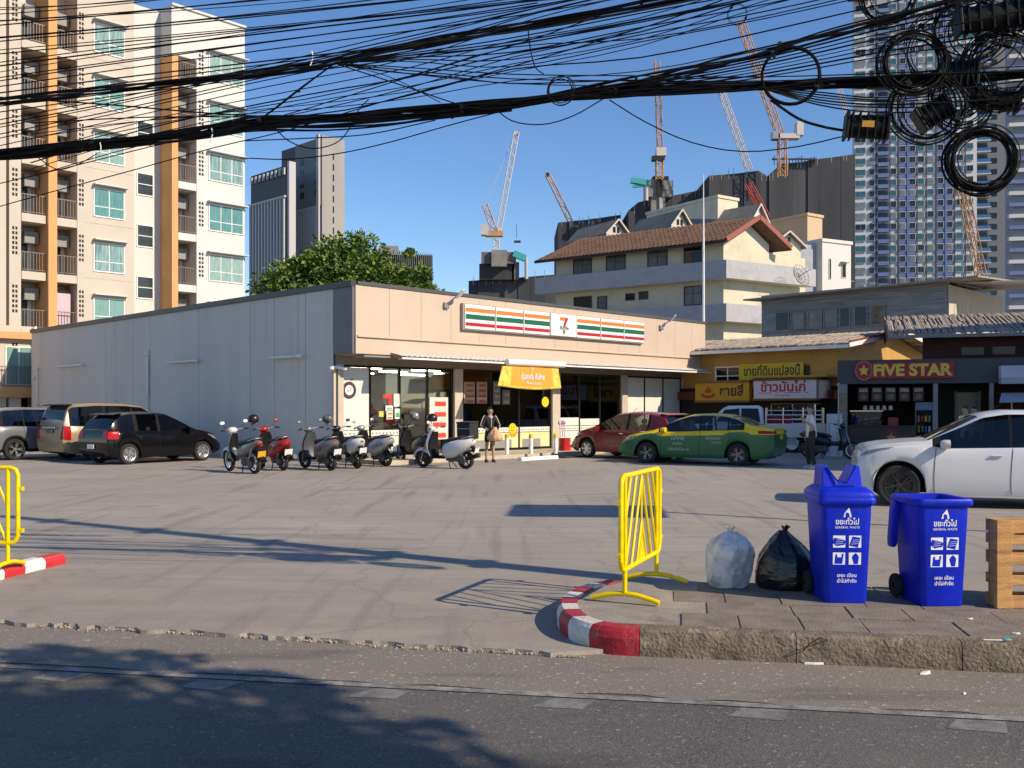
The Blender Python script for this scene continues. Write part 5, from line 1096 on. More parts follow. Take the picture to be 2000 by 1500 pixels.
# ------------------------------------------------------------------ shops on the right
DL = Vector((.717, -.697)).normalized(); DB = Vector((.697, .717)).normalized()
ROOFT = mat('weathered_roof_tile', (.36, .30, .25), .9, var=.10, vs=.6, spec=.2)
OCH = mat('ochre_wall_paint', (.50, .28, .07), .7, var=.1, vs=1.5, dirt=(.3, .17, .06, .5), ds=1.2)
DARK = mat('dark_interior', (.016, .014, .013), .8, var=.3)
def tiled_slope(name, parent, a, b, up, run, rise, pitch=.30, m=None, thick=.05):
    """a->b: eave line (local 2d), up: unit 2d inward; rolled tiles running down the slope"""
    a, b, up = Vector(a), Vector(b), Vector(up).normalized(); L = (b - a).length; d = (b - a).normalized(); mb = MB(); n = int(L / pitch); k = 6
    for i in range(n):
        rows = []
        for j in range(k + 1):
            s = (i + j / k) * L / n; hz = .045 * math.sin(math.pi * j / k); p = a + d * s
            rows.append([Vector((p.x + up.x * run * q, p.y + up.y * run * q, rise * q + hz)) for q in (0, .2, .4, .6, .8, 1.)])
        for r0, r1 in zip(rows, rows[1:]):
            for q in range(5): mb.quad(r0[q], r1[q], r1[q + 1] , r0[q + 1])
    o = mb.build(name, m or ROOFT, parent, smooth=50); o['kind'] = 'stuff'
    sm = o.modifiers.new('solid', 'SOLIDIFY'); sm.thickness = thick; sm.offset = -1; return o
# ochre house; local x along front (right = near), y inward
hb_ = Vector((12.56, 36.5)); LH = Line(hb_, DL); hz_ = lambda px, py: LH.z(px, py)
oh = thing('ochre_house', 'ochre house with a rolled tile roof behind the food stalls', 'house', (hb_.x, hb_.y, 0), math.atan2(DL.y, DL.x))
lx = lambda px: LH.t(px)
MB().bx(-11, 0, 0, 8.5, 0, 3.95).build('wall', OCH, oh)
MB().add([(0, 0, 3.95), (0, 8.5, 3.95), (0, 4.6, 4.75), (-.1, 0, 3.95), (-.1, 8.5, 3.95), (-.1, 4.6, 4.75)], [(0, 1, 2), (5, 4, 3), (0, 2, 5, 3), (2, 1, 4, 5)]).build('gable_wall', OCH, oh)
rt = tiled_slope('roof_tiles', oh, (-11.3, -.75), (.75, -.75), (0, 1), 5.35, .78); rt.location.z = 4.0
rt2 = tiled_slope('roof_tiles', oh, (-11.3, 9.3), (.75, 9.3), (0, -1), 4.7, .78); rt2.location.z = 4.0
MB().bx(-11.3, .72, -.80, -.76, 3.86, 3.99).build('gutter', WHITE, oh)
MB().bar((.75, -.8, 3.97), (.75, 4.6, 4.74), .04, .17).bar((.75, 4.6, 4.74), (.75, 9.3, 3.97), .04, .17).build('barge_board', WHITE, oh)
MB().bar((.76, -.8, 4.09), (.76, 4.6, 4.86), .08, .05).build('barge_cap', mat('red_trim_paint', (.25, .03, .02), .6), oh)
def win(parent, x0, x1, z0, z1, y=-.0, n=2, glass=DARKGLASS, frame=WHITE, fw=.05, sill=True, name='window', split=None):
    o = MB().bx(x0, x1, y - .05, y - .002, z0, z0 + fw).bx(x0, x1, y - .05, y - .002, z1 - fw, z1).bx(x0, x0 + fw, y - .05, y - .002, z0 + fw, z1 - fw).bx(x1 - fw, x1, y - .05, y - .002, z0 + fw, z1 - fw).build(name, frame, parent)
    zs = [z0 + fw, z1 - fw] if not split else [z0 + fw, z0 + (z1 - z0) * split, z1 - fw]
    for i in range(n):
        a, b = x0 + fw + (x1 - x0 - 2 * fw) * i / n, x0 + fw + (x1 - x0 - 2 * fw) * (i + 1) / n
        for q, (c, d) in enumerate(zip(zs, zs[1:])): MB().bx(a + .015, b - .015, y - .028, y - .015, c + .015, d - .015).build('pane', glass, o)
    if n > 1 or split: 
        mb = MB()
        for i in range(1, n): a = x0 + fw + (x1 - x0 - 2 * fw) * i / n; mb.bx(a - .02, a + .02, y - .045, y - .004, z0 + fw, z1 - fw)
        if split: z = zs[1]; mb.bx(x0 + fw, x1 - fw, y - .044, y - .005, z - .02, z + .02)
        mb.build('glazing_bar', frame, o)
    return o
win(oh, lx(1398), lx(1447), 2.55, 3.35, 0, 2, split=.5); MB().bx(lx(1570), lx(1582), -.05, -.005, 2.6, 3.3).build('shutter', mat('brown_shutter', (.05, .03, .02), .7), oh)
by = MB().bx(lx(1446), lx(1572), -.12, -.10, 2.72, 3.42).build('land_banner', mat('yellow_banner', (.62, .48, .02), .5, var=.08))
by.parent = None; by.location = oh.location; by.rotation_euler = oh.rotation_euler; tag(by, 'yellow banner with black lettering on the ochre house wall', 'banner')
lettering('ขายที่ดินแปลงนี้', .5, BLACK, by, ((lx(1453) + lx(1568)) / 2, -.125, 3.09), lx(1566) - lx(1456), 'lettering', .003, .008, sy=1.05)
# signboards of the stalls, 1.3 m in front of the wall
LS2 = Line(hb_ - DB * 1.3, DL); tx2 = LS2.t; zz = lambda px, py: LS2.z(px, py)
SGY = mat('amber_signboard', (.55, .27, .015), .5, var=.15, vs=3); SGP = mat('white_signboard', (.60, .60, .66), .5, var=.04); BRN = mat('brown_board', (.22, .10, .03), .7, var=.2)
def signboard(name, label, px0, px1, py0, py1, m, y=-1.3):
    t = thing(name, label, 'signboard', (hb_.x, hb_.y, 0), math.atan2(DL.y, DL.x)); pm = (px0 + px1) / 2; z1, z0 = zz(pm, py0), zz(pm, py1); x0, x1 = tx2(px0), tx2(px1)
    MB().bx(x0, x1, y, y + .25, z0, z1).build('board', m, t); MB().bx(x0 - .03, x1 + .03, y - .04, y + .28, z1 + .002, z1 + .10).bx(x0 - .03, x1 + .03, y - .04, y + .28, z0 - .08, z0 - .002).build('board_frame', BRN, t)
    return t, x0, x1, z0, z1
t1, x0, x1, z0, z1 = signboard('noodle_signboard', 'amber signboard with a red noodle bowl and black lettering', 1358, 1463, 748, 782, SGY)
lettering('ชายสี่', .55, BLACK, t1, (x0 + (x1 - x0) * .68, -1.305, (z0 + z1) / 2), (x1 - x0) * .44, 'lettering', .004, .012)
bc = Vector((x0 + (x1 - x0) * .25, 0, (z0 + z1) / 2)); DR = mat('dark_red_print', (.35, .03, .01), .6)
MB().prism([(bc.x + .34 * math.cos(R(180 + 18 * k)), bc.z - .06 + .22 * math.sin(R(180 + 18 * k))) for k in range(11)], lambda a, b: (a, -1.309, b), lambda a, b: (a, -1.301, b)).build('bowl_print', DR, t1)
MB().prism([(bc.x + .24 * math.cos(R(180 + 18 * k)), bc.z - .05 + .10 * math.sin(R(180 + 18 * k))) for k in range(11)], lambda a, b: (a, -1.313, b), lambda a, b: (a, -1.306, b)).build('bowl_print', SGY, t1)
for dx, h_ in ((-.1, .22), (0, .30), (.1, .22)): MB().prism([(bc.x + dx - .05, bc.z - .06), (bc.x + dx + .05, bc.z - .06), (bc.x + dx + .02, bc.z - .06 + h_), (bc.x + dx - .02, bc.z - .06 + h_)], lambda a, b: (a, -1.309, b), lambda a, b: (a, -1.301, b)).build('steam_print', DR, t1)
t2, x0, x1, z0, z1 = signboard('rice_signboard', 'white signboard with red lettering above the glass food cabinet', 1472, 1594, 743, 778, SGP)
RDP = mat('red_letter_print', (.48, .02, .03), .5)
lettering('ข้าวมันไก่', .5, RDP, t2, ((x0 + x1) / 2 - .05, -1.305, z1 - .27), (x1 - x0) * .72, 'lettering', .004, .014)
for k, (a, b) in enumerate(((.08, .30), (.36, .42), (.50, .76), (.82, .88))): MB().bx(x0 + (x1 - x0) * a, x0 + (x1 - x0) * b, -1.304, -1.301, z0 + .20, z0 + .225).build('small_print', RDP, t2)
MB().bx(x0 + (x1 - x0) * .34, x0 + (x1 - x0) * .6, -1.304, -1.301, z0 + .1, z0 + .125).build('small_print', RDP, t2)
sd_ = MB().bx(x1 - .02, x1 + .0, -1.28, .0, z0, z1); sd_.build('side_board', mat('white_signboard_side', (.5, .5, .56), .5), t2)
MB().bx(x0 - .1, x1 + .5, -1.5, -.01, z1 + .11, z1 + .17).build('ledge', OCH, t2)
# stalls under the boards
rnd = random.Random(4)
def stall(label, px0, px1, d=1.3, case=True):
    t = thing('food_stall', label, 'food stall', (hb_.x, hb_.y, 0), math.atan2(DL.y, DL.x), 'food stalls under the signboards'); x0, x1 = tx2(px0), tx2(px1)
    MB().bx(x0, x1, -1.1, -.5, 0, .85).build('counter', STEEL, t, bevel=.01); MB().bx(x0 - .03, x1 + .03, -1.15, -.45, .851, .89).build('counter_top', mat('stall_top', (.4, .38, .35), .4), t)
    if case:
        for x in (x0, x1, (x0 + x1) / 2): MB().bx(x - .02, x + .02, -1.05, -1.01, .9, 1.75).build('case_post', CHROME, t)
        MB().bx(x0, x1, -1.06, -.5, 1.751, 1.8).build('case_roof', BRN, t); MB().bx(x0 + .03, x1 - .03, -1.035, -1.028, .9, 1.72).build('case_glass', GL, t)
        for k in range(5): x = x0 + .25 + (x1 - x0 - .5) * k / 4; MB().tube([(x, -.8, 1.68), (x, -.8, 1.5), (x + .02, -.8, 1.25)], [.02, .09, .05], 8).build('hanging_chicken', mat('poached_chicken', (.45, .30, .14), .5), t, smooth=60)
    for k in range(4): x = x0 + .2 + rnd.uniform(0, x1 - x0 - .4); r = rnd.uniform(.08, .16); MB().lathe([(.01, .0), (r, .0), (r, r * 1.3), (r * .9, r * 1.35), (.01, r * 1.2)], 14, Matrix.Translation((x, -.8, .892)) @ Matrix.Rotation(R(90), 4, 'X')).build('pot', CHROME, t, smooth=40)
stall('glass fronted food stall under the white signboard', 1500, 1585); stall('food stall behind the pickup under the amber signboard', 1372, 1462, case=False)
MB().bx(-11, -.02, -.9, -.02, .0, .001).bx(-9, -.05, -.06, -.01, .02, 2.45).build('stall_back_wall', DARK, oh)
MB().bx(-9, -.05, -.30, -.10, 1.95, 2.3).build('red_valance', mat('red_valance', (.16, .03, .025), .8, var=.3, vs=6), oh)
cb = thing('utility_cabinet', 'tall white cabinet panel standing left of the red and gold shop', 'cabinet', sw(1630, 891, 0), math.atan2(-.34, .94))
MB().bx(-.25, .25, -.12, .12, 0, 1.42).build('cabinet_body', mat('pale_cabinet', (.55, .55, .60), .5), cb, bevel=.01)
for x in (-.17, .08): MB().bx(x - .008, x + .008, -.124, -.1205, .03, 1.08).build('cabinet_trim', DOT, cb)
MB().bx(-.17, .08, -.124, -.1205, 1.085, 1.1).build('cabinet_trim', DOT, cb); MB().box((.12, -.13, .85), (.09, .02, .06)).build('latch', WHITE, cb)
lp = thing('lamp_post', 'short grey pole with a round top beside the white cabinet', 'pole', sw(1638, 893, 0)); MB().cyl((0, 0, 0), (0, 0, 2.35), .025, n=8).build('pole', STEEL, lp); MB().sph((0, 0, 2.38), .06, 10, 8).build('pole_cap', mat('green_glass', (.25, .4, .35), .3), lp, smooth=60)

# red and gold fast food shop
F0 = Vector((11.2, 32.0)); DF = Vector((.94, -.34)).normalized(); FA = math.atan2(DF.y, DF.x); L5 = Line(F0, DF); ux = L5.t; uz = L5.z
fs = thing('fast_food_shop', 'dark grey fast food shop with open counter behind the white suv', 'shop', (F0.x, F0.y, 0), FA)
FG = mat('charcoal_fascia', (.060, .060, .064), .6, var=.1); DKW = mat('dark_brown_panel', (.055, .030, .022), .5, var=.2, vs=3); PIL = mat('grey_pillar', (.25, .24, .23), .7, var=.1)
MB().bx(-.25, 9.5, 0, .35, 2.42, 3.22).build('fascia', FG, fs, bevel=.01)
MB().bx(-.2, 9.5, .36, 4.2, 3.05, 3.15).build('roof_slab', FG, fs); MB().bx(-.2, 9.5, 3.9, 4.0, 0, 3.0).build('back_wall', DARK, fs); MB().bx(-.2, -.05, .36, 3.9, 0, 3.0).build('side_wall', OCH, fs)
MB().bx(-.2, 9.5, .0, 3.9, .0, .06).build('shop_floor', mat('dark_floor_tile', (.08, .075, .07), .5), fs)
for a, b in ((1639, 1655), (1823, 1832), (1933, 1941)): MB().bx(ux(a), ux(b), .02, .22, .061, 2.418).build('pillar', PIL, fs)
pp = MB().bx(ux(1641), ux(1653), -.01, .015, 1.5, 2.1).build('poster', mat('photo_poster', (.30, .16, .10), .5, var=.6, vs=9), fs)
ct = MB().bx(ux(1656), ux(1790), .15, .75, .10, 1.0).build('counter', DKW, fs, bevel=.01); MB().bx(ux(1656), ux(1790), .13, .148, .10, .30).build('counter_stripe', mat('red_stripe', (.35, .012, .015), .4), ct); MB().bx(ux(1650), ux(1795), .1, .8, 1.001, 1.04).build('counter_top', DKW, ct)
xm = ux(1741); MB().prism([(xm + .22 * math.cos(R(18 * k)), .62 + .30 * math.sin(R(18 * k))) for k in range(20)], lambda a, b: (a, .136, b), lambda a, b: (a, .147, b)).build('emblem_disc', mat('emblem_red', (.20, .02, .015), .5), ct)
MB().prism([(xm + (.16 if k % 2 == 0 else .07) * math.cos(R(90 + 36 * k)), .62 + (.2 if k % 2 == 0 else .09) * math.sin(R(90 + 36 * k))) for k in range(10)], lambda a, b: (a, .130, b), lambda a, b: (a, .1355, b)).build('emblem_star', mat('emblem_gold', (.55, .30, .05), .5), ct)
dc = MB().bx(ux(1662), ux(1722), .2, .24, 1.05, 1.5).build('display_glass', GL, fs); gm = MB(); rnd = random.Random(2)
for k in range(26): gm.sph((ux(1664) + rnd.uniform(0, 1) * (ux(1720) - ux(1664)), .35 + rnd.uniform(0, .25), 1.1 + rnd.uniform(0, .22)), (.07, .05, .04), 7, 5)
g_ = gm.build('fried_chicken', mat('fried_chicken', (.30, .09, .03), .5, var=.4, vs=8), fs, smooth=60); g_['kind'] = 'stuff'
MB().bx(ux(1660), ux(1725), .2, .7, 1.505, 1.53).build('display_roof', CHROME, fs)
for k in range(5): MB().lathe([(.01, .16), (.06, .14), (.085, .0)], 12, Matrix.Translation((ux(1690) + .2 * k, .45, 1.55)) @ Matrix.Rotation(R(90), 4, 'X')).build('warm_lamp', mat('brass_lamp', (.5, .38, .24), .4, .4), fs, smooth=50)
for k in range(5):
    o = MB().bx(ux(1676) + .43 * k, ux(1676) + .43 * k + .33, .5, .51, 1.85, 2.32).build('menu_board', mat('menu_dark', (.04, .035, .035), .5), fs); MB().bx(ux(1676) + .43 * k + .04, ux(1676) + .43 * k + .30, .492, .498, 2.16, 2.28).build('menu_print', mat('menu_print', (.40, .37, .35), .6, var=.5, vs=14), o)
    MB().prism([(ux(1676) + .43 * k + .17 + .11 * math.cos(R(36 * q)), 2.0 + .1 * math.sin(R(36 * q))) for q in range(10)], lambda a, b: (a, .493, b), lambda a, b: (a, .499, b)).build('menu_photo', mat('menu_photo', (.30, .10, .04), .5, var=.6, vs=14), o)
MB().bx(ux(1735), ux(1755), .3, .6, 1.041, 1.3).build('till', mat('red_till', (.3, .02, .02), .4), fs)
fr_ = thing('drinks_fridge', 'tall glass door drinks fridge inside the fast food shop', 'fridge', (F0.x + DF.x * ux(1808) - DF.y * .7, F0.y + DF.y * ux(1808) + DF.x * .7, .06), FA)
MB().bx(-.27, .27, .03, .5, 0, 1.75).build('cabinet', mat('fridge_grey', (.3, .32, .34), .4), fr_, bevel=.02); MB().bx(-.25, .25, .0, .028, 1.5, 1.74).build('header', mat('blue_header', (.15, .28, .4), .4), fr_); MB().bx(-.25, .25, .0, .028, .1, 1.49).build('door', DARKGLASS, fr_)
for z in (.4, .75, 1.1):
    for k in range(4): MB().cyl((-.17 + .11 * k, .0, z), (-.17 + .11 * k, .0, z + .2), .035, n=8).build('bottle', GOODS[(k + int(z * 10)) % 6], fr_, smooth=50)
dr = MB().bx(ux(1880), ux(1926), 2.0, 2.05, .06, 2.15).build('glass_door', mat('grey_door_glass', (.10, .105, .105), .2), fs); MB().bx(ux(1876), ux(1880), 1.98, 2.06, .06, 2.2).bx(ux(1926), ux(1930), 1.98, 2.06, .06, 2.2).build('door_frame', PIL, dr)
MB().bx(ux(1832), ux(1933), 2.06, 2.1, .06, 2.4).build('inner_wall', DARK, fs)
# sign of the shop
s5 = thing('fast_food_sign', 'red sign with round emblem and gold lettering on dark fascia', 'sign', (F0.x, F0.y, 0), FA)
RSG = mat('sign_crimson', (.42, .012, .024), .45, var=.06); GLD = mat('gold_letter', (.85, .52, .07), .4, var=.08); PNK = mat('pale_red_rim', (.5, .12, .12), .4)
xa, xb = ux(1680), ux(1864); MB().bx(xa, xb, -.08, -.003, 2.58, 3.12).build('board', RSG, s5, bevel=.02)
xc = ux(1687); e = MB().prism([(xc + .28 * math.cos(R(15 * k)), 2.86 + .33 * math.sin(R(15 * k))) for k in range(24)], lambda a, b: (a, -.12, b), lambda a, b: (a, -.003, b)).build('emblem', PNK, s5)
MB().prism([(xc + .24 * math.cos(R(15 * k)), 2.86 + .28 * math.sin(R(15 * k))) for k in range(24)], lambda a, b: (a, -.125, b), lambda a, b: (a, -.1205, b)).build('emblem_disc', RSG, e)
MB().prism([(xc + (.17 if k % 2 == 0 else .08) * math.cos(R(90 + 36 * k)), 2.86 + (.2 if k % 2 == 0 else .09) * math.sin(R(90 + 36 * k))) for k in range(10)], lambda a, b: (a, -.13, b), lambda a, b: (a, -.1255, b)).build('emblem_star', GLD, e)
lettering('FiVE STAR', .52, GLD, s5, ((ux(1704) + ux(1858)) / 2, -.10, 2.85), ux(1858) - ux(1704), 'lettering', .018, .022, sy=1.0)
# pale kiosk awning at the right edge
kz = thing('kiosk_awning', 'pale kiosk hood with sloping awning at right photo edge', 'awning', (F0.x, F0.y, 0), FA); KW_ = mat('pale_kiosk_paint', (.50, .50, .58), .5)
xa = ux(1950); MB().bx(xa, xa + 3, -.6, -.02, 2.55, 2.95).build('hood', KW_, kz, bevel=.02); MB().bx(xa, xa + 3, -.65, -.05, 2.38, 2.548).build('hood_base', mat('kiosk_grey', (.38, .38, .40), .5), kz)
MB().prism([(xa + .05, 2.1), (xa + 3, 2.1), (xa + 3, 1.88), (xa - .1, 1.80)], lambda a, b: (a, -.3 if b > 2 else -1.0, b), lambda a, b: (a, -.28 if b > 2 else -.98, b - .02)).build('awning_cloth', mat('pale_awning', (.38, .40, .46), .7), kz); MB().cyl((xa + .3, -.6, 0), (xa + .3, -.6, 1.95), .025).build('awning_pole', STEEL, kz)

# dark red timber house behind it
R0 = Vector((14.6, 34.6)); rh = thing('red_timber_house', 'dark red timber house with weathered tile roof behind the fast food shop', 'house', (R0.x, R0.y, 0), FA); LR = Line(R0, DF); rx_ = LR.t
RT = mat('dark_red_timber', (.075, .018, .012), .75, var=.25, vs=4, stretch=(.5, 1, 6))
for k in range(17): MB().bx(.3, 11, -.02 + .006 * (k % 2), .2, .25 * k, .25 * k + .242).build('timber_board', RT, rh)
rr = tiled_slope('roof_tiles', rh, (-.9, -.8), (11.5, -.8), (0, 1), 5.0, 1.05); rr.location.z = 4.22
MB().bx(-.9, 11.5, -.85, -.81, 4.1, 4.22).build('gutter', PIL, rh); MB().add([(-.9, -.8, 4.2), (-.9, 4.2, 4.2), (-.9, 4.2, 5.25), (-.88, -.8, 4.2), (-.88, 4.2, 4.2), (-.88, 4.2, 5.25)], [(0, 1, 2), (5, 4, 3), (0, 2, 5, 3)]).build('gable_end', RT, rh)
for k in range(3): win(rh, 1.5 + 1.0 * k, 2.35 + 1.0 * k, 3.45, 3.85, -.03, 1, glass=mat('dusty_glass', (.10, .075, .06), .3), frame=RT)

# weathered grey timber building
G0 = Vector((20.15, 44.0)); gw = thing('grey_timber_building', 'weathered blue grey timber upper storey with low sloping roof', 'building', (G0.x, G0.y, 0), math.atan2(DL.y, DL.x)); LW = Line(G0, DL); wx = LW.t
GT = mat('weathered_grey_timber', (.235, .262, .285), .85, var=.35, vs=2.5, stretch=(.25, 1, 5), dirt=(.40, .42, .44, .7), ds=2.5); CON = mat('stained_concrete', (.30, .28, .26), .9, var=.2, dirt=(.03, .03, .03, .8), ds=1)
LWH = mat('pale_boards', (.50, .45, .38), .8, var=.12, vs=2, stretch=(6, 6, .4), dirt=(.35, .28, .2, .5))  # paler boards of the right-hand wall
xL = wx(1488)
for k in range(13): MB().bx(xL, -.02, -.03 + .012 * (k % 2), .2, 5.55 + .155 * k, 5.55 + .155 * k + .15).build('clapboard', GT, gw)
MB().bx(xL, 0, -.02, 7.5, 0, 5.54).build('lower_wall', CON, gw); MB().bx(xL + .1, -.05, .21, 7.4, 5.55, 7.3).build('core_wall', DARK, gw)
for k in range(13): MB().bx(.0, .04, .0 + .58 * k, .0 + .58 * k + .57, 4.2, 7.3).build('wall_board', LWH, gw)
for a, b, g_ in ((1516, 1543, 0), (1546, 1573, 1), (1579, 1607, 1), (1610, 1637, 1), (1641, 1662, 0), (1670, 1696, 0), (1702, 1730, 2)):
    win(gw, wx(a), wx(b), 5.62, 6.62, -.05, 1, glass=(DARKGLASS, mat('dusty_pane', (.20, .20, .18), .3, var=.5, vs=2), mat('boarded_pane', (.22, .16, .12), .6, var=.5, vs=2))[g_], frame=GT)
rf = MB().add([(xL - .6, -.9, 7.28), (1.6, -.9, 7.42), (1.6, 9, 7.9), (xL - .6, 9, 7.75), (xL - .6, -.9, 7.36), (1.6, -.9, 7.50), (1.6, 9, 7.98), (xL - .6, 9, 7.83)], [(3, 2, 1, 0), (4, 5, 6, 7), (0, 1, 5, 4), (1, 2, 6, 5), (2, 3, 7, 6), (3, 0, 4, 7)]).build('roof', mat('old_sheet_roof', (.28, .25, .22), .8, var=.2), gw)
MB().add([(-2.0, -.2, 7.52), (3.2, 2.0, 7.35), (3.6, 8.8, 7.9), (-1.2, 8.8, 8.1), (-2.0, -.2, 7.58), (3.2, 2.0, 7.42), (3.6, 8.8, 7.97), (-1.2, 8.8, 8.17)], [(3, 2, 1, 0), (4, 5, 6, 7), (0, 1, 5, 4), (1, 2, 6, 5), (2, 3, 7, 6), (3, 0, 4, 7)]).build('porch_roof', mat('pale_sheet_roof', (.42, .38, .33), .8, var=.15), gw)
an = thing('tv_aerial', 'thin tv aerial on the pale board wall of the grey building', 'aerial', (G0.x + 1.0, G0.y + .2, 6.0)); MB().cyl((0, 0, 0), (0, 0, 1.5), .02, n=6).build('mast', STEEL, an); MB().bar((-.5, 0, 1.35), (.6, 0, 1.15), .03).build('boom', STEEL, an)
for k in range(5): MB().bar((-.4 + .22 * k, -.2, 1.33 - .04 * k), (-.4 + .22 * k, .2, 1.33 - .04 * k), .015).build('element', STEEL, an)
# flat roofed shop rows to the right, beyond the frame, which shade the taxi and the shops
offb = thing('shop_house_row', 'tall concrete shop house just outside the right photo edge', 'building', (24.2, 15.3, 0), 0)
MB().bx(0, 12, 0, 10.5, 0, 15.2).build('wall', mat('shop_house_render', (.45, .42, .38), .8, var=.1), offb)
MB().bx(-.15, 12.15, -.15, 10.65, 15.21, 15.6).build('parapet', mat('shop_house_render', (.45, .42, .38)), offb)
for fl_ in range(4):
    for k in range(3): MB().bx(-.04, .0 - .002, 1.0 + 3.1 * k, 3.0 + 3.1 * k, 1.2 + 3.5 * fl_, 3.0 + 3.5 * fl_).build('window', DARKGLASS, offb)

# ------------------------------------------------------------------ apartment block on the left
CB = Vector((-21.0, 49.5)); LC = Line(CB, DX); cx_ = LC.t; LC2 = Line(CB + DY * 1.4, DX)
CRM = mat('cream_render', (.53, .46, .385), .8, var=.05, vs=.6, dirt=(.50, .40, .31, .35), ds=.8); WHR = mat('white_render', (.60, .585, .56), .8, var=.04, vs=.6, dirt=(.6, .55, .48, .3), ds=.8)
ORG = mat('orange_render', (.62, .32, .13), .8, var=.05, vs=.6); GREYB = mat('grey_recess', (.50, .46, .41), .8, var=.1); TEAL = mat('teal_curtain_glass', (.17, .33, .30), .18, var=.25, vs=9, stretch=(6, 6, .3), spec=.6); DGL = mat('dark_louvre_glass', (.035, .045, .045), .15, var=.3)
TEALS = [TEAL, mat('teal_curtain_pale', (.24, .37, .34), .18, var=.35, vs=7, stretch=(6, 6, .3)), mat('teal_curtain_deep', (.10, .26, .25), .15, var=.4, vs=5, stretch=(6, 6, .3)), mat('teal_curtain_mixed', (.20, .33, .32), .2, var=.6, vs=4, stretch=(5, 5, .3))]
ap = thing('apartment_block', 'tall cream and white apartment block with orange fins', 'building', (CB.x, CB.y, 0), ANG)
TOP = 23.6; FLH = 2.83; Z0 = 8.33
XL = cx_(-140); MB().bx(XL, cx_(478), 1.6, 14, 0, TOP - .02).build('core', WHR, ap)
def seg(px0, px1, m, y0=0., y1=1.59, z0=0, z1=TOP, nm='wall', ln=None): L_ = ln or LC; return MB().bx(L_.t(px0), L_.t(px1), y0, y1, z0, z1).build(nm, m, ap)
seg(-140, 12, CRM); seg(12, 18, mat('shadow_gap_grey', (.25, .21, .18), .8), .4); seg(18, 41, CRM); seg(151, 262, CRM); seg(384, 406, WHR); seg(406, 478, WHR); seg(91, 108, ORG, -.25, 1.59, 0, TOP - .2, 'fin'); seg(335, 347, ORG, -.05, 1.59, 0, 20.9, 'fin')
seg(335, 384, WHR, 0, 1.59, 20.95, TOP, 'parapet'); MB().bx(cx_(262), cx_(335), 1.35, 1.598, 0, TOP).build('wall', WHR, ap)
def railing(x0, x1, z, y=.05, h=.95, parent=None):
    mb = MB().bx(x0, x1, y - .02, y + .02, z + h - .04, z + h).bx(x0, x1, y - .02, y + .02, z + .06, z + .09); n = int((x1 - x0) / .13)
    for i in range(n + 1): x = x0 + (x1 - x0) * i / n; mb.bx(x - .012, x + .012, y - .012, y + .012, z + .09, z + h - .04)
    return mb.build('railing', mat('grey_railing', (.16, .14, .13), .5, .3), parent or ap)
def balcony(px0, px1, z, laundry=False, right=False):
    x0, x1 = cx_(px0), cx_(px1); MB().bx(x0, x1, -.02, 1.598, z - .42, z - .02).build('balcony_slab', WHR if right else CRM, ap); railing(x0 + .02, x1 - .02, z)
    MB().bx(x0, x1, 1.5, 1.596, z, z + 2.38).build('balcony_back_wall', GREYB, ap)
    d = MB().bx(x0 + .15, x0 + .75, 1.42, 1.498, z, z + 1.95).build('balcony_door', DGL, ap); MB().bx(x0 + .76, x0 + .92, 1.40, 1.498, z, z + 1.95).build('door_jamb', WHR, d)
    MB().bx(x1 - .72, x1 - .04, .85, 1.2, z + 1.5, z + 2.1).build('air_conditioner', mat('aircon_grey', (.24, .24, .24), .6), ap, bevel=.02)
    if laundry: MB().bx(x0 + .1, x1 - .2, .3, .32, z + .3, z + 1.9).build('pink_curtain', mat('pink_cloth', (.55, .42, .48), .8, var=.2, stretch=(8, 8, .4)), ap)
def vents(px0, px1, z, n=6):
    x0, x1 = cx_(px0), cx_(px1); mb = MB(); w_ = (x1 - x0)
    for i in range(2):
        for j in range(n): xa = x0 + w_ * (.12 + .45 * i); mb.bx(xa, xa + w_ * .30, -.006, .05, z + .24 * j, z + .24 * j + .15)
    mb.build('vent_shade_boxes', DARK, ap)['kind'] = 'stuff'  # raised dark boxes stand for the shade inside the vent holes
for k in range(-3, 5):
    z = Z0 + FLH * k
    if z > 0: 
        balcony(42, 90, z); balcony(109, 150, z, laundry=(k == -1)); balcony(348, 383, z + .1, right=True)
        vents(22, 36, z + .75); vents(153, 165, z + .75); vents(387, 399, z + .6)
        w1 = win(ap, cx_(182), cx_(243), z + .3, z + 1.8, -.0, 2, TEALS[(k * 7 + 3) % 4], WHITE, .06, split=.36); MB().bx(cx_(181), cx_(247), -.35, -.004, z + 1.92, z + 1.98).build('window_hood', WHR, w1)
        w2 = win(ap, cx_(407), cx_(475), z + .42, z + 1.95, -.0, 3, TEALS[(k * 5 + 1) % 4], WHITE, .06, split=.36); MB().bx(cx_(404), cx_(481), -.35, -.004, z + 2.02, z + 2.08).build('window_hood', WHR, w2)
        MB().bx(cx_(478) - .0, cx_(478) + .04, .02, 1.2, z + .42, z + 1.95).build('corner_glass', TEAL, ap)
        MB().bx(cx_(166), cx_(261), -.015, -.003, z - .06, z + -.03).build('render_joint', GREYB, ap)
    if z - .75 > 0 and k < 4:
        xa, xb = LC2.t(265.5), LC2.t(299); win(ap, xa, xb, z - .75, z + .5, 1.35, 1, DGL, WHITE, .06, split=.5)
MB().bx(cx_(335), cx_(480), -.1, 14.1, TOP + .002, TOP + .12).build('roof_cap', WHR, ap); MB().bx(XL, cx_(262) - .01, -.1, 14.1, TOP + .002, TOP + .3).build('roof_cap', CRM, ap)
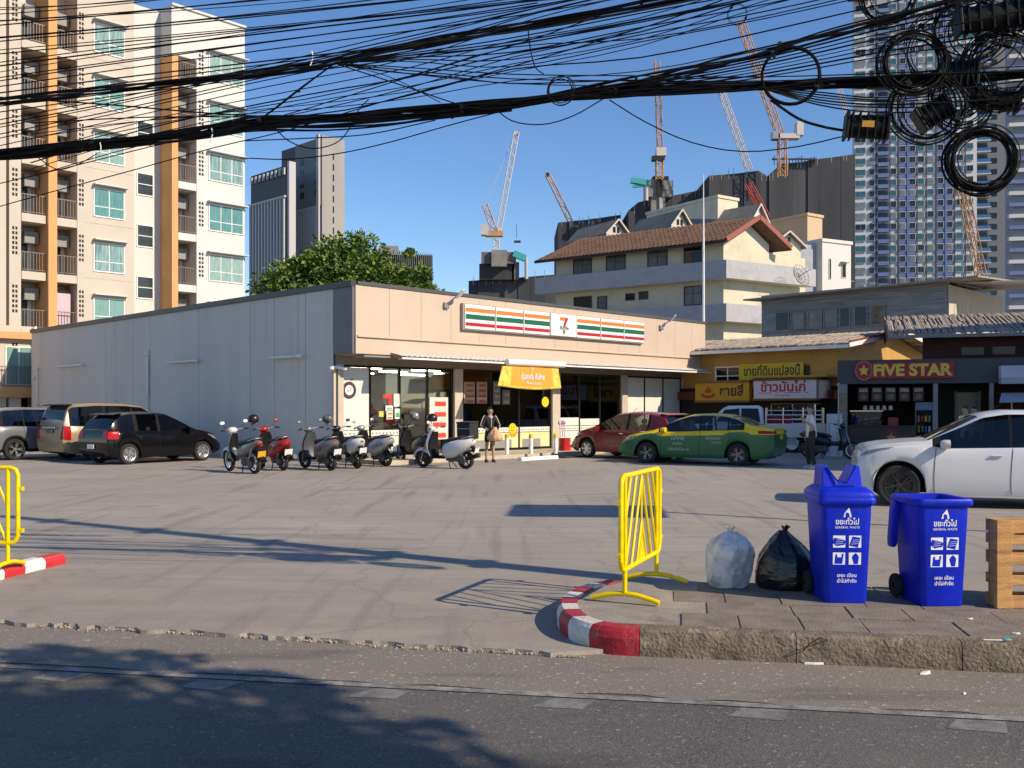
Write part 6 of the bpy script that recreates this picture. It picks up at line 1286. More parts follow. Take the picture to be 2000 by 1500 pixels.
# low annexe at far left
LAb = Vector((-23.5, 46.9)); an_ = thing('low_annexe', 'low cream annexe with orange bands and a teal window at left edge', 'building', (LAb.x, LAb.y, 0), ANG)
LAn = Line(LAb, DX); MB().bx(-9, 0, .02, 3, 2.1, 5.6).build('wall', CRM, an_); MB().bx(-9, 0, 1.0, 3, 0, 2.09).build('garage', DARK, an_)
MB().bx(-9.1, .05, -.35, 3, 4.95, 5.28).build('orange_band', ORG, an_); MB().bx(-9.1, .0, -.3, .015, 2.12, 2.62).build('balcony_slab', ORG, an_)
win(an_, -1.35, -.12, 2.7, 4.6, .02, 2, TEAL, WHITE, .06); railing(-9, -.02, 2.62, -.25, 1.0, an_); MB().bx(-.12, .0, -.3, -.1, 0, 5.6).build('pipe_stack', TUBE, an_)

# ------------------------------------------------------------------ towers
def tower_frame(name, label, px, Y, top, rpx, lpx, m_r, m_l, group=None):
    c = Vector(((px - CX) * Y / F, Y)); z = HC + (HZ - top) * Y / F; t = thing(name, label, 'tower', (c.x, c.y, 0), ANG, group)
    xr, yl = Line(c, DX).t(rpx), Line(c, DY).t(lpx); MB().bx(0, xr, 0, yl, 0, z).build('core', m_l, t); return t, c, xr, yl, z
DT = mat('dark_tower_cladding', (.055, .058, .066), .6, var=.1, vs=.1); CT = mat('pale_tower_concrete', (.30, .285, .27), .8, var=.12, vs=.15, stretch=(1, 1, .3)); GLT = mat('tower_dark_glass', (.02, .025, .035), .15, var=.4, vs=.2); FIN = mat('tower_white_fin', (.42, .42, .43), .6, var=.05)
tA, c, xr, yl, z = tower_frame('residential_tower', 'dark grey tower with a pale concrete end wall, right of the pair', 627, 285, 269, 671, 550, CT, DT)
MB().bx(.05, xr, -.5, -.02, 0, z + .8).build('end_wall', CT, tA)
for k in range(24): MB().bx(xr * .47, xr * .53, -.54, -.51, z - 4 - 3.2 * k - 2, z - 4 - 3.2 * k).build('slot_window', GLT, tA)
nf = 9; zf = z - 21
MB().bx(-.35, -.02, yl * .0, yl * .62, 0, zf).build('glass_bay', GLT, tA)
for k in range(nf): y = yl * .62 * k / nf; MB().bx(-.9, -.36, y, y + yl * (.045 if k else .06), 0, zf + (22 if k == 0 else 0)).build('fin', FIN, tA)
MB().bx(-.95, -.36, .05, yl * .64, zf, zf + .8).build('ledge', FIN, tA); MB().bx(-.95, -.36, .05, yl * .64, zf - 28, zf - 27.4).build('ledge', FIN, tA)
MB().bx(-.3, -.02, 0, yl * .62, zf + .9, z).build('upper_wall', mat('mid_grey_cladding', (.16, .16, .165), .6), tA)
for k in range(4):
    for y in (.03, .40): MB().bx(-.36, -.31, yl * y, yl * (y + .1), z - 17 + 3.4 * k, z - 15 + 3.4 * k).build('window', GLT, tA)
for k in range(4): MB().bx(-2.0, -.37, yl * .66, yl * .72, z - 40 - 12 * k, z - 38.5 - 12 * k).build('balcony', FIN, tA)
tB, c, xr, yl, z = tower_frame('residential_tower', 'dark finned tower with rooftop trellis, left of the pair', 561, 280, 322, 574, 490, CT, DT)
MB().bx(.0, xr, -1.0, -.02, 30, z + 1).build('end_wall', FIN, tB); MB().bx(-.35, -.02, 0, yl, 0, z - 9).build('glass_bay', GLT, tB)
for k in range(12): y = yl * (k + .3) / 12; MB().bx(-.9, -.36, y, y + yl * .035, 0, z - 9 if k % 3 else z - 9).build('fin', FIN, tB)
MB().bx(-1.0, -.36, 0, yl, z - 9.6, z - 9).build('ledge', FIN, tB); MB().bx(-.8, -.05, 0, yl, 24, 33).build('podium_band', mat('brown_grey_band', (.07, .06, .06), .7), tB)
for k in range(9): MB().bx(-.8, -.3, yl * (k + .2) / 9, yl * (k + .55) / 9, z - 2.8, z - .8).build('trellis_panel', FIN, tB)
lv = thing('louvred_building', 'low grey louvred building right of the leafy tree', 'building', ((845 - CX) * 125 / F, 125, 0), math.atan2(.12, 1)); W_ = -105 * 125 / F; zt = HC + (HZ - 492) * 125 / F
MB().bx(W_, 0, .3, 8, 0, zt - .4).build('core', DARK, lv)
for k in range(26): x = W_ + (-W_) * k / 26; MB().bx(x, x + .12, 0, .25, 0, zt - .01 * k).build('louvre', mat('louvre_grey', (.13, .13, .13), .7), lv)
MB().bx(W_, W_ + 2.6, 3, 6, zt - .4, zt + 1.2).bx(W_ + 3, W_ + 4.6, 4, 6, zt - .4, zt + .7).build('plant_room', mat('plant_room_grey', (.22, .22, .23), .7), lv)

# netted construction blocks
NET = [mat('dark_netting_%d' % i, (.058 + .005 * i, .060 + .005 * i, .068 + .005 * i), .9, var=.22, vs=.35, stretch=(1, 1, .07), spec=.1) for i in range(4)]
def netted(label, pts, Y, seed, depth=20, step=24, ang=0.):
    t = thing('netted_building', label, 'building', (0, 0, 0)); rnd = random.Random(seed); x0, x1 = pts[0][0], pts[-1][0]; a = x0
    while a < x1 - 2:
        b = min(a + step * rnd.uniform(.7, 1.2), x1); za, zb = (HC + (HZ - itp(pts, q)) * Y / F for q in (a, b)); xa, xb = (a - CX) * Y / F, (b - CX) * Y / F; dy = rnd.uniform(0, .5)
        MB().add([(xa, Y + dy, 0), (xb - .05, Y + dy, 0), (xb - .05, Y + dy, zb), (xa, Y + dy, za), (xa, Y + dy + depth, 0), (xb - .05, Y + dy + depth, 0), (xb - .05, Y + dy + depth, zb), (xa, Y + dy + depth, za)], [(0, 1, 2, 3), (5, 4, 7, 6), (3, 2, 6, 7), (4, 0, 3, 7), (1, 5, 6, 2)]).build('netting_panel', rnd.choice(NET), t)
        for s_ in (0, 1): 
            if rnd.random() < .6: q = xa + (xb - xa) * rnd.random(); MB().bx(q - .06, q + .06, Y + dy - .05, Y + dy + .05, min(za, zb) - 1, min(za, zb) + rnd.uniform(.4, 1.6)).build('scaffold_pole', STEEL, t)
        a = b
    return t
n1 = netted('dark netted block behind the store with a concrete core on top', [(915, 548), (1000, 543), (1090, 535)], 215, 1)
Yc = 213
def nb(t, px0, px1, py0, py1, Y, m, nm, d=8): p, q = pt(px0, py0, Y), pt(px1, py1, Y); return MB().bx(p.x, q.x, Y, Y + d, q.z, p.z).build(nm, m, t)
CORE = mat('core_concrete', (.15, .13, .12), .85, var=.3, vs=.6); CORE2 = mat('core_concrete_pale', (.22, .21, .20), .85, var=.2, vs=.6)
nb(n1, 936, 1004, 515, 546, Yc, NET[0], 'core_netting'); nb(n1, 940, 1008, 492, 514.8, Yc - 1, CORE, 'core_wall'); nb(n1, 960, 990, 488, 520, Yc - 2, CORE2, 'core_wall', 5); nb(n1, 1000, 1014, 512, 546, Yc, CORE, 'core_wall'); nb(n1, 1026, 1031, 505, 545, Yc, FIN, 'vent_pipe', 2)
n2 = netted('grey netted slab block left of the brown tiled roof', [(1090, 434), (1150, 428), (1213, 419)], 225, 2, step=18)
n3 = netted('charcoal netted block topped by a square concrete core', [(1228, 410), (1245, 395), (1275, 388), (1320, 380), (1365, 372), (1425, 362)], 220, 3)
nb(n3, 1266, 1315, 352, 384, 218, CORE2, 'core_wall'); nb(n3, 1283, 1294, 348, 382, 217.5, DARK, 'core_opening', .4); nb(n3, 1272, 1300, 384, 420, 218.2, CORE2, 'core_wall'); nb(n3, 1288, 1295, 386, 410, 217.8, FIN, 'core_panel', .3); nb(n3, 1275, 1306, 344, 352, 218.5, BLACK, 'core_top')
n4 = netted('widest dark netted block beside the blue and white tower', [(1385, 343), (1440, 338), (1498, 331), (1503, 346), (1507, 322), (1560, 316), (1620, 307), (1672, 300)], 210, 4, step=26)
for k in range(5): nb(n4, 1596, 1668, 548 + 22 * k, 551 + 22 * k, 209, CORE2, 'floor_slab', 1)
for k in range(14): nb(n4, 1512 + 6 * k, 1513 + 6 * k, 304 + (k * 7) % 9, 322, 209.5, BLACK, 'starter_bar', .3)
nb(n4, 1508, 1596, 309, 312, 209.4, BLACK, 'starter_rail', .3)
# cranes
WCR = mat('crane_white', (.55, .50, .46), .5, var=.1); OCR = mat('crane_orange', (.50, .26, .12), .6, var=.35, vs=.4); RCR = mat('crane_red', (.45, .05, .03), .6, var=.2); TQ = mat('teal_boom', (.03, .36, .36), .5)
def lattice(p0, p1, w_, m, parent, nm, w1=None):
    p0, p1 = Vector(p0), Vector(p1); d = (p1 - p0); L = d.length; d.normalize(); u = d.cross(Vector((0, 1, 0))).normalized(); v = Vector((0, 1, 0)); mb = MB(); n = max(4, int(L / (w_ * 1.3))); w1 = w1 or w_; cr = w_ * .09
    def P(i, a, b): f = i / n; ww = w_ + (w1 - w_) * f; return p0 + d * L * f + u * a * ww / 2 + v * b * ww / 2
    for a, b in ((1, 1), (1, -1), (-1, 1), (-1, -1)): mb.tube([P(0, a, b), P(n, a, b)], cr, 4)
    for i in range(n):
        s = 1 if i % 2 else -1
        for b in (1, -1): mb.tube([P(i, s, b), P(i + 1, -s, b)], cr * .7, 4)
        mb.tube([P(i, 1, s), P(i + 1, 1, -s)], cr * .7, 4); mb.tube([P(i, 1, -1), P(i, -1, -1)], cr * .6, 4)
    return mb.build(nm, m, parent)
def crane(label, Y, parts): 
    t = thing('tower_crane', label, 'crane', (0, 0, 0), 0, 'cranes over the building sites')
    for kind, a, b, w_, m in parts:
        A_, B_ = pt(*a, Y), pt(*b, Y)
        if kind in ('jib', 'mast', 'a_frame'): lattice(A_, B_, w_, m, t, kind)
        elif kind == 'pendant': MB().tube([A_, B_], w_, 4).build('pendant_rope', m, t)
        else: MB().bx(min(A_.x, B_.x), max(A_.x, B_.x), Y - w_ / 2, Y + w_ / 2, min(A_.z, B_.z), max(A_.z, B_.z)).build(kind, m, t)
    return t
crane('luffing crane with a steep pale jib above the small concrete core', 214, [('mast', (970, 492), (968, 455), 1.3, WCR), ('machinery_deck', (948, 452), (982, 462), 2, OCR), ('counterweight', (940, 440), (953, 460), 2.2, WCR), ('cab', (972, 444), (978, 455), 1.5, WCR), ('a_frame', (966, 452), (947, 400), 1.2, OCR), ('jib', (973, 455), (1009, 258), 1.1, WCR), ('jib_head', (1004, 257), (1012, 264), .8, WCR), ('pendant', (947, 400), (1006, 262), .05, WCR), ('pendant', (1009, 438), (1009, 465), .05, BLACK), ('hook_block', (1004, 470), (1017, 474), .5, BLACK)])
crane('short luffing jib leaning left behind the grey netted block', 228, [('jib', (1114, 432), (1069, 340), 1.1, OCR), ('jib_head', (1066, 338), (1073, 345), .8, BLACK)])
crane('crane with upright jib on the square concrete core', 216, [('mast', (1288, 350), (1288, 302), 1.5, OCR), ('cab', (1281, 290), (1300, 306), 2.2, WCR), ('machinery_deck', (1273, 306), (1297, 314), 2, BLACK), ('jib', (1289, 292), (1283, 120), 1.1, OCR)])
crane('pale luffing jib rising behind the widest netted block', 232, [('jib', (1464, 334), (1409, 178), 1.3, WCR), ('jib_head', (1405, 174), (1412, 181), .8, WCR)])
crane('large crane with white counterweight on the widest netted block', 206, [('mast', (1528, 345), (1528, 272), 1.6, OCR), ('machinery_deck', (1518, 263), (1560, 272), 2, WCR), ('counterweight', (1554, 240), (1567, 266), 2.2, WCR), ('winch_drum', (1507, 258), (1521, 273), 2, STEEL), ('jib', (1523, 262), (1446, 40), 1.4, OCR)])
crane('small red jib in front of the widest netted block', 200, [('jib', (1496, 425), (1461, 358), 1.3, RCR)])
crane('orange and white jib standing before the blue and white tower', 190, [('jib', (1917, 545), (1876, 345), 1.5, OCR)])
crane('faint pale jib just left of the blue and white tower', 238, [('jib', (1660, 240), (1634, 158), 1.0, WCR)])
cbm = thing('concrete_boom', 'teal concrete placing boom beside the square concrete core', 'boom', (0, 0, 0), 0, 'teal placing booms'); A_ = pt(1262, 395, 217); MB().tube([pt(1262, 392, 217), pt(1262, 360, 217)], .5, 8).build('mast', FIN, cbm); MB().bar(pt(1268, 358, 217), pt(1232, 352, 217), 1.2).bar(pt(1264, 362, 217), pt(1236, 364, 217), .6).build('boom_arm', TQ, cbm)
cb2 = thing('concrete_boom', 'teal concrete placing boom beside the small concrete core', 'boom', (0, 0, 0), 0, 'teal placing booms'); MB().bar(pt(1003, 495, 212), pt(1026, 505, 212), 1.4).build('boom_arm', TQ, cb2); MB().tube([pt(1028, 503, 212), pt(1028, 545, 212)], .4, 8).build('mast', FIN, cb2)

# ------------------------------------------------------------------ old cream building with brown tile roof
K0 = Vector(((1413 - CX) * 62 / F, 62)); DLf = Vector((-.80, .60)); DRt = Vector((.85, .53)).normalized(); LKL, LKR = Line(K0, DLf), Line(K0, DRt)
kb = thing('old_cream_building', 'old cream building with brown tiled roof and grey balcony bands', 'building', (K0.x, K0.y, 0))
OC = mat('old_cream_render', (.62, .57, .44), .85, var=.08, vs=.8, dirt=(.42, .36, .24, .5), ds=.9); BAND = mat('grey_balcony_render', (.40, .40, .42), .85, var=.08, dirt=(.25, .25, .27, .5), ds=1.2)
BRT = mat('brown_roof_tile', (.165, .092, .062), .85, var=.35, vs=1.5, dirt=(.12, .07, .045, .6), ds=1.5)
tl, tr = LKL.t(1086), LKR.t(1502); tr2 = LKR.t(1578)
def K3(a, b, z): p = DLf * a + DRt * b; return (p.x, p.y, z)      # a along left face, b along right face
def kbox(a0, a1, b0, b1, z0, z1, nm, m, parent=None): 
    vs = [K3(a, b, z) for z in (z0, z1) for a, b in ((a0, b0), (a1, b0), (a1, b1), (a0, b1))]
    return MB().add(vs, [(3, 2, 1, 0), (4, 5, 6, 7), (0, 1, 5, 4), (1, 2, 6, 5), (2, 3, 7, 6), (3, 0, 4, 7)]).build(nm, m, parent or kb)
kbox(0, tl, 0, tr, 0, 12.6, 'wall', OC); kbox(.2, 8, tr, tr2, 0, 12.0, 'rear_wing', OC)
rb = tr / 2 + .0; zr = 14.15; ez = 12.75
MB().add([K3(0, 0, 12.6), K3(0, tr, 12.6), K3(0, rb, zr - .25), K3(.15, 0, 12.6), K3(.15, tr, 12.6), K3(.15, rb, zr - .25)], [(0, 1, 2), (5, 4, 3), (0, 2, 5, 3), (2, 1, 4, 5)]).build('gable_wall', OC, kb)
ov = .9; a0, a1 = -ov, tl + 1.0
def slope(sgn):
    b0 = -ov if sgn < 0 else tr + ov; zz0 = ez - .35; vs = [K3(a0, b0, zz0), K3(a1, b0, zz0), K3(a1 - 1.2, rb, zr), K3(a0, rb, zr)]; vs2 = [(x, y, z_ - .14) for x, y, z_ in vs]
    MB().add(vs + vs2, [(0, 1, 2, 3), (7, 6, 5, 4), (0, 4, 5, 1), (1, 5, 6, 2), (2, 6, 7, 3), (3, 7, 4, 0)]).build('roof_slope', BRT, kb)
    mb = MB(); n = 46
    for i in range(n): a = a0 + (a1 - a0) * i / n; e = a if i < n - 4 else a - 1.2 * (i - n + 4) / 4; mb.tube([K3(a, b0, zz0 + .03), K3(e, rb, zr + .03)], .05, 5)
    for j in range(1, 9): f = j / 9; mb.tube([K3(a0, b0 + (rb - b0) * f, zz0 + (zr - zz0) * f + .02), K3(a1 - 1.2 * f, b0 + (rb - b0) * f, zz0 + (zr - zz0) * f + .02)], .03, 4)
    o = mb.build('roof_tile_rolls', BRT, kb); o['kind'] = 'stuff'
    MB().bar(K3(a0 - .03, b0, zz0), K3(a0 - .03, rb, zr), .08, .30).build('red_barge_board', mat('red_barge_paint', (.30, .07, .05), .6, var=.15), kb)
    MB().bar(K3(a0, b0 - sgn * -.02, zz0 - .1), K3(a1, b0 - sgn * -.02, zz0 - .1), .06, .2).build('fascia_board', mat('dark_brown_trim', (.05, .02, .015), .7), kb)
slope(-1); slope(1)
for zt_, zb_ in ((11.1, 9.93), (8.3, 7.15), (5.4, 4.3)):
    kbox(-.9, tl + 1.0, -.9, -.8, zb_, zt_, 'balcony_band', BAND); kbox(-.9, -.8, -.8, tr2 - .5, zb_, zt_, 'balcony_band', BAND); kbox(-.8, tl + 1, -.8, 0, zb_, zb_ + .15, 'balcony_floor', OC); kbox(-.8, 0, 0, tr2 - .5, zb_, zb_ + .15, 'balcony_floor', OC)
kf = link('left_facade', MB().bx(-.05, 0, .0, .01, 12.0, 12.1).mesh('left_facade', OC), kb); kf.rotation_euler = (0, 0, math.atan2(-DLf.y, -DLf.x))   # local +x runs from left to the corner
LKx = lambda px: -LKL.t(px); WGR = mat('dusty_blue_glass', (.11, .125, .145), .25, var=.3, vs=1.5); DFR = mat('dark_window_frame', (.05, .04, .035), .6)
for a, b, z0, z1, g_ in ((1120, 1156, 11.15, 12.3, WGR), (1184, 1222, 11.15, 12.3, WGR), (1265, 1304, 11.15, 12.3, WGR), (1336, 1372, 11.15, 12.3, DARKGLASS), (1121, 1156, 8.4, 9.6, DARKGLASS), (1167, 1186, 8.2, 9.5, WGR), (1336, 1372, 8.4, 9.7, WGR), (1222, 1240, 9.05, 9.55, DARKGLASS), (1248, 1266, 9.05, 9.6, DARKGLASS)): win(kf, LKx(a), LKx(b), z0, z1, -.01, 2 if b - a > 25 else 1, g_, DFR, .06, split=.62)
# things on and around its roof
GRF = mat('grey_sheet_roof', (.20, .18, .15), .8, var=.25, vs=1.2, stretch=(1, 1, .3)); PKR = mat('pale_gable_render', (.55, .49, .42), .85, var=.06)
def gable(label, px0, px1, pye, pyr, Y, dep=7, m=PKR, ang=.0):
    t = thing('gabled_house', label, 'house', ((px0 + px1) / 2 * 0 + ((px0 + px1) / 2 - CX) * Y / F, Y, 0), ang); w_ = (px1 - px0) * Y / F / 2; ze, zr_ = HC + (HZ - pye) * Y / F, HC + (HZ - pyr) * Y / F
    MB().prism([(-w_, 0), (w_, 0), (w_, ze), (0, zr_), (-w_, ze)], lambda a, b: (a, 0, b), lambda a, b: (a, dep, b)).build('wall', m, t)
    for s in (-1, 1):
        MB().add([(0, -.3, zr_ + .16), (s * (w_ + .3), -.3, ze - .1), (s * (w_ + .3), dep + .3, ze - .1), (0, dep + .3, zr_ + .16), (0, -.3, zr_ + .04), (s * (w_ + .3), -.3, ze - .22), (s * (w_ + .3), dep + .3, ze - .22), (0, dep + .3, zr_ + .04)], [(0, 1, 2, 3), (7, 6, 5, 4), (0, 4, 5, 1), (1, 5, 6, 2), (2, 6, 7, 3), (3, 7, 4, 0)]).build('roof_slope', GRF, t)
        MB().bar((0, -.34, zr_ + .12), (s * (w_ + .3), -.34, ze - .14), .06, .12).build('barge_board', PKR, t)
    MB().bx(-.35, -.1, -.03, -.004, ze + .1, ze + .55).bx(.05, .3, -.03, -.004, ze + .1, ze + .55).build('gable_window', DARKGLASS, t); return t
gable('small pale gable with a grey roof behind the brown tiles', 1180, 1228, 457, 432, 76, 5, PKR, .55)
gable('pink gable with a grey roof beside the cream roof block', 1306, 1350, 442, 413, 78, 5, PKR, .55)
gable('large pale gable with a long grey roof above the red barge', 1448, 1512, 440, 402, 80, 9, mat('white_gable', (.66, .64, .60), .8), .75)
gable('low cream gable right of the red barge board', 1502, 1572, 478, 456, 70, 8, OC, .45)
def block(name, label, px0, px1, py, Y, dep, m, ang=.6, cat='building'):
    p = pt(px0, py, Y); t = thing(name, label, cat, (p.x, p.y, 0), ang); d = Vector((math.cos(ang), math.sin(ang))); L_ = Line((p.x, p.y), d).t(px1); MB().bx(0, L_, 0, dep, 0, p.z).build('wall', m, t); MB().bx(-.1, L_ + .1, -.1, dep + .1, p.z + .002, p.z + .25).build('roof_cap', m, t); return t, L_, p.z
t, L_, z = block('roof_block', 'cream rooftop block with stained corner above the brown tiles', 1402, 1441, 386, 82, 9, OC); MB().bx(L_ * .4, L_ * .45, -.03, -.003, z - 4, z - 2.8).build('slot_window', DARKGLASS, t)
t, L_, z = block('roof_block', 'tan rooftop block right of the large pale gable', 1577, 1606, 421, 84, 8, mat('tan_render', (.56, .40, .26), .85, var=.06)); 
t, L_, z = block('white_annexe', 'white annexe block with small shuttered windows by the netting', 1606, 1662, 472, 72, 6, WHR, .5)
for k in range(3): 
    w_ = win(t, L_ * .66, L_ * .82, z - 2.6 - 2.6 * k, z - 1.5 - 2.6 * k, 0, 1, DARKGLASS, OC, .05); MB().bx(L_ * .62, L_ * .86, -.4, -.01, z - 1.45 - 2.6 * k, z - 1.38 - 2.6 * k).build('window_hood', OC, w_); win(t, L_ * .22, L_ * .30, z - 2.8 - 2.6 * k, z - 1.2 - 2.6 * k, 0, 1, DARKGLASS, WHR, .04)
MB().bx(-3.0, -.02, .6, 4, 0, z - .2).build('grey_wing', mat('blue_grey_render', (.30, .33, .37), .8), t)
ds_ = thing('satellite_dish', 'black mesh satellite dish on the balcony of the old building', 'dish', tuple(pt(1560, 540, 63)))
dm = MB()
for rr_, yy_ in ((.75, -.22), (.5, -.08), (.25, -.015)): dm.tube([(rr_ * math.cos(6.283 * k / 24), yy_, rr_ * math.sin(6.283 * k / 24)) for k in range(25)], .014, 5)
for k in range(14): a_ = 6.283 * k / 14; dm.tube([(0, 0, 0), (.5 * math.cos(a_), -.08, .5 * math.sin(a_)), (.75 * math.cos(a_), -.22, .75 * math.sin(a_))], .01, 4)
dm.build('mesh_bowl', mat('mesh_grey', (.05, .05, .05), .7), ds_); MB().tube([(0, 0, 0), (.2, -.9, .1)], .02).build('feed_arm', TRIM, ds_); ds_.rotation_euler = (R(-20), 0, R(35))
rp = thing('radio_mast', 'thin tall whip mast beside the right store fascia edge', 'mast', tuple(pt(1374, 700, 50)[:2]) + (0,)); zt = HC + (HZ - 340) * 50 / F
MB().tube([(0, 0, 0), (0, 0, zt * .72), (0, 0, zt)], [.09, .06, .015], 8).build('mast_pole', WHITE, rp)
for k in range(3): MB().cyl((-.1, 0, 6 + 2 * k), (.1, 0, 6 + 2 * k), .03).build('clamp', STEEL, rp)

# ------------------------------------------------------------------ blue and white tower on the right
T0 = Vector(((1668 - CX) * 262 / F, 262)); DT_ = Vector((.985, -.17)).normalized(); LT = Line(T0, DT_); bt = thing('blue_white_tower', 'tall blue and white apartment tower behind the cable coils', 'tower', (T0.x, T0.y, 0), math.atan2(DT_.y, DT_.x))
TW = mat('pale_grey_cladding', (.55, .55, .57), .7, var=.06, vs=.1); TBL = mat('blue_tower_panel', (.12, .17, .36), .6, var=.12, vs=.2); TGL = mat('tower_teal_glass', (.03, .12, .145), .12, var=.5, vs=.35); TGD = mat('tower_dark_pane', (.012, .016, .02), .15, var=.5, vs=.3); TGR = mat('tower_side_grey', (.15, .16, .18), .7, var=.1)
xt = LT.t; FH = 3.0; ZT = 128; X1 = xt(1908); X2 = xt(1936)
MB().bx(0, X1, 0, 2.5, 0, ZT).build('core', TW, bt); MB().bx(6, X1, 2.51, 22, 0, ZT).build('rear_core', TGR, bt); MB().bx(X1, X2, 2.2, 22, 0, ZT).build('balcony_wing', TGR, bt); MB().bx(X2, xt(1976), 5, 30, 0, ZT).build('side_wing', TGR, bt)
for a, b in ((1712, 1736), (1754, 1789), (1828, 1862)): MB().bx(xt(a), xt(b), -.12, -.01, 0, ZT).build('blue_bay', mat('blue_bay_wall', (.33, .345, .40), .7, var=.1), bt)
for a in (1710, 1737, 1753, 1790, 1808, 1827, 1863, 1884): MB().bx(xt(a), xt(a) + .25, -.35, -.13, 0, ZT).build('downpipe', mat('dark_pipe', (.06, .06, .07), .7), bt)
for a in (1771, 1845): MB().bx(xt(a), xt(a) + .35, -.4, -.13, 0, ZT).build('blue_pipe', TBL, bt)
def tmesh(w_, h_, g_, fr_=None):
    mb = MB().bx(0, w_, -.30, -.14, 0, h_); mb.cur = 1; mb.bx(.12, w_ * .48, -.34, -.301, .12, h_ - .12).bx(w_ * .52, w_ - .12, -.34, -.301, .12, h_ - .12); return mb.mesh('window', [fr_ or TW, g_])
TCU = mat('tower_curtained_pane', (.16, .20, .21), .3, var=.6, vs=.4)
cols = [(1670, 1691, TGL), (1697, 1708, TGD), (1739, 1751, TGL), (1757, 1769, TGD), (1776, 1788, TGD), (1792, 1805, TGL), (1811, 1824, TGL), (1831, 1843, TGD), (1849, 1861, TGD), (1867, 1881, TGL), (1887, 1901, TGL)]
zs0 = HC + (HZ - 575) * 258 / F
for a, b, g_ in cols:
    mes = [tmesh(xt(b) - xt(a), 1.75, q) for q in (g_, g_, TGD, TCU)]; rnd_ = random.Random(a)
    for k in range(27):
        if zs0 + FH * k < ZT - 3: link('window', rnd_.choice(mes), bt, (xt(a), 0, zs0 + FH * k))
bal = MB().bx(0, xt(1735) - xt(1713), -1.1, -.13, 0, 1.0); bal.cur = 1; bal.bx(.2, xt(1735) - xt(1713) - .2, -.2, -.13, 1.02, 2.5); bme = bal.mesh('balcony', [TBL, TGD])
bal2 = MB().bx(0, X2 - X1, 0, 2.1, 0, .25); bal2.cur = 2; bal2.bx(.1, X2 - X1 - .1, .0, .1, .26, 1.1); bal2.cur = 1; bal2.bx(.3, X2 - X1 - .3, 2.05, 2.18, .3, 2.5); b2m = bal2.mesh('balcony', [TW, TGD, mat('blue_glass_rail', (.05, .14, .32), .2)])
pn = MB().bx(0, xt(1789) - xt(1755), -.22, -.125, 0, .9); pme = pn.mesh('blue_panel', [TBL])
for k in range(27):
    zz_ = zs0 + FH * k - .8; link('balcony', bme, bt, (xt(1713), 0, zz_)); link('balcony', b2m, bt, (X1, 0, zz_)); link('blue_panel', pme, bt, (xt(1755), 0, zz_ - .15)); link('blue_panel', pme, bt, (xt(1829), 0, zz_ - .15))
    MB().bx(X2 - .02, X2 + 3, 4.9, 5.0 - .003, zz_ + 1, zz_ + 2.4).build('side_window', TGD, bt)
MB().bx(xt(1655), xt(1705), -3, -.5, 113.0, 116.5).build('sky_deck', mat('brown_deck', (.10, .07, .06), .7), bt)
t9 = thing('balconied_tower', 'sliver of a balconied tower at the far right edge', 'tower', ((1978 - CX) * 285 / F, 285, 0), -.17); MB().bx(0, 20, 0, 20, 0, 130).build('core', mat('balconied_tower_wall', (.25, .27, .31), .7), t9)
for k in range(30): MB().bx(-1.5, 12, -1.6, -.02, 24 + 3.4 * k, 25.1 + 3.4 * k).build('balcony', TBL if k % 2 else TW, t9)

# ------------------------------------------------------------------ trees
LEAF = []
for i, c in enumerate(((.050, .105, .012), (.105, .18, .020), (.185, .26, .035))):
    m = mat('leaf_%d' % i, c, .55, var=.35, vs=1.5); LEAF.append(m); b = m.node_tree.nodes['Principled BSDF']; b.inputs['Transmission Weight'].default_value = 0; b.inputs['Subsurface Weight'].default_value = 0
BARK = mat('bark', (.09, .065, .045), .9, var=.3, bump=.6, bs=20)
def tree(label, base, H_, blobs, n, ls, seed, trunk_r=.25, per=26):
    t = thing('leafy_tree', label, 'tree', base); rnd = random.Random(seed); mb = MB(); mb.cur = 0
    tk = MB(); c0 = blobs[0][0]; tk.tube(bez([(0, 0, 0), (.1, 0, H_ * .3), (-.1, .1, H_ * .6), (c0[0], c0[1], H_ * .8)], 4), [trunk_r * (1 - .06 * i) for i in range(13)], 8)
    for c, r in blobs: tk.tube(bez([(0, .05, H_ * .35), (c[0] * .5, c[1] * .5, (H_ * .4 + c[2]) / 2), c], 4), [trunk_r * .5 * (1 - .09 * i) for i in range(9)], 6)
    tk.build('trunk', BARK, t, smooth=60); vol = [r[0] * r[1] * r[2] for c, r in blobs]
    for q in range(n // per):
        c, r = rnd.choices(blobs, vol)[0]; v = Vector((rnd.gauss(0, 1), rnd.gauss(0, 1), rnd.gauss(0, 1))).normalized() * rnd.uniform(.55, 1.04); cc = Vector(c) + Vector((v.x * r[0], v.y * r[1], v.z * r[2])); cs = rnd.uniform(.3, .62) * min(r) * .42; tone = rnd.choice((0, 0, 1, 1, 2)); ax = Vector((rnd.gauss(0, .5), rnd.gauss(0, .5), 1)).normalized()
        for k in range(per):
            p = cc + Vector((rnd.gauss(0, cs), rnd.gauss(0, cs), rnd.gauss(0, cs * .6))); d = (p - cc + Vector((0, 0, .3 * cs)))
            d = (d.normalized() if d.length > .01 else Vector((0, 0, 1))) + Vector((rnd.uniform(-.5, .5), rnd.uniform(-.5, .5), rnd.uniform(-.7, .3))); d.normalize(); s = d.cross(Vector((rnd.uniform(-1, 1), rnd.uniform(-1, 1), rnd.uniform(-1, 1)))).normalized(); L = ls * rnd.uniform(.7, 1.3); w_ = L * .3
            mb.cur = min(2, max(0, tone + rnd.choice((-1, 0, 0, 0, 1)))); u = d.cross(s) * L * .12
            mb.add([p, p + d * L * .45 + s * w_ + u, p + d * L, p + d * L * .45 - s * w_ + u], [(0, 1, 2, 3)])
    mb.build('crown', LEAF, t); return t
Yt = 70; bx_ = (660 - CX) * Yt / F
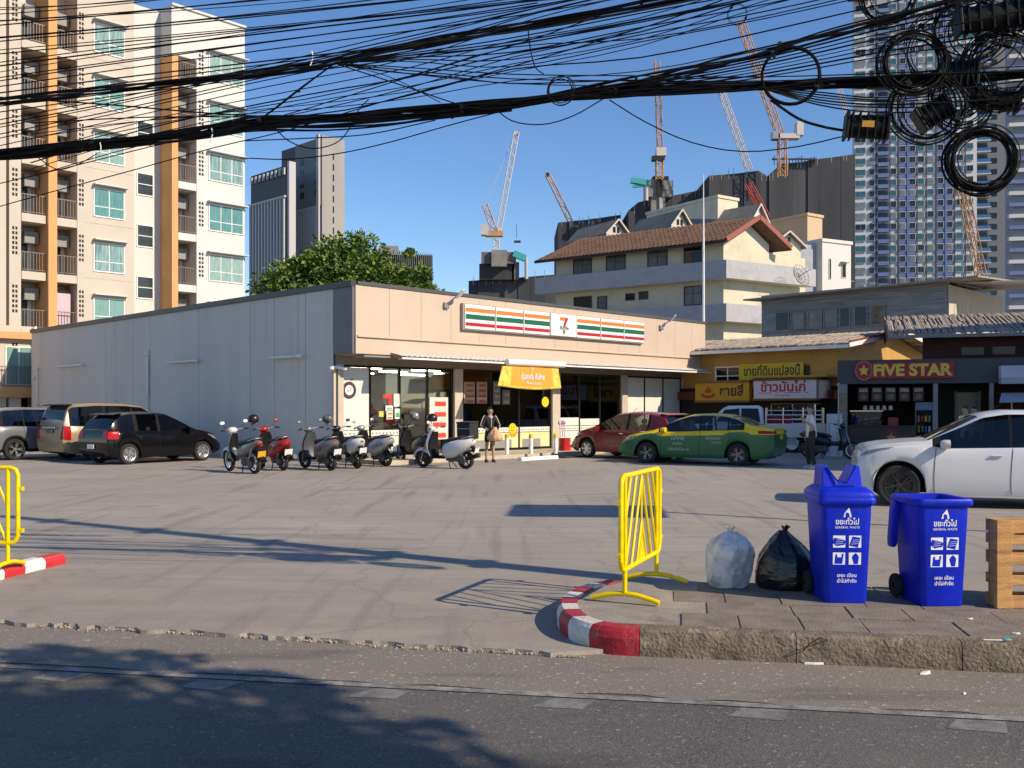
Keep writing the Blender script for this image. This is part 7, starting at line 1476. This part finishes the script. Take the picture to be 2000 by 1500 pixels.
def bl(px, py, rx, rz): p = pt(px, py, Yt); k = Yt / F; return ((p.x - bx_, random.uniform(-1, 1), p.z), (rx * k, rx * k * .9, rz * k))
tree('broad leafy green tree rising behind the grey store wall', (bx_, Yt, 0), 12, [bl(665, 530, 60, 62), bl(590, 545, 62, 44), bl(545, 565, 40, 36), bl(740, 540, 55, 45), bl(700, 500, 40, 38), bl(785, 560, 45, 38), bl(640, 575, 90, 40), bl(820, 575, 25, 25)], 17000, .36, 5, .4, 34)
Yt = 66; bx_ = (828 - CX) * Yt / F
tree('slender sapling at the right end of the leafy tree', (bx_, Yt, 0), 9, [bl(825, 548, 14, 36), bl(795, 492, 14, 9), bl(856, 566, 9, 12)], 900, .3, 6, .08, 10)
# street tree beside the camera whose shade falls on the road
tb_ = (5.6, -.4)
def shb(sx, sy, z, r): return ((sx + 1.324 * z - tb_[0], sy - .785 * z - tb_[1], z), r)
tree('street tree beside the road, outside the right photo edge', (tb_[0], tb_[1], 0), 7, [shb(-2.3, 5.0, 5.5, (.8, .45, .4)), shb(-1.1, 4.75, 6.4, (.7, .4, .4)), shb(-2.75, 6.25, 5.0, (.6, .24, .3)), shb(-.6, 4.25, 6., (.8, .3, .4)), shb(-3.4, 4.5, 6.8, (1.1, .6, .6)), shb(-4.4, 5.7, 6., (.9, .6, .6)), shb(-1.5, 5.7, 5.2, (.5, .16, .25)), shb(-.3, 4.95, 5.6, (.3, .14, .2)), shb(-1.9, 4.3, 6., (.9, .4, .5)), shb(-3.6, 5.5, 5.4, (.6, .3, .3))], 9000, .17, 12, .16, 20)

# ------------------------------------------------------------------ overhead cables, pole, coils, boxes
CABLE = mat('black_cable', (.005, .005, .006), .6, var=.2, spec=.12); CABLE2 = mat('weathered_cable', (.016, .015, .014), .6, var=.3, spec=.2); BOXM = mat('black_closure', (.008, .008, .009), .5, var=.2, spec=.2)
PB = Vector((4.66, 7.08)); WD = Vector((-.985, .172)).normalized(); WN = Vector((.172, .985)).normalized()
def wp(px, py, o=0.):
    L_ = Line(PB + WN * o, WD); t = L_.t(px); p = L_.p(t); return Vector((p.x, p.y, HC + (HZ - py) * p.y / F))
pole = thing('utility_pole', 'square concrete utility pole just outside the right photo edge', 'utility pole', (PB.x, PB.y, KH))
MB().loft([rrect(.14, .14, .02, 0), rrect(.09, .09, .02, 9.2)]).build('shaft', mat('pole_concrete', (.35, .33, .30), .85, var=.15, bump=.3), pole, smooth=40)
for z in (3.6, 4.4, 5.6, 7.0, 8.4): MB().box((0, 0, z), (.12, .5, .1), (0, 0, math.atan2(WD.y, WD.x))).build('crossarm', STEEL, pole)
rnd = random.Random(17); NW = [0]
def cable(pts, r=.0055, o=None, label='thin black overhead cable strung above the parking lot entrance', group='thin overhead cables', m=None, name='overhead_cable'):
    o = rnd.uniform(-.8, 1.3) if o is None else o
    P = bez([wp(x, y, o) for x, y in pts], max(3, 24 // len(pts)))
    return tag(MB().tube(P, r, 6).build(name, m or (CABLE if rnd.random() < .8 else CABLE2), smooth=60), label, 'cable', group)
def sagline(x0, y0, x1, y1, sag=8):
    return [(x0 + (x1 - x0) * f, y0 + (y1 - y0) * f + sag * 4 * f * (1 - f)) for f in (0, .25, .5, .75, 1)]
def bundle(label, pts, n, spread, r, o):
    t = thing('cable_bundle', label, 'cable bundle', (0, 0, 0))
    for k in range(n):
        ph = rnd.uniform(0, 6.28); a = rnd.uniform(.2, 1) * spread; P = []
        for i, (x, y) in enumerate(pts): P.append((x, y + a * math.sin(ph + i * .9)))
        oo = o + (rnd.uniform(-.05, .05) if k % 3 else rnd.choice((-.28, .3, .5))); Q = bez([wp(x, y, oo) for x, y in P], 8); MB().tube(Q, r * rnd.uniform(.7, 1.4), 6).build('strand', CABLE if rnd.random() < .8 else CABLE2, t, smooth=60)
    # dark wrapped core and ties
    for i in range(2, len(pts) - 1, 3):
        p = wp(*pts[i], o); q = wp(pts[i][0] + 6, pts[i][1] - 1, o); MB().tube([p, q], spread * .0032 + r, 8).build('tie', CABLE2, t)
    return t
b1 = [(-60, 308), (60, 297), (180, 284), (330, 266), (420, 252), (505, 238), (620, 232), (760, 222), (900, 212), (1000, 203), (1100, 190), (1200, 180), (1330, 172), (1480, 168), (1600, 163), (1720, 160), (1900, 152), (2080, 140)]
bundle('thick lower bundle of black cables sagging across the whole sky', b1, 24, 12, .0075, 0.)
bundle('thick upper bundle of black cables tied to the diagonal lashing', [(-60, 205), (80, 190), (220, 174), (330, 160), (480, 145), (600, 130), (655, 121), (760, 98), (850, 80), (960, 60), (1100, 34), (1250, 8), (1400, -20)], 14, 9, .006, .5)
bundle('cable bundle climbing from the lower bundle towards the pole', [(1000, 203), (1120, 183), (1240, 160), (1340, 138), (1420, 118), (1520, 92), (1620, 66), (1720, 42), (1860, 5), (2060, -50)], 9, 11, .007, -.05)
bundle('slack cables joining the lower bundle at left', [(-60, 300), (40, 305), (150, 294), (300, 276), (420, 262), (520, 250), (640, 248), (760, 240), (880, 226), (1000, 214)], 8, 8, .006, .9)
bundle('diagonal lashing between the upper and the lower bundle', [(505, 236), (540, 210), (580, 178), (620, 148), (655, 122)], 3, 2, .008, .06)
# single cables, most of them rising to the right
for i in range(11): y0 = 14 + i * 9.5 + rnd.uniform(-5, 5); cable(sagline(-60, y0 + rnd.uniform(-6, 6), 330 + i * 75 + rnd.uniform(-140, 140), -12, rnd.uniform(0, 10)), rnd.uniform(.004, .0065), None, 'thin black cable leaving the top edge above the apartment block', 'cables leaving the top edge above the apartment block')
for i in range(10): y0 = 120 + i * 11 + rnd.uniform(-4, 4); y1 = -20 + i * 9 + rnd.uniform(-30, 30); cable([(-60, y0 + 6), (250, y0 - (y0 - y1) * .26), (550, y0 - (y0 - y1) * .53), (850, y0 - (y0 - y1) * .80), (1050, y1)] + ([(1300, y1 - 45), (1560, y1 - 100), (1850, y1 - 170)] if y1 > 10 else []), rnd.uniform(.004, .007), None, 'thin black cable rising from left edge over the upper bundle', 'cables rising from left edge over the upper bundle')
for i in range(6): y0 = 235 + i * 10 + rnd.uniform(-5, 5); cable([(-60, y0 + 8), (250, y0 - 50 - i * 2), (520, y0 - 110 - i * 2), (800, y0 - 175), (1050, y0 - 225 - 6 * i), (1300, y0 - 275 - 8 * i)], rnd.uniform(.004, .006), None, 'thin black cable crossing between the upper and lower bundles', 'cables crossing between the upper and lower bundles')
for i in range(6): y0 = 60 + i * 14; cable([(655, 122), (800, 100 + 4 * i), (1000, y0), (1250, y0 - 48), (1500, y0 - 95), (1750, y0 - 150)], rnd.uniform(.004, .0065), None, 'thin black cable fanning right from the lashing knot', 'cables fanning right from the lashing knot')
for i in range(8): y0 = 108 + i * 8 + rnd.uniform(-4, 4); cable([(1000, 196 + i), (1200, 165 + i * 2), (1400, 128 + i * 5), (1560, 90 + i * 7), (1720, 48 + i * 9), (1900, 8 + i * 11), (2080, -40 + i * 14)], rnd.uniform(.004, .0075), None, 'thin black cable climbing right past the large single ring', 'cables climbing right past the large single ring')
for i in range(6): cable([(1480, 170), (1600, 180 + 5 * i), (1720, 190 + 6 * i + rnd.uniform(-6, 6)), (1860, 175 + 8 * i), (2060, 150 + 12 * i)], rnd.uniform(.005, .007), None, 'thin black cable drooping right of the large single ring', 'cables drooping right of the large single ring')
cable([(-60, 420), (100, 375), (250, 335), (420, 288), (560, 255), (760, 195), (1000, 130), (1300, 40), (1450, -15)], .005); cable([(-60, 372), (120, 330), (300, 285), (520, 235), (800, 150), (1060, 70), (1280, -10)], .005)
cable([(0, 190), (220, 205), (420, 222), (620, 230), (800, 218)], .008); cable([(655, 124), (760, 140), (880, 150), (1000, 163), (1180, 158), (1480, 150)], .005); cable([(655, 124), (780, 165), (900, 205), (960, 215)], .005); cable([(660, 124), (760, 150), (860, 200)], .004)
for i, (a, b, c, d) in enumerate(((300, 172, 80, -10), (318, 185, 105, 20), (330, 200, 125, 30), (345, 218, 112, 0), (300, 193, 92, 60), (262, 214, 158, 120), (240, 225, 135, 90), (270, 205, 140, 40))):
    cable([(60, a), (300, (a + b) / 2 - 4), (600, b), (800, (b + c) / 2 + 6), (1000, c), (1250, (c + d) / 2), (1500, d - 30), (1800, d - 100), (2080, d - 170)], rnd.uniform(.004, .006), None, 'thin black cable climbing from the lower bundle to the upper right', 'cables climbing from the lower bundle to the upper right')
for i in range(3): cable([(660, 124), (800, 132 + 6 * i), (1000, 145 + 9 * i), (1250, 148 + 10 * i), (1500, 150 + 8 * i), (1800, 140 + 8 * i), (2080, 125 + 8 * i)], .005, None, 'thin black cable running level from the lashing knot to the ring', 'cables running level from the lashing knot')
LOOSE = 'slack thin cable drooping below the bundles'; 
for P, lb in (([(470, 308), (560, 311), (660, 300), (760, 278), (880, 244), (1000, 212)], 'slack cable drooping in front of the dark grey towers'), ([(960, 205), (1000, 236), (1060, 243), (1120, 226), (1180, 192)], 'short slack cable loop hanging below the small coil'), ([(1190, 195), (1260, 238), (1350, 278), (1450, 296), (1560, 286), (1670, 262), (1760, 258)], 'long slack cable sagging past the cranes to the black closure'), ([(1505, 195), (1560, 232), (1610, 248), (1655, 256)], 'thick slack cable from the large ring to the black closure'), ([(535, 248), (565, 276), (610, 290), (655, 280), (680, 255), (700, 215), (720, 194)], 'slack loop of cable above the dark towers'), ([(480, 275), (600, 270), (720, 262), (850, 235)], 'slack cable just under the lower bundle'), ([(1030, 40), (1035, 90), (1045, 130), (1062, 145)], 'thin loose wire tail hanging near the small coil'), ([(70, 305), (110, 330), (150, 322), (190, 300)], 'loose cable tail before the apartment balconies')):
    cable(P, .005 if 'thick' not in lb else .011, .02, lb, 'slack cables')
for (px, py), lb in (((413, 262), 'white cable tie on lower bundle by the right apartment windows'), ((609, 112), 'white cable tie on upper bundle left of the lashing knot'), ((195, 290), 'pale cable tie hanging before the apartment window')): cable([(px, py - 12), (px + 2, py), (px - 3, py + 16)], .005, -.1, lb, 'cable ties', WHITE, 'cable_tie')
def coil(label, px, py, r, turns, jr0, cr=.006, o=-.12, name='cable_coil'):
    t = thing(name, label, 'cable coil', tuple(wp(px, py, o)), math.atan2(WD.y, WD.x)); k = wp(px, py, o).y / F
    for q in range(turns):
        jr = min(.34, jr0 * 1.35); R_ = r * k * (1 + rnd.uniform(-jr, jr)); cxx, cz = rnd.uniform(-jr, jr) * r * k * .6, rnd.uniform(-jr, jr) * r * k * .6; e = 1 + rnd.uniform(-jr, jr) * .4; P = []
        for i in range(33): a = 2 * math.pi * i / 32 + q; P.append((cxx + R_ * math.cos(a), rnd.uniform(-.002, .002) + .02 * math.sin(a + q) + .006 * (q - turns / 2), cz + R_ * e * math.sin(a)))
        MB().tube(P, cr * rnd.uniform(.55, .95), 6).build('turn', CABLE if rnd.random() < .7 else CABLE2, t, smooth=60)
    for a in (.9, 3.6): MB().tube([(r * k * .9 * math.cos(a), 0, r * k * .9 * math.sin(a)), (r * k * 1.1 * math.cos(a), 0, r * k * 1.1 * math.sin(a))], .03 if turns > 6 else .014, 6).build('coil_tie', CABLE2, t)
    return t
coil('single large black cable ring left of the blue and white tower', 1545, 148, 54, 3, .03, .011)
coil('small black coil of cable on the bundle near the photo centre', 1095, 177, 26, 5, .12, .0045)
coil('thick round coil of many cable turns, lowest at the right', 1918, 312, 60, 16, .13, .009)
coil('large coil of cable over the upper floors of the tower', 1782, 122, 58, 9, .10, .009, -.2)
coil('loose coil of cable below the crossbar', 1812, 208, 60, 8, .14, .007, -.15)
coil('coil of cable by the right edge above the bright glint', 1962, 130, 66, 12, .20, .0065, -.1)
coil('coil of cable hanging lowest right of the black closure, partly hidden', 1880, 190, 50, 8, .22, .007, 0.)
coil('tangle of cable loops at the top right corner', 1900, 60, 70, 10, .3, .007, .1); coil('wide slack loop crossing the crossbar', 1840, 95, 60, 4, .15, .007, .05)
coil('thin single ring of wire at the top right of the centre', 1440, 28, 18, 2, .05, .003, .1); coil('slack loops at the top of the blue and white tower', 1735, -10, 45, 5, .15, .007, .0)
def closure(label, px, py, w_, h_, tilt, dome=True, sticker=False, o=-.1):
    p = wp(px, py, o); k = p.y / F; t = thing('splice_closure', label, 'splice closure', tuple(p)); t.rotation_euler = (0, R(tilt), math.atan2(-WD.y, -WD.x)); W2, H2 = w_ * k / 2, h_ * k / 2
    MB().loft([rrect(W2 * a, H2 * b, .02, 0, 3) for a, b in ()] or [[Vector((x, H2 * .8 * math.cos(a), H2 * s * math.sin(a))) for a in [6.283 * q / 12 for q in range(12)]] for x, s in ((-W2, .8), (-W2 * .9, 1), (W2 * .9, 1), (W2, .8))]).build('case', BOXM, t, smooth=35)
    for x in (-.75, -.4, 0, .4, .75): MB().bx(W2 * x - .006, W2 * x + .006, -H2 * .84, H2 * .84, -H2 * 1.06, H2 * 1.06).build('rib', BOXM, t)
    for x in (-1, 1): MB().bx(W2 * x - .012, W2 * x + .012, -H2 * .95, H2 * .95, -H2 * 1.1, H2 * 1.1).build('end_clamp', BOXM, t, bevel=.005)
    if sticker: MB().bx(-W2 * .3, W2 * .3, -H2 * .88, -H2 * .845, -H2 * .25, H2 * .3).build('sticker', mat('amber_sticker', (.55, .27, .03), .5), t)
    return t
closure('black splice closure with an amber sticker hanging below the ring', 1692, 248, 76, 46, 6, sticker=True)
closure('flat black splice box at the top right corner', 1935, 34, 120, 52, -4, o=-.2); closure('black splice box in the middle of the coils', 1873, 145, 60, 48, 5, o=-.05); closure('black splice case leaning inside the loose coil', 1822, 222, 60, 44, -30, o=-.05); closure('black case among the cables below the glint', 1940, 195, 90, 40, 8, o=.05)
cb_ = tag(MB().bar(wp(1695, 163, .02), wp(1830, 154, .02), .06, .09).build('cable_crossbar', BOXM, bevel=.01), 'flat black bar where the lower bundle meets the coils', 'crossbar')
# unseen canopy on a post, added to throw the slab shadow on the lot
sp_ = thing('added_shadow_canopy', 'flat canopy on a steel post, added unseen for its shadow', 'canopy', (7.75, 11.25, 0), R(-4)); MB().cyl((1.05, 0, 0), (1.05, 0, 4.88), .05).build('post', STEEL, sp_); MB().bx(-1.15, 1.15, -.85, .85, 4.9, 5.02).build('shadow_slab', STEEL, sp_)
